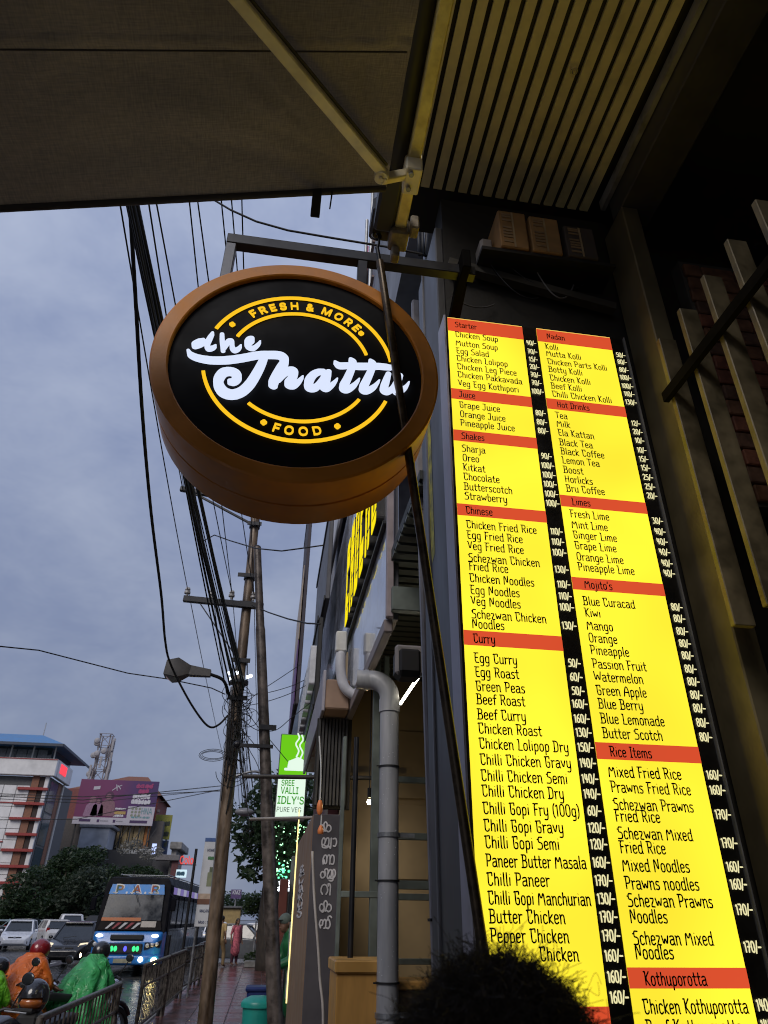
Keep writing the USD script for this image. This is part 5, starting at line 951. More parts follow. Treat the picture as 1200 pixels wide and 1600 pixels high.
# autorickshaw
def rickshaw(label, loc, rz):
    t = Thing('autorickshaw', label, 'auto rickshaw', loc, None, rz, local=True); bl_, yl = M('rick_black', (.015, .015, .015), .5), M('rick_yellow', (.5, .36, .03), .45)
    t.part('hood', tri(m3.Manifold.hull_points(np.array([(s*.62, y, z_) for s in (-1, 1) for y, z_ in ((-.75, 1.62), (.95, 1.66), (1.2, 1.4), (1.25, .95), (.6, .95))]+[(s*.5, y, 1.76) for s in (-1, 1) for y in (-.6, .9)]))), bl_)
    t.part('body', tri(m3.Manifold.hull_points(np.array([(s*.64, y, z_) for s in (-1, 1) for y, z_ in ((.0, .3), (1.25, .3), (1.3, .94), (.0, .94))]))), yl); t.part('front', tri(m3.Manifold.hull_points(np.array([(s*.45, -1.2, .45) for s in (-1, 1)]+[(s*.60, -.8, z_) for s in (-1, 1) for z_ in (.3, 1.0)]+[(s*.35, -1.25, .95) for s in (-1, 1)]))), yl)
    t.part('windscreen', tri(m3.Manifold.hull_points(np.array([(s*.56, -.98, 1.0) for s in (-1, 1)]+[(s*.56, -.76, 1.58) for s in (-1, 1)]+[(s*.56, -.74, 1.58) for s in (-1, 1)]))), dark_glass); t.part('floor', box(-.6, .6, -.8, 1.2, .26, .32), bl_); t.part('seat', cbox(-.55, .55, .5, .8, .6, 1.1, .05), bl_)
    for s in (-1, 1): wheel(t, s*.58, .85, .22, .1)
    wheel(t, .01, -.95, .22, .1); t.part('headlight', ball((0, -1.27, .72), .07, 1), lamp_off); return t
rickshaw('black and yellow auto rickshaw under the trees behind the cars', (-11.2, 60, -.1), 2.6)
# bus
BX, BYY = -4.42, 28.5
bus = Thing('bus', 'blue fronted private bus with P.A.R over its windscreen and green grille lights', 'bus', (BX, BYY, -.12), None, -.045, local=True)
bb = M('bus_blue', (.018, .17, .52), .30, coat=.35, var=.08, scale=2); bdk = M('bus_dark', (.006, .006, .009), .5, spec=.06); bside = M('bus_side_grey', (.16, .18, .20), .22, .3, coat=.5, scale=2, var=.3)
BW, BL, BH = 1.2, 11.0, 3.05
bus.part('shell', tri(m3.Manifold.hull_points(np.array([(s*x, y, z_) for s in (-1, 1) for x, y, z_ in ((BW, .45, 1.30), (BW, BL, 1.30), (BW, BL, .45), (BW, .5, .45), (BW-.02, .6, 2.62), (BW-.02, BL-.1, 2.62), (BW-.22, .75, 2.98), (BW-.22, BL-.2, 2.98))]))), bdk)
for s in (-1, 1): bus.part('side_panel', cbox(s*BW-.006, s*BW+.012, .75, BL-.1, .50, 1.30, .004), bside)
bus.part('nose', loft([(-.02, 1.02, .42, 1.05), (.10, 1.15, .36, 1.30), (.48, 1.205, .36, 1.34)], .09), bb, True)
bus.part('bumper', loft([(-.12, 1.0, .34, .62), (.02, 1.15, .32, .66), (.45, 1.21, .32, .66)], .08), bb, True)
def fr(x, z_): return (x, .06+.36*max(0, (z_-1.25))/1.5, z_)                                        # the raked front face
def front(poly, off, mat, name, dep=.01):
    sh_ = Polygon(poly); m = trimesh.creation.extrude_polygon(sh_, dep, engine='earcut'); v = np.array(m.vertices); y = .06+.36*np.maximum(0, v[:, 1]-1.25)/1.5-off-v[:, 2]; m.vertices = np.c_[v[:, 0], y, v[:, 1]]; bus.part(name, m, mat)
bus.part('front_wall', tri(m3.Manifold.hull_points(np.array([(s*1.17, .10, 1.28) for s in (-1, 1)]+[(s*1.12, .46, 2.74) for s in (-1, 1)]+[(s*1.0, .52, 2.93) for s in (-1, 1)]+[(s*1.19, .8, 1.28) for s in (-1, 1)]+[(s*1.18, .8, 2.7) for s in (-1, 1)]+[(s*.98, .9, 2.97) for s in (-1, 1)]))), bdk)
ws = M('windscreen', (.04, .045, .052), .10, spec=.3, scale=1.6, var=.7)
front([(-1.0, 1.62), (1.0, 1.62), (.94, 2.40), (-.94, 2.40)], .03, ws, 'windscreen'); front([(-.96, 2.41), (.96, 2.41), (.90, 2.72), (-.90, 2.72)], .035, M('band_blue', (.02, .22, .60), .4), 'name_band')
front([(-1.08, 1.33), (1.08, 1.33), (1.0, 1.60), (-1.0, 1.60)], .032, M('dash_black', (.012, .010, .010), .6, spec=.1), 'dash_panel'); front([(-1.0, 1.60), (.32, 1.60), (.32, 1.70), (-1.0, 1.70)], .044, M('dest_orange', (.45, .13, .03), .5), 'destination_strip')
for k in range(5): front([(-.82+k*.22, 1.37), (-.74+k*.22, 1.37), (-.52+k*.22, 1.55), (-.64+k*.22, 1.55)], .046, (M('stripe_white', (.5, .5, .5)), M('stripe_red', (.25, .03, .04)))[k % 2], 'stripe')
front([(.36, 1.42), (.86, 1.42), (.86, 1.60), (.36, 1.60)], .046, M('dash_card', (.42, .38, .33), .5), 'dash_card')
grad = usdkit.material(stage, '/World/Looks/name_print', {'tc': ('texture_coordinate', {}), 's': ('separate_xyz', {}), 'm': ('math', {'math_type': 'multiply_add', 'value2': 2.2, 'value3': .5}), 'f': ('math', {'math_type': 'fraction'}),
    'r': ('rgb_ramp', {'ramp': [(0, (.01, .10, .04)), (.3, (.34, .13, .01)), (.55, (.25, .008, .008)), (.8, (.30, .05, .006)), (1, (.01, .10, .04))]}), 'p': ('principled_bsdf', {'roughness': .5})}, [('tc.object', 's.vector'), ('s.x', 'm.value1'), ('m.value', 'f.value1'), ('f.value', 'r.fac'), ('r.color', 'p.base_color')], surface='p.BSDF')
nw = M('name_white', (.72, .72, .68), .5)
for ch, x in (('P', -.80), ('.', -.42), ('A', -.22), ('.', .22), ('R', .42)):
    for (h, off, m_) in ((.285, .046, nw), (.225, .058, grad)):
        m = meshkit.text_mesh(ch, h, .006, True); v = np.array(m.vertices); v[:, 0] *= 1.4 if ch != '.' else 1.0
        if m_ is grad and ch == '.': continue
        if m_ is nw: w_, z0_ = v[:, 0].max(), 0.
        else: v[:, 0] += (w_-v[:, 0].max())/2; z0_ = .030
        z_ = 2.435+z0_+v[:, 1]; m.vertices = np.c_[x+v[:, 0], .06+.36*(z_-1.25)/1.5-off-v[:, 2], z_]; bus.part('name_letter', m, m_)
        if m_ is nw and ch != '.':                                     # slab feet of the letters
            for fx in ((0, .10), (.2, .30)) if ch != 'P' else ((0, .12),): bus.part('letter_foot', box(x+fx[0]-.02, x+fx[1]+.03, .06+.36*1.2/1.5-.062, .06+.36*1.2/1.5-.05, 2.445, 2.475), nw)
bus.part('grille', cbox(-.55, .55, -.15, .05, 1.04, 1.20, .03), plastic); bus.part('grille', cbox(-.56, .56, -.20, .05, .66, .95, .03), plastic)
for x, c, n in ((-.42, (.05, 1.0, .25), 'green'), (-.30, (.05, 1.0, .25), 'green'), (.02, (.12, .12, 1.0), 'blue'), (.30, (.05, 1.0, .25), 'green'), (.42, (.05, 1.0, .25), 'green')):
    bus.part('grille_light', ball((x, -.20, .80), .055, 1, (1, .4, 1.5)), E('grille_'+n, c, 1.6), True)
for s in (-1, 1):
    bus.part('lamp_cluster', tri(m3.Manifold.hull_points(np.array([(s*.62, -.15, .76), (s*1.12, -.02, .84), (s*1.16, .04, 1.05), (s*.62, -.13, .98), (s*.85, -.19, .9)]))), M('cluster_black', (.02, .02, .022), .15, coat=.6))
    for k in range(3): bus.part('lamp', ball((s*(.72+.15*k), -.165+.03*k, .89+.02*k), .065, 1, (1, .6, 1)), lamp_off, True)
    bus.part('marker_lamp', ball((s*.92, -.10, 1.17), .08, 1, (1.6, .4, .7)), E('marker_white', (.85, .93, 1.0), 2.4), True)
    bus.part('mirror', cat([cbox(s*1.36-.09, s*1.36+.09, .02, .10, 1.9, 2.3, .03), rod((s*1.15, .3, 2.45), (s*1.36, .06, 2.3), .02, 6)]), bdk)
    for y in (1.7, 8.2): wheel(bus, s*1.03, y, .48, .28)
    for k in range(7):
        y0 = 1.0+k*1.40
        bus.part('window', box(s*BW-.01, s*BW+.004, y0, y0+1.22, 1.50, 2.28), M('bus_window', (.03, .034, .04), .1, spec=.8)); bus.part('window_post', cbox(s*BW-.005, s*BW+.02, y0+1.24, y0+1.38, 1.36, 2.40, .006), bdk)
    bus.part('waist_trim', box(s*BW, s*BW+.018, .7, BL-.1, 1.31, 1.37), chrome)
    for k in range(12): bus.part('roof_ad', box(s*(BW-.03)-.01, s*(BW-.03)+.02, .9+k*.83, .9+k*.83+.74, 2.44, 2.66), E(('ad_violet', 'ad_white')[k % 2], ((.30, .24, .62), (.55, .55, .75))[k % 2], .55))
bus.part('fog_lamp', ball((1.02, -.21, .46), .10, 2, (1, .5, 1)), E('bus_fog_yellow', (1.0, .78, .30), 34.0), True); bus.part('fog_lamp', ball((.58, -.23, .50), .08, 2, (1, .5, 1)), E('bus_fog_white', (1.0, .95, .8), 6.0), True)
bus.part('number_plate', box(-.3, .3, -.225, -.212, .40, .52), M('plate_dim', (.3, .29, .2), .5)); bus.part('wiper', rod((-.1, .05, 2.68), (.15, -.0, 2.15), .012, 5), plastic)
bus.part('roof_rail', cat([rod((s*.85, 1.2, 3.07), (s*.85, BL-.6, 3.07), .02, 6) for s in (-1, 1)]+[rod((-.85, y, 3.05), (.85, y, 3.05), .016, 6) for y in np.linspace(1.3, BL-.7, 8)]), steel)
# riders in raincoats on motorcycles
def motorcycle(label, loc, rz, paint_, lit=False):
    t = Thing('motorcycle', label, 'motorcycle', loc, None, rz, local=True)
    for y in (-.66, .64):
        w = t.part('wheel', lathe([(.24, -.05), (.29, -.045), (.31, 0), (.29, .045), (.24, .05), (.24, -.05)], (0, y, .31), 'x', 28), rubber, 40)
        t.part('rim', cat([lathe([(.225, -.02), (.245, -.02), (.245, .02), (.225, .02), (.225, -.02)], (0, y, .31), 'x', 24)]+[rod((0, y, .31), (0, y+.23*math.cos(a), .31+.23*math.sin(a)), .008, 5) for a in np.linspace(0, 6.28, 7)[:-1]]), steel, under=w)
    for s in (-1, 1): t.part('fork', rod((s*.09, -.66, .31), (s*.08, -.44, .86), .022, 8), steel)
    t.part('tank', loft([(-.36, .10, .70, .86), (-.15, .15, .68, .93), (.08, .10, .70, .84)], .05), paint_, True); t.part('seat', loft([(.05, .11, .74, .82), (.35, .14, .74, .83), (.75, .10, .78, .88)], .035), plastic, True)
    t.part('engine', cat([cbox(-.2, .2, -.22, .18, .25, .60, .04), cbox(-.11, .11, -.12, .06, .58, .70, .02)]), M('engine_grey', (.12, .12, .12), .45, .5)); t.part('frame', cat([rod((0, -.42, .84), (0, -.2, .3), .02, 8), rod((0, -.4, .8), (0, .55, .72), .02, 8), rod((0, .55, .72), (0, .64, .31), .018, 8), rod((0, -.1, .3), (0, .64, .31), .02, 8)]), plastic)
    t.part('handlebar', tube([(-.36, -.22, .98), (-.2, -.34, 1.0), (0, -.42, .94), (.2, -.34, 1.0), (.36, -.22, .98)], .013, 8), plastic, True)
    for s in (-1, 1):
        t.part('grip', rod((s*.26, -.29, .99), (s*.38, -.20, .98), .02, 8), rubber); t.part('lever', rod((s*.22, -.36, .99), (s*.38, -.26, .97), .007, 5), steel); m_ = t.part('mirror', cat([rod((s*.24, -.31, 1.0), (s*.36, -.33, 1.18), .007, 6)]), plastic)
        t.part('mirror_glass', ball((s*.38, -.33, 1.23), .07, 2, (1, .25, .72)), M('mirror_dark', (.05, .055, .06), .1, .6), True, under=m_); t.part('indicator', ball((s*.16, -.50, .80), .03, 1), M('amber', (.5, .18, .02), .3), True)
    t.part('headlight', lathe([(0, 0), (.09, .01), (.095, .05), (.07, .13), (0, .16)], (0, -.58, .86), 'y', 22), chrome, 40); t.part('headlight_lens', ball((0, -.575, .86), .082, 2, (1, .3, 1)), head_on if lit else lamp_off, True)
    t.part('tail_lamp', box(-.06, .06, .78, .82, .80, .87), red_lamp); t.part('mudguard', tube([(0, -.66+.35*math.cos(a), .31+.35*math.sin(a)) for a in np.linspace(.4, 2.6, 10)], .035, 6), paint_, True); t.part('exhaust', rod((.14, -.05, .27), (.17, .75, .36), .04, 10), chrome)
    return t
RIDE = dict(hip=(0, .18, .90), waist=(0, .10, 1.04), chest=(0, -.02, 1.19), neck=(0, -.08, 1.33), head=(0, -.16, 1.44), shl=(-.18, -.04, 1.29), shr=(.18, -.04, 1.29), ell=(-.28, -.14, 1.08), elr=(.28, -.12, 1.08), wrl=(-.31, -.24, 1.02), wrr=(.31, -.24, 1.02), knl=(-.20, -.18, .70), knr=(.20, -.18, .70), anl=(-.19, .06, .36), anr=(.19, .06, .36))
def coat(m, seed, hood=True):
    def f(P, k):
        g = np.random.default_rng(seed); B = [(P['chest'], .19*k, P['hip'], .23*k), (P['hip'], .22*k, P['hip']+(0, .12*k, -.18*k), .22*k), (P['shl'], .10*k, P['shr'], .10*k), (P['chest'], .17*k, P['neck'], .10*k)]
        for a in 'lr': B += [(P['sh'+a], .095*k, P['el'+a], .085*k), (P['el'+a], .085*k, P['wr'+a]+(0, .06, 0), .065*k), (P['hip']+((-.1 if a == 'l' else .1), 0, 0), .15*k, P['kn'+a], .12*k), (P['kn'+a], .11*k, P['an'+a]+(0, 0, .1), .09*k)]
        return [('raincoat', B, m)]
    return f
def helmet(m, visor):
    def f(P, k):
        c = P['head']+np.array([0, .0, .02])*k; sh_ = m3.Manifold.sphere(1, 28).scale((.135*k, .155*k, .145*k)).translate(tuple(map(float, c))); cut = m3.Manifold.cube((.22*k, .12*k, .10*k), True).translate(tuple(map(float, c+np.array([0, -.15, -.015])*k)))
        low = m3.Manifold.cube((.4, .4, .2), True).translate(tuple(map(float, c-np.array([0, 0, .235])*k)))
        return [('helmet', tri(sh_-cut-low), m), ('visor', tri(m3.Manifold.sphere(1, 22).scale((.132*k, .150*k, .07*k)).translate(tuple(map(float, c+np.array([0, -.003, -.012])*k)))), visor), ('helmet_trim', cat([tube([(c[0]+.13*k*math.cos(a), c[1]+.148*k*math.sin(a), c[2]-.115*k) for a in np.linspace(0, 6.283, 24)], .010*k, 6)]), plastic)]
    return f
def poncho(P, k, m, seed):                                            # loose plastic cape with folds
    g = np.random.default_rng(seed); n = 48; rows = [(.10, P['neck'][2]+.10*k, 0), (.17, P['neck'][2]+.03*k, .01), (.26, P['chest'][2]+.05*k, .02), (.31, P['waist'][2]+.02*k, .05), (.37, P['hip'][2]-.06*k, .08), (.42, P['hip'][2]-.30*k, .11), (.45, P['hip'][2]-.52*k, .14)]
    ph = g.uniform(0, 6.28, 4); V = []
    for r, z_, w in rows:
        a = np.linspace(0, 2*np.pi, n, endpoint=False); rr = r*k*1.12*(1+1.7*w*(1.0*np.sin(7*a+ph[0]+z_*3)+.7*np.sin(11*a+ph[1]-z_*5)+.5*np.sin(17*a+ph[2])+.3*np.sin(3*a+ph[3])))
        cy = np.interp(z_, [P['hip'][2], P['neck'][2]], [P['hip'][1], P['neck'][1]]); V.append(np.c_[rr*np.cos(a), cy+rr*np.sin(a)*.9, z_+.02*k*np.sin(5*a+ph[1])*w*10])
    rows_i = np.linspace(0, len(rows)-1, 26); Vs = np.stack(V); V = []
    for q in rows_i: i0 = min(int(q), len(rows)-2); V.append(Vs[i0]*(1-(q-i0))+Vs[i0+1]*(q-i0))
    rows = list(rows_i); V = np.vstack(V); V[:, :2] += (.05*(meshkit.fbm(V*[6, 6, 3.0], 4, seed)-.5))[:, None]*np.sign(V[:, :2]); F_ = []
    for i in range(len(rows)-1):
        for j in range(n): A, B = i*n+j, i*n+(j+1) % n; F_ += [(A, B, B+n), (A, B+n, A+n)]
    return trimesh.Trimesh(V, np.array(F_), process=False)
def plastic_film(n, c):
    if n in LOOKS: return LOOKS[n]
    c = np.array(c); LOOKS[n] = usdkit.material(stage, f'/World/Looks/{n}', {'g': ('geometry', {}), 'n': ('noise_texture', {'scale': 4.0, 'detail': 2.5, 'distortion': 2.0}), 'r': ('rgb_ramp', {'ramp': [(.3, tuple(c*.8)), (.55, tuple(c)), (.75, tuple(np.minimum(c*1.3+.02, 1)))]}), 'b': ('bump', {'strength': 1.0, 'distance': .07}),
        'p': ('principled_bsdf', {'roughness': .28, 'coat_weight': .3}), 't': ('translucent_bsdf', {}), 'm': ('mix_closure', {'fac': .35})}, [('g.position', 'n.vector'), ('n.fac', 'r.fac'), ('n.fac', 'b.height'), ('b.normal', 'p.normal'), ('r.color', 'p.base_color'), ('r.color', 't.color'), ('p.BSDF', 'm.closure1'), ('t.BSDF', 'm.closure2')], surface='m.closure'); return LOOKS[n]
film_g, film_o, film_l = plastic_film('film_green', (.07, .50, .15)), plastic_film('film_orange', (.90, .22, .03)), plastic_film('film_lime', (.24, .70, .04))
hb, hr, vz = M('helmet_black', (.015, .015, .017), .2, coat=.8), M('helmet_red', (.22, .008, .012), .22, coat=.8), M('visor_dark', (.02, .02, .022), .06, coat=.8)
def rider(label, loc, rz, film, hm, seed, hgt=1.66, cape=True):
    t = person(label, loc, rz, hgt, RIDE, coat(film, seed), headgear=helmet(hm, vz)); k = hgt/1.7
    if cape: t.part('cape', poncho({n: np.array(p)*k for n, p in RIDE.items()}, k, film, seed), film, True)
    return t
A_ = (-2.32, 12.2, -.14); motorcycle('black motorcycle under the rider in the green cape, behind the guard rail', A_, 2.6, M('bike_black', (.02, .02, .025), .25, coat=.5)); rider('motorcycle rider in a green plastic cape and black helmet', A_, 2.6, film_g, hb, 3, 1.52)
A_ = (-3.02, 11.6, -.14); motorcycle('dark motorcycle under the rider in the orange raincoat', A_, 2.6, M('bike_grey', (.04, .04, .05), .25, coat=.5)); rider('motorcycle rider in an orange raincoat and red helmet', A_, 2.6, film_o, hr, 5, 1.56)
A_ = (-3.30, 11.0, -.14); motorcycle('motorcycle under the rider in lime green at the left edge', A_, 2.6, M('bike_black', (.02, .02, .025))); rider('person in a lime green plastic cape at the left edge', A_, 2.6, film_l, hb, 8, 1.36)
A_ = (-2.20, 8.35, -.12); mk = motorcycle('nearest parked motorcycle with a chrome headlight, bottom left corner', A_, -.5, M('bike_black', (.02, .02, .025)))
hc = at_y(53, 1558, 8.45); hl = Thing('helmet', 'black helmet with an orange glint resting on the nearest motorcycle', 'helmet', tuple(hc)); sh_ = m3.Manifold.sphere(1, 30).scale((.135, .16, .15)).translate(tuple(map(float, hc))); cut = m3.Manifold.cube((.2, .14, .09), True).rotate((0, 0, 20)).translate(tuple(map(float, hc+np.array([.02, -.15, -.04]))))
hl.part('helmet_shell', tri(sh_-cut-m3.Manifold.cube((.4, .4, .2), True).translate(tuple(map(float, hc-np.array([0, 0, .225]))))), hb, 40); hl.part('visor', tri(m3.Manifold.sphere(1, 24).scale((.131, .155, .07)).translate(tuple(map(float, hc+np.array([0, 0, -.035]))))), M('visor_orange', (.35, .10, .02), .1, coat=.8), True)
solo('helmet_rest', cbox(hc[0]-.10, hc[0]+.10, 8.35, 8.6, .55, hc[2]-.12, .03), plastic, 'black luggage box of the nearest motorcycle under the helmet', 'luggage box')

# ------------------------------------------------------------------ far side of the road: buildings, billboards, trees, fence
def Q(u, v, Y): return at_y(u, v, Y)
YB = 80.
a, b = Q(-40, 1385, YB), Q(80, 1215, YB); xr, zt = Q(76, 1225, YB)[0], Q(60, 1213, YB)[2]; zpar = Q(60, 1186, YB)[2]
ob = Thing('office_block', 'white panelled office block with red fins and a blue hipped roof', 'building', (xr-8, YB+4, -.15))
wall_w = M('panel_white', (.72, .71, .70), .45, scale=.8, var=.12); fin = M('fin_red', (.30, .035, .03), .5); bglass = M('block_glass', (.03, .045, .05), .08, spec=.8); ochre = M('block_brown', (.24, .11, .065), .7)
ob.part('core', box(xr-20, xr-.02, YB+.3, YB+10, -.15, zt), M('core_grey', (.12, .12, .12), .7))
pw, ph_ = 1.28, 1.02; xe = xr-1.75
for i in range(8):
    for j in range(12):
        x1 = xe-i*pw; z0 = 1.9+j*ph_; 
        if z0+ph_ > zt-.1: continue
        ob.part('facade_panel', cbox(x1-pw+.05, x1-.0, YB-.02, YB+.12, z0+.04, z0+ph_-.0, .02), wall_w)
ob.part('corner_column', box(xe+.05, xe+.75, YB+.02, YB+.3, 1.0, zt), ochre); ob.part('corner_recess', box(xe+.8, xr-.45, YB+.1, YB+.3, 1.0, zt), M('recess_dark', (.05, .035, .03), .8)); ob.part('corner_strip', box(xr-.42, xr-.06, YB-.04, YB+.28, 2.2, zt), wall_w)
for k in range(8):
    z_ = zt-1.25-k*1.42; ob.part('fin', cbox(xe-1.1+.0*k, xr+.12, YB-.35, YB-.04, z_-.13, z_+.13, .02), fin)
for k in range(3): z_ = zt-2.6-k*3.6; ob.part('fin_line', box(xe-12, xe-1.2, YB-.10, YB-.022, z_-.05, z_+.05), fin)
for j in range(4): ob.part('side_glass', box(xr-.018, xr+.02, YB+.8, YB+3.6, zt-3.2-j*3.1, zt-.3-j*3.1), bglass)
ob.part('side_column', box(xr-.018, xr+.03, YB+3.7, YB+5.0, 1, zt), ochre); ob.part('downpipe', rod((xr+.16, YB+5.1, 2), (xr+.16, YB+5.1, zt), .12, 8), white_paint)
ob.part('parapet', cat([cbox(xr-20, xr+.5, YB-.5, YB+.2, zt+.02, zpar, .05)]), wall_w); ob.part('parapet', cbox(xr+.1, xr+.55, YB+.25, YB+6, zt+.02, zpar, .05), wall_w); ob.part('parapet_line', box(xr-20, xr+.52, YB-.54, YB-.502, zpar-.14, zpar-.04), fin)
ob.part('lit_sign', box(xr+.552, xr+.62, YB+.9, YB+3.3, zt+.55, zt+1.45), E('sign_red_glow', (1.0, .06, .09), 1.3))
ob.part('attic', box(xr-20, xr-.7, YB+1.0, YB+9, zpar-.3, zpar+1.6), bglass)
for k in range(7): ob.part('attic_pane', box(xr-8.4+k*1.05, xr-7.45+k*1.05, YB+.95, YB+.995, zpar+.15, zpar+1.1), M('pane_grey', (.2, .22, .22), .2))
for k in range(5): ob.part('attic_post', rod((xr-9+k*2.2, YB+.3, zpar), (xr-9+k*2.2, YB+.3, zpar+1.4), .08, 6), white_paint)
ez = zpar+1.35; rt_ = zpar+3.4
V = np.array([(xr-22, YB-1.5, ez), (xr+.95, YB-1.5, ez), (xr+.95, YB+11, ez), (xr-22, YB+11, ez), (xr-20, YB+4.7, rt_), (xr-3.2, YB+4.7, rt_)])
ob.part('roof', trimesh.Trimesh(V, [(0, 1, 5), (0, 5, 4), (1, 2, 5), (2, 3, 4), (2, 4, 5), (3, 0, 4), (0, 2, 1), (0, 3, 2)], process=False), M('roof_blue', (.06, .20, .42), .45, scale=.6, var=.15, stretch=(6, 1, 1)))
ob.part('eave', cat([cbox(xr-22, xr+.95, YB-1.56, YB-1.5, ez-.28, ez, .01), cbox(xr+.95, xr+1.01, YB-1.5, YB+11, ez-.28, ez, .01)]), M('eave_dark', (.06, .07, .09), .6)); ob.part('finial', rod((xr-3.2, YB+4.7, rt_), (xr-3.2, YB+4.7, rt_+1.4), .05, 6), steel)
ob.part('awning_band', cbox(xr-20, xe+1.2, YB-1.2, YB-.05, .95, 1.75, .03), M('band_red', (.13, .02, .018), .6)); ob.part('shop_sign', box(xr-9.5, xe+.9, YB-1.3, YB-1.21, -.1+.3, .9), M('shop_sign_red', (.20, .018, .02), .4)); ob.part('sign_frame', cat([box(xr-9.6, xe+1, YB-1.31, YB-1.2, .9, .98), box(xr-9.6, xe+1, YB-1.31, YB-1.2, .12, .2)]), white_paint)
ob.part('sign_lettering', slab(script_line(9, 5.0, .42, .03, 11), (xe-5.2, YB-1.302, .34), FX, FY, .01), E('sign_red_text', (.85, .08, .05), .8))
# billboard
YC = 100.; a, b = Q(112, 1287, YC), Q(249, 1222, YC); tl_, tr_ = Q(128, 1217, YC), Q(249, 1223, YC); W, H = b[0]-a[0], tl_[2]-a[2]
bd = Thing('billboard', 'big purple billboard with three people and a white footer on steel legs', 'billboard', ((a[0]+b[0])/2, YC, a[2]-4))
purple = usdkit.material(stage, '/World/Looks/billboard_purple', {'tc': ('texture_coordinate', {}), 's': ('separate_xyz', {}), 'm': ('map_range', {'from_min': -W/2, 'from_max': W/2, 'clamp': True}), 'r': ('rgb_ramp', {'ramp': [(0, (.17, .03, .10)), (.4, (.18, .035, .12)), (.7, (.085, .03, .13)), (1, (.06, .025, .12))]}), 'p': ('principled_bsdf', {'roughness': .5})},
    [('tc.object', 's.vector'), ('s.x', 'm.value'), ('m.result', 'r.fac'), ('r.color', 'p.base_color')], surface='p.BSDF')
LOOKS['billboard_purple'] = purple
bd.part('board', box(a[0], b[0], YC, YC+.3, a[2], a[2]+H), purple)
def bq(x0, x1, z0, z1, m, off=.03, name='print'): bd.part(name, box(a[0]+W*x0, a[0]+W*x1, YC-off, YC-off+.02, a[2]+H*z0, a[2]+H*z1), m)
bw_ = M('billboard_white', (.50, .47, .52), .5, var=.05); bink = M('billboard_ink', (.06, .03, .10), .5)
bq(0, .66, 0, .155, bw_); bq(.66, 1, 0, .42, bw_); bq(.71, .93, .05, .11, bink, .05); bq(.08, .22, .055, .11, bink, .05); bq(.3, .33, .05, .11, bink, .05); bq(.5, .53, .05, .11, bink, .05); bq(.34, .44, .07, .09, M('billboard_grey', (.25, .24, .27)), .05); bq(.54, .62, .07, .09, M('billboard_grey', (.25, .24, .27)), .05)
def bs(shape, x, z_, m, off=.04): bd.part('print', flat(shape, (a[0]+W*x, YC-off, a[2]+H*z_), FX, FY), m)
bs(script_line(5, W*.22, .55, .075, 21), .70, .60, M('billboard_text', (.62, .60, .64))); bs(script_line(6, W*.24, .55, .075, 22), .69, .48, M('billboard_text', (.62, .60, .64))); bs(script_line(4, W*.22, .5, .07, 23), .72, .84, M('billboard_pink', (.36, .05, .16))); bs(script_line(3, W*.13, .5, .07, 24), .76, .72, M('billboard_pink', (.36, .05, .16)))
bd.part('lettering', inter('HNA', .75, (a[0]+W*.83, YC-.045, a[2]+H*.25), FX, FY, False, W*.14, .01), M('billboard_teal', (.10, .28, .30))); bs(script_line(5, W*.24, .22, .03, 31), .72, .16, M('billboard_teal', (.1, .28, .3))); bs(unary_union([Point(x, y).buffer(.16) for x in (.1, .55, 1.0) for y in (.1, .5, .9)]), .71, .20, M('billboard_olive', (.25, .27, .20)))
bq(.50, .64, .235, .30, M('billboard_yellow', (.45, .30, .10)), .045); bs(script_line(6, W*.14, .2, .03, 33), .50, .34, M('billboard_text', (.62, .60, .64))); bs(script_line(5, W*.13, .26, .035, 34), .49, .18, M('billboard_text', (.62, .60, .64)))
fig = M('billboard_figure', (.24, .12, .15)); figw = M('billboard_clothes', (.30, .17, .26)); figd = M('billboard_hair', (.09, .03, .07))
for x, z_, s in ((.20, .36, 1.0), (.28, .36, .9), (.40, .42, 1.25)):     # three seated and standing figures, as printed silhouettes
    bs(Polygon([(-.75*s, -.9*s), (.75*s, -.9*s), (.55*s, .25*s), (.25*s, .5*s), (-.25*s, .5*s), (-.55*s, .25*s)]).buffer(.12), x, z_, figw if x != .40 else fig, .042); bs(Point(0, .95*s).buffer(.42*s), x, z_, figd if x > .2 else fig, .048); bs(Point(-.08, .85*s).buffer(.27*s), x, z_, fig, .052)
bs(unary_union([LineString([(-.5, -.3), (0, .1), (.55, .35)]).buffer(.05), LineString([(-.1, .4), (.1, -.3)]).buffer(.05), LineString([(.1, .3), (.5, -.1)]).buffer(.05)]), .47, .82, bw_); bs(Polygon([(-.4, -.2), (.4, -.1), (.4, .3), (-.4, .2)]), .22, .80, bw_)
for k in range(9): x = a[0]+W*(.04+k*.115); bd.part('leg', beam((x, YC+.4, a[2]-4.6), (x, YC+.4, a[2]+H), .16, .16), M('leg_dark', (.04, .04, .04), .6))
for k in range(4): x = a[0]+W*(.3+k*.18); bd.part('brace', beam((x, YC+.1, a[2]-4.4), (x+2.2, YC+.1, a[2]-.2), .08, .08), M('leg_dark', (.04, .04, .04)))
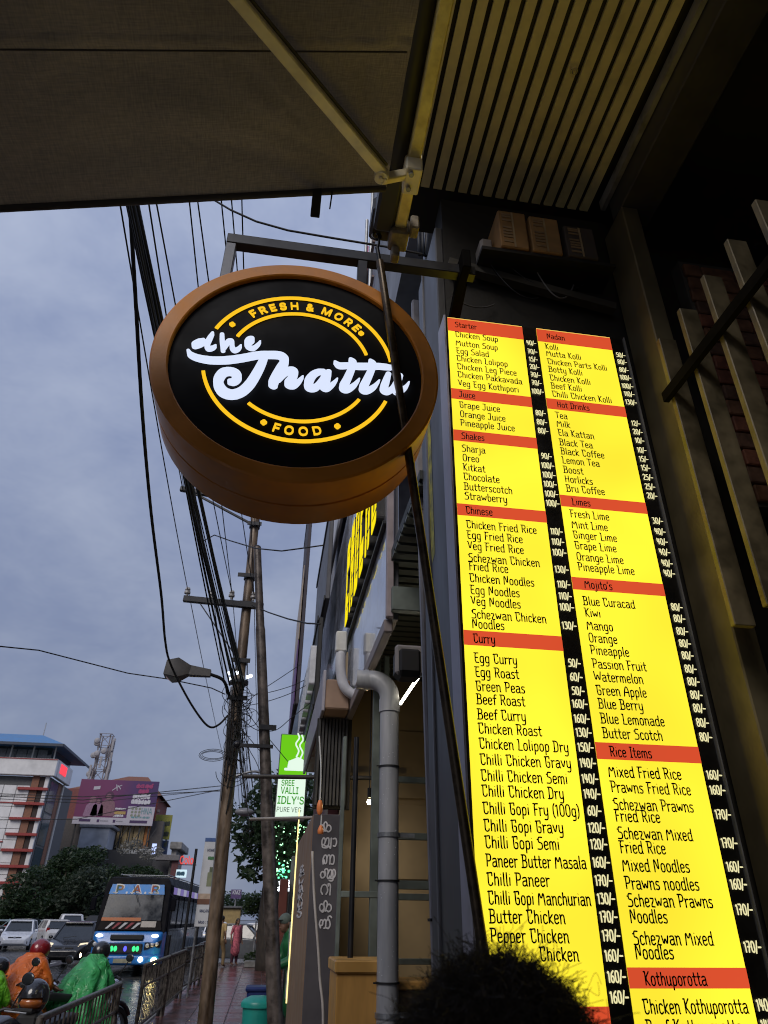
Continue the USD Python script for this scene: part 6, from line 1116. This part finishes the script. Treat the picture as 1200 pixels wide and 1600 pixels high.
# red and buff blocks behind and below it
rb_ = Thing('red_building', 'dull red building with a brown roof behind the purple billboard', 'building', (-20, 106, 0)); red_w = M('wall_red', (.18, .04, .028), .8, scale=1, var=.2); a, b = Q(40, 1410, 104), Q(250, 1232, 104)
rb_.part('wall', box(a[0], b[0], 104, 114, -.1, b[2]-1.0), red_w); rb_.part('upper_wall', box(a[0]+2, Q(128, 1232, 104)[0], 103.2, 104, b[2]-4.5, b[2]-.5), M('wall_red2', (.22, .07, .06), .7))
V = np.array([(a[0], 103.5, b[2]-1), (b[0]+.5, 103.5, b[2]-1), (b[0]+.5, 115, b[2]-1), (a[0], 115, b[2]-1), (Q(190, 1214, 104)[0], 109, b[2]+2.2), (Q(222, 1214, 104)[0], 109, b[2]+2.2)])
rb_.part('roof', trimesh.Trimesh(V, [(0, 1, 5), (0, 5, 4), (1, 2, 5), (2, 3, 4), (2, 4, 5), (3, 0, 4)], process=False), M('roof_brown', (.20, .085, .055), .8))
for k in range(5): x = Q(97+k*6, 1250, 104)[0]; rb_.part('window', box(x, x+.5, 103.95, 104.0, b[2]-4.0, b[2]-2.0), bglass)
for k in range(4): z_ = b[2]-3.0-k*1.9; rb_.part('wall_lamp', cbox(b[0], b[0]+.4, 104.2, 104.6, z_, z_+.35, .03), M('bracket_grey', (.2, .16, .15)))
bfb = Thing('buff_building', 'low building with buff shutters and a white block under the billboard', 'building', (-18, 98, 0))
a, b = Q(178, 1325, 101), Q(236, 1290, 101); bf = M('shutter_buff', (.42, .31, .15), .6, var=.1)
for i in range(6): bfb.part('shutter_panel', box(a[0]+(b[0]-a[0])*i/6+.05, a[0]+(b[0]-a[0])*(i+1)/6-.05, 101, 101.2, a[2], b[2]), bf if i < 5 else M('shutter_orange', (.45, .17, .04)))
bfb.part('wall', box(a[0]-8, b[0]+1.5, 101.3, 103, -.1, b[2]+.6), M('wall_dim', (.10, .09, .085), .8)); a2, b2_ = Q(120, 1325, 96), Q(172, 1294, 96); bfb.part('white_block', cbox(a2[0], b2_[0], 96, 100, a2[2], b2_[2], .05), M('block_white', (.38, .41, .46), .6, scale=.6, var=.2)); bfb.part('white_block_roof', cbox(a2[0]-.2, b2_[0]+.4, 95.8, 100.2, b2_[2]+.01, b2_[2]+.35, .05), M('block_edge', (.2, .21, .23)))
bfb.part('lower_wall', box(a2[0]-2, b[0]+2, 97, 101, -.1, a2[2]-.02), M('wall_grimy', (.06, .06, .06), .8))
for k in range(4): x = Q(194+k*11, 1322, 95)[0]; bfb.part('sign_plate', cbox(x, x+.95, 95, 95.2, Q(200, 1334, 95)[2], Q(200, 1326, 95)[2], .03), M('plate_pale', (.45, .45, .43)))
yb1 = Thing('yellow_billboard', 'yellow green billboard with dark lettering right of the purple one', 'billboard', (-12, 104, 8)); a, b = Q(236, 1332, 104), Q(271, 1275, 104)
yb1.part('board', box(a[0], b[0], 103, 103.3, a[2]+1.5, b[2]), M('board_yellowgreen', (.30, .29, .05), .6, var=.2)); yb1.part('lower_board', box(a[0], b[0], 103, 103.3, a[2]-.4, a[2]+1.4), M('board_blue', (.03, .05, .12), .6)); di2 = M('board_ink', (.04, .05, .03))
for k in range(3): yb1.part('print', flat(script_line(5, (b[0]-a[0])*.8, .5, .08, 50+k), (a[0]+.3, 102.97, b[2]-1.3-k*1.25), FX, FY), di2)
for x in (a[0]+.4, b[0]-.4): yb1.part('leg', beam((x, 103.5, 2), (x, 103.5, b[2]), .2, .2), M('leg_dark', (.04, .04, .04)))
gb = Thing('grey_building', 'weathered grey building with a flat parapet behind the bus', 'building', (-9, 92, 0)); a, b = Q(243, 1395, 92), Q(286, 1316, 92); gw = M('wall_weathered', (.24, .23, .215), .85, scale=.8, var=.5, bump=.2)
gb.part('wall', box(Q(258, 1395, 92)[0], b[0]-.6, 92, 100, -.1, b[2]-.8), gw); gb.part('parapet', cbox(Q(255, 1395, 92)[0], b[0], 91.5, 100, b[2]-.78, b[2], .08), gw); gb.part('balcony', cbox(a[0]-.5, a[0]+2.2, 90.8, 92, Q(240, 1345, 92)[2], Q(240, 1336, 92)[2], .05), M('balcony_grey', (.16, .15, .15)))
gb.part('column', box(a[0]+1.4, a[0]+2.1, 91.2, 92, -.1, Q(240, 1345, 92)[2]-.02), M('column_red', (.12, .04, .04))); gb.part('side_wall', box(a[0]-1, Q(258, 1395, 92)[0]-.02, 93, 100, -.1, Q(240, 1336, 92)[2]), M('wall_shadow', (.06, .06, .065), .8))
c = Q(241, 1326, 91); gb.part('lit_sign', box(c[0]-.25, c[0]+.25, 91-.3, 91-.2, c[2]-.6, c[2]+.5), E('sign_bluewhite', (.5, .6, 1.0), 1.3))
# small lit signs down the street
c = Q(293, 1345, 85); rs = Thing('red_sign', 'small glowing red shop sign above the bus roof', 'sign', tuple(c)); rs.part('lettering', inter('Color', .75, (c[0]-.85, 85, c[2]-.3), FX, FY, True, 1.75, .06), E('sign_red_letters', (1.0, .10, .08), .8)); rs.part('rail', box(c[0]-1.0, c[0]+1.0, 85.08, 85.16, c[2]-.42, c[2]-.34), M('sign_back', (.10, .02, .02)))
c = Q(283, 1365, 70); ws_ = Thing('white_sign', 'small lit white sign box above the bus roof', 'sign', tuple(c)); ws_.part('case', cbox(c[0]-.45, c[0]+.45, 70, 70.3, c[2]-.3, c[2]+.32, .03), E('sign_white_case', (.65, .85, .95), 1.0)); ws_.part('print', flat(script_line(2, .7, .3, .05, 61), (c[0]-.36, 69.98, c[2]-.15), FX, FY), M('sign_ink', (.03, .1, .15)))
for k, (u, v, w, h) in enumerate(((369, 1397, 18, 14), (364, 1425, 14, 8))):
    p, q_ = Q(u-w/2, v+h/2, 60), Q(u+w/2, v-h/2, 60); t = Thing('street_sign', ('purple shop sign lettered KMZ far down the street', 'smaller purple sign below the first one')[k], 'sign', tuple((p+q_)/2)); t.part('board', box(p[0], q_[0], 60, 60.1, p[2], q_[2]), M('sign_purple', (.10, .06, .16), .5)); t.part('lettering', inter('KMZ', (q_[2]-p[2])*.42, (p[0]+.1, 59.99, p[2]+(q_[2]-p[2])*.48), FX, FY, True, (q_[0]-p[0])*.75, .02), M('sign_letter_white', (.6, .6, .65)))
    if k == 0: t.part('post', rod(((p[0]+q_[0])/2, 60.1, -.1), ((p[0]+q_[0])/2, 60.1, p[2]), .06, 8), steel)
c = Q(362, 1412, 58); ks = Thing('kiosk', 'small buff kiosk far down the pavement', 'kiosk', (c[0], 58, 0)); ks.part('body', cbox(c[0]-.7, c[0]+.7, 58, 59.4, -.02, 2.2, .04), M('kiosk_buff', (.35, .25, .10))); ks.part('roof', cbox(c[0]-.9, c[0]+.9, 57.8, 59.6, 2.21, 2.35, .03), M('kiosk_roof', (.1, .1, .1)))
# lattice mast
YM = 112.; mt = Thing('telecom_mast', 'lattice telecom mast crowded with antennas behind the billboard', 'mast', (Q(153, 1217, YM)[0], YM, 0)); c0, c1 = Q(153, 1217, YM), Q(158, 1130, YM); xm = c0[0]; zl, zh = 10., Q(157, 1148, YM)[2]
mm = M('mast_grey', (.20, .17, .17), .6); md = M('antenna_pale', (.34, .33, .34), .5)
cor = [(-.9, -.9), (.9, -.9), (.9, .9), (-.9, .9)]
for x, y in cor: mt.part('mast_leg', beam((xm+x, YM+y, zl), (xm+x*.75, YM+y*.75, zh), .14, .14), mm)
for k in range(9):
    z0 = zl+(zh-zl)*k/9; z1 = zl+(zh-zl)*(k+1)/9; 
    mt.part('lattice', cat([beam((xm+cor[i][0], YM+cor[i][1], z0), (xm+cor[(i+1) % 4][0]*.95, YM+cor[(i+1) % 4][1]*.95, z1), .07, .07) for i in range(4)]+[beam((xm+cor[i][0], YM+cor[i][1], z1), (xm+cor[(i+1) % 4][0], YM+cor[(i+1) % 4][1], z1), .07, .07) for i in range(4)]), mm)
g = np.random.default_rng(4)
for k in range(26):
    z_ = zh-g.uniform(0, 6.0); an = g.uniform(0, 6.28); x, y = xm+1.35*math.cos(an), YM+1.35*math.sin(an)
    if k % 3: mt.part('antenna', cbox(x-.16, x+.16, y-.1, y+.1, z_-.8, z_+.8, .03), md)
    else: mt.part('dish', lathe([(0, 0), (.35, .12), (.45, .3), (.4, .3), (0, .1)], (x, y-.3, z_), 'y', 14), md, 40)
# fence along the far kerb
fn = Thing('white_fence', 'pale blue lattice fence along the far side of the road', 'fence', (-24, 70, 0)); fm = M('fence_paleblue', (.22, .30, .34), .5)
for k in range(22): x = -32+k*1.15; fn.part('fence_post', cbox(x-.07, x+.07, 70, 70.15, -.1, 1.35, .02), fm)
for z_ in (.35, .8, 1.25): fn.part('fence_rail', box(-32, -7.4, 70.03, 70.12, z_-.06, z_+.06), fm)
for k in range(21): x = -32+k*1.15; fn.part('fence_cross', beam((x+.1, 70.02, .38), (x+1.05, 70.02, 1.2), .05, .05), fm)
# trees
for k, (u, Y, h, r, n, sz, lab) in enumerate(((60, 74, 5.6, 3.4, 6500, .19, 'dark bushy tree in front of the white office block'), (97, 76, 7.6, 3.4, 8000, .19, 'tallest dark tree left of the billboard'), (138, 73, 5.4, 3.4, 6500, .18, 'broad dark tree under the white block'), (182, 75, 5.9, 3.0, 6000, .18, 'dark tree behind the bus, under the buff shutters'), (222, 78, 6.2, 2.6, 6000, .18, 'tree with pale blossom right of the buff shutters'), (22, 77, 3.2, 2.4, 3000, .18, 'low dark tree at the foot of the office block'))):
    p = Q(u, 1400, Y); tree(lab, p[0], Y, h, r, n, (lf1, lf2, lf3)[k % 3 if k != 1 else 0], sz, 40+k, -.1, .28, crown_low=.22, ncl=22)
p = Q(222, 1335, 76); g = np.random.default_rng(8); solo('blossom', leaves([(p[0]-1.5+.5*k, 74.5, p[2]+.5*math.sin(k)+.3, .7) for k in range(7)], 700, .14, g), LEAF('leaf_blossom', (.42, .40, .34)), 'pale blossom on the tree right of the buff shutters', 'blossom', kind='stuff')
solo('far_trees', leaves([(-14+1.6*k, 165+3*math.sin(k*2.3), 2.5+2.2*abs(math.sin(k*1.7)), 3.2) for k in range(22)], 9000, .35, g), lf1, 'distant mass of dark trees closing the end of the street', 'trees', kind='stuff')
# the big street tree hung with lights, its bed, and things under it
YT = 30.; p = Q(421, 1460, YT); bt = Thing('street_tree', 'big dark tree with hanging leaves and fairy lights by the shop row', 'tree', (p[0], YT, 0)); bk = M('bark_dark', (.035, .028, .022), .9, scale=8, var=.4, bump=.6); g = np.random.default_rng(12); tx = p[0]
bt.part('trunk', tube(spline([(tx, YT, -.1), (tx-.1, YT, 2), (tx+.1, YT, 4.5), (tx+.3, YT, 6.5)], 5), np.linspace(.42, .22, 16), 10), bk, True); bt.part('trunk', tube(spline([(tx+.75, YT, -.1), (tx+.8, YT, 2.4), (tx+.6, YT, 4.4), (tx+.9, YT, 6.2)], 5), np.linspace(.33, .2, 16), 10), bk, True)
cl = []
for u, v, r in ((385, 1300, .8), (400, 1280, 1.0), (420, 1262, 1.1), (440, 1275, 1.2), (402, 1325, .9), (390, 1345, .5), (425, 1310, 1.3), (445, 1300, 1.2), (462, 1310, 1.2), (440, 1335, 1.1), (460, 1340, 1.1), (372, 1268, .5), (375, 1318, .5), (410, 1243, .7), (430, 1228, .9), (455, 1245, 1.2), (480, 1290, 1.4), (475, 1330, 1.2), (500, 1250, 1.6), (383, 1365, .35), (398, 1368, .4)):
    q_ = Q(u, v, YT+g.uniform(-1.2, 1.2)); cl.append((*q_, r))
for c in cl[::2]: bt.part('branch', tube(spline([(tx+.2, YT, 4.5), ((tx+c[0])/2, YT, (4.6+c[2])/2+.4), c[:3]], 4), np.linspace(.14, .03, 9), 6), bk, True)
bt.part('crown', leaves(cl, 5200, .15, g), lf1, kind='stuff')
for nm, col, st, us, n, lab in (('fairy_lights', (.45, 1.0, .55), 2.6, (428, 478, 1288, 1368), 90, 'green and white fairy lights hung in the street tree'), ('star_lights', (.15, 1.0, .45), 2.4, (433, 452, 1348, 1372), 26, 'green star shaped lights hanging below the street tree'), ('white_lights', (.85, .9, 1.0), 3.0, (428, 462, 1375, 1392), 60, 'cluster of white decoration lights below the green stars')):
    ms = [];
    for k in range(int(n*1.3)): q_ = Q(g.uniform(us[0], us[1]), g.uniform(us[2], us[3]), 29.4+g.uniform(-1.4, .8)); ms.append(ball(q_, g.uniform(.018, .05), 0))
    solo(nm, cat(ms), E(nm+'_glow', col, st), lab, 'lights', kind='stuff')
fb = Thing('flower_bed', 'low kerbed flower bed at the end of the pavement', 'planter', (1.0, 31.5, 0)); p, q_ = Q(383, 1494, 32), Q(425, 1494, 32); fb.part('kerb', cbox(p[0], q_[0]+1.5, 31.5, 32.8, -.01, .22, .03), kerb_mat); fb.part('plants', leaves([(p[0]+.2+.28*k, 32.1, .3+.12*math.sin(k*2), .25) for k in range(10)], 900, .07, g), lf2, kind='stuff')
for k in range(3): fb.part('post', rod((p[0]+.3+.6*k, 32.3, .2), (p[0]+.3+.6*k, 32.3, 1.5), .03, 6), steel)
solo('round_bush', leaves([(Q(396, 1418, 31)[0], 31, 2.05, .42)], 700, .07, g), lf2, 'round green bush in front of the tree trunk', 'bush', kind='stuff')
car('hatchback', 'white car half hidden behind the flower bed', (.75, 44.5, -.116), 1.3, paint('white', (.6, .6, .6)))
# far shop row on our side: dark fronts that close the right of the street
for k, (y0, y1, z1, c, lab) in enumerate(((9.2, 12.4, 3.7, (.06, .058, .055), 'dark shop front right behind the lettered pillar'), (12.6, 17.0, 5.0, (.10, .045, .03), 'reddish shop front behind the worker in green'), (17.2, 24, 6.0, (.16, .17, .17), 'pale grey shop front beside the street tree'), (24.2, 33.5, 5.2, (.07, .07, .075), 'dark shop building at the corner of the side road'), (43, 70, 7.0, (.12, .12, .13), 'long building beyond the side road'))):
    x0 = (.85, 1.0, 1.6, 2.6, 4.4)[k]; t = Thing('shop_building', lab, 'building', (x0+3, (y0+y1)/2, 0)); wm = M(f'shop_wall_{("dark", "reddish", "pale", "corner", "long")[k]}', c, .8, scale=2, var=.3)
    t.part('wall', box(x0, x0+6, y0, y1, -.1, z1), wm)
    for j in range(int((y1-y0)/1.6)): t.part('shutter', cbox(x0-.03, x0-.002, y0+.2+j*1.6, y0+1.5+j*1.6, .1, 2.4, .01), M('shutter_grey', (.10, .10, .10), .5, .3)); 
    t.part('shop_band', cbox(x0-.14, x0-.003, y0+.05, y1-.05, 2.6, 3.3, .01), M(f'band_{k}_look'.replace(str(k), ('a', 'b', 'c', 'd', 'e')[k]), ((.10, .02, .02), (.05, .08, .05), (.20, .17, .10), (.04, .05, .10), (.10, .08, .08))[k], .5))
rcp = Q(441, 1350, 13.6); solo('red_column', cbox(Q(436, 1400, 12.4)[0], Q(443, 1400, 12.4)[0]+.06, 12.3, 12.5, 0, float(at_y(440, 1374, 12.4)[2]), .01), M('column_rust', (.16, .045, .03), .7), 'rusty red column behind the stay pole', 'column')
solo('grey_column', cbox(Q(452, 1400, 12.45)[0], Q(462, 1400, 12.45)[0], 12.5, 12.7, 0, float(at_y(458, 1338, 12.6)[2]), .01), M('column_palegreen', (.22, .24, .22), .7), 'pale grey green column behind the worker in dark green', 'column')
bs_ = at_y(470, 1120, 11.5); solo('blue_sheet', flat(Polygon([(-.02, 0), (.16, .02), (.22, 1.25), (.16, 1.2), (.02, .35)]), (bs_[0]-.12, 11.5, bs_[2]-.4), FX, FY), M('sheet_bluegrey', (.15, .20, .29), .6), 'blue grey sheet hanging from the shop row above the green sign', 'sheet')

# ------------------------------------------------------------------ the person in front of the menu board: dark frizzy head, seen from behind
HD = (.276, .94)
JF = dict(STAND); fp = Thing('person', 'person with thick dark frizzy hair standing in front of the menu board', 'person', (HD[0], HD[1], 0), None, math.pi-.1, local=True)
kf = .926; P = {n: np.array(p, float)*kf for n, p in STAND.items()}
B = [(P['hip'], .125, P['waist'], .115), (P['waist'], .115, P['chest'], .13), (P['chest'], .12, P['neck'], .055), (P['neck'], .05, P['head']-(0, -.01, .08), .05), (P['shl'], .055, P['shr'], .055)]
for s in 'lr': B += [(P['sh'+s], .05, P['el'+s], .04), (P['el'+s], .04, P['wr'+s], .027), (P['hip']+((-.08 if s == 'l' else .08), 0, -.02), .085, P['kn'+s], .058), (P['kn'+s], .056, P['an'+s], .038), (P['an'+s], .038, P['an'+s]+np.array([0, -.13, -.045]), .03)]+hand_bones(P['wr'+s], P['wr'+s]-P['el'+s], 1)
hz0 = P['head']-np.array([0, 0, .06])
fp.part('body', blob(B, .02, 6, head_mesh(hz0, 1.0)), skin, True)
for nm, bones, m_ in shirt(M('cloth_charcoal', (.03, .03, .034), .85))(P, kf): fp.part(nm, blob(bones, .03, 5), m_, True)
g = np.random.default_rng(21); cap_c = hz0+np.array([0, .015, .035])
fp.part('hair', tri(m3.Manifold.sphere(1, 26).scale((.098, .112, .098)).translate(tuple(map(float, cap_c)))), hair_m, True)
N, S = 9000, 7; d = g.normal(size=(N*3, 3)); d /= np.linalg.norm(d, axis=1, keepdims=True); d = d[(d[:, 2] > -.45) & ~((d[:, 1] < -.35) & (d[:, 2] < .45))][:N]; N = len(d)
base = cap_c+d*np.array([.094, .108, .094]); ln = g.uniform(.008, .026, N)*(.35+1.5*meshkit.fbm(d*3.2+7, 3, 2))*(1+.9*(g.random(N) < .08)); side = g.normal(size=(N, 3)); pts = []
for k in range(S):
    f = k/(S-1); pts.append(base+d*(ln*f)[:, None]+side*(.0075*np.sin(f*11+g.uniform(0, 6, N)))[:, None]+np.array([0, 0, -.012])*f*f+side*(.006*f))
pts = np.stack(pts, 1).reshape(-1, 3)
hc_ = UsdGeom.BasisCurves.Define(stage, fp.path+'/hair_strands'); hc_.CreateTypeAttr('linear'); hc_.CreateCurveVertexCountsAttr([S]*N); hc_.CreatePointsAttr([Gf.Vec3f(*map(float, p)) for p in pts]); hc_.CreateWidthsAttr([.00055]*(N*S)); hc_.SetWidthsInterpolation('vertex'); hc_.GetPrim().SetCustomDataByKey('kind', 'stuff')
UsdShade.MaterialBindingAPI.Apply(hc_.GetPrim()).Bind(M('hair_strand_brown', (.03, .022, .014), .5))
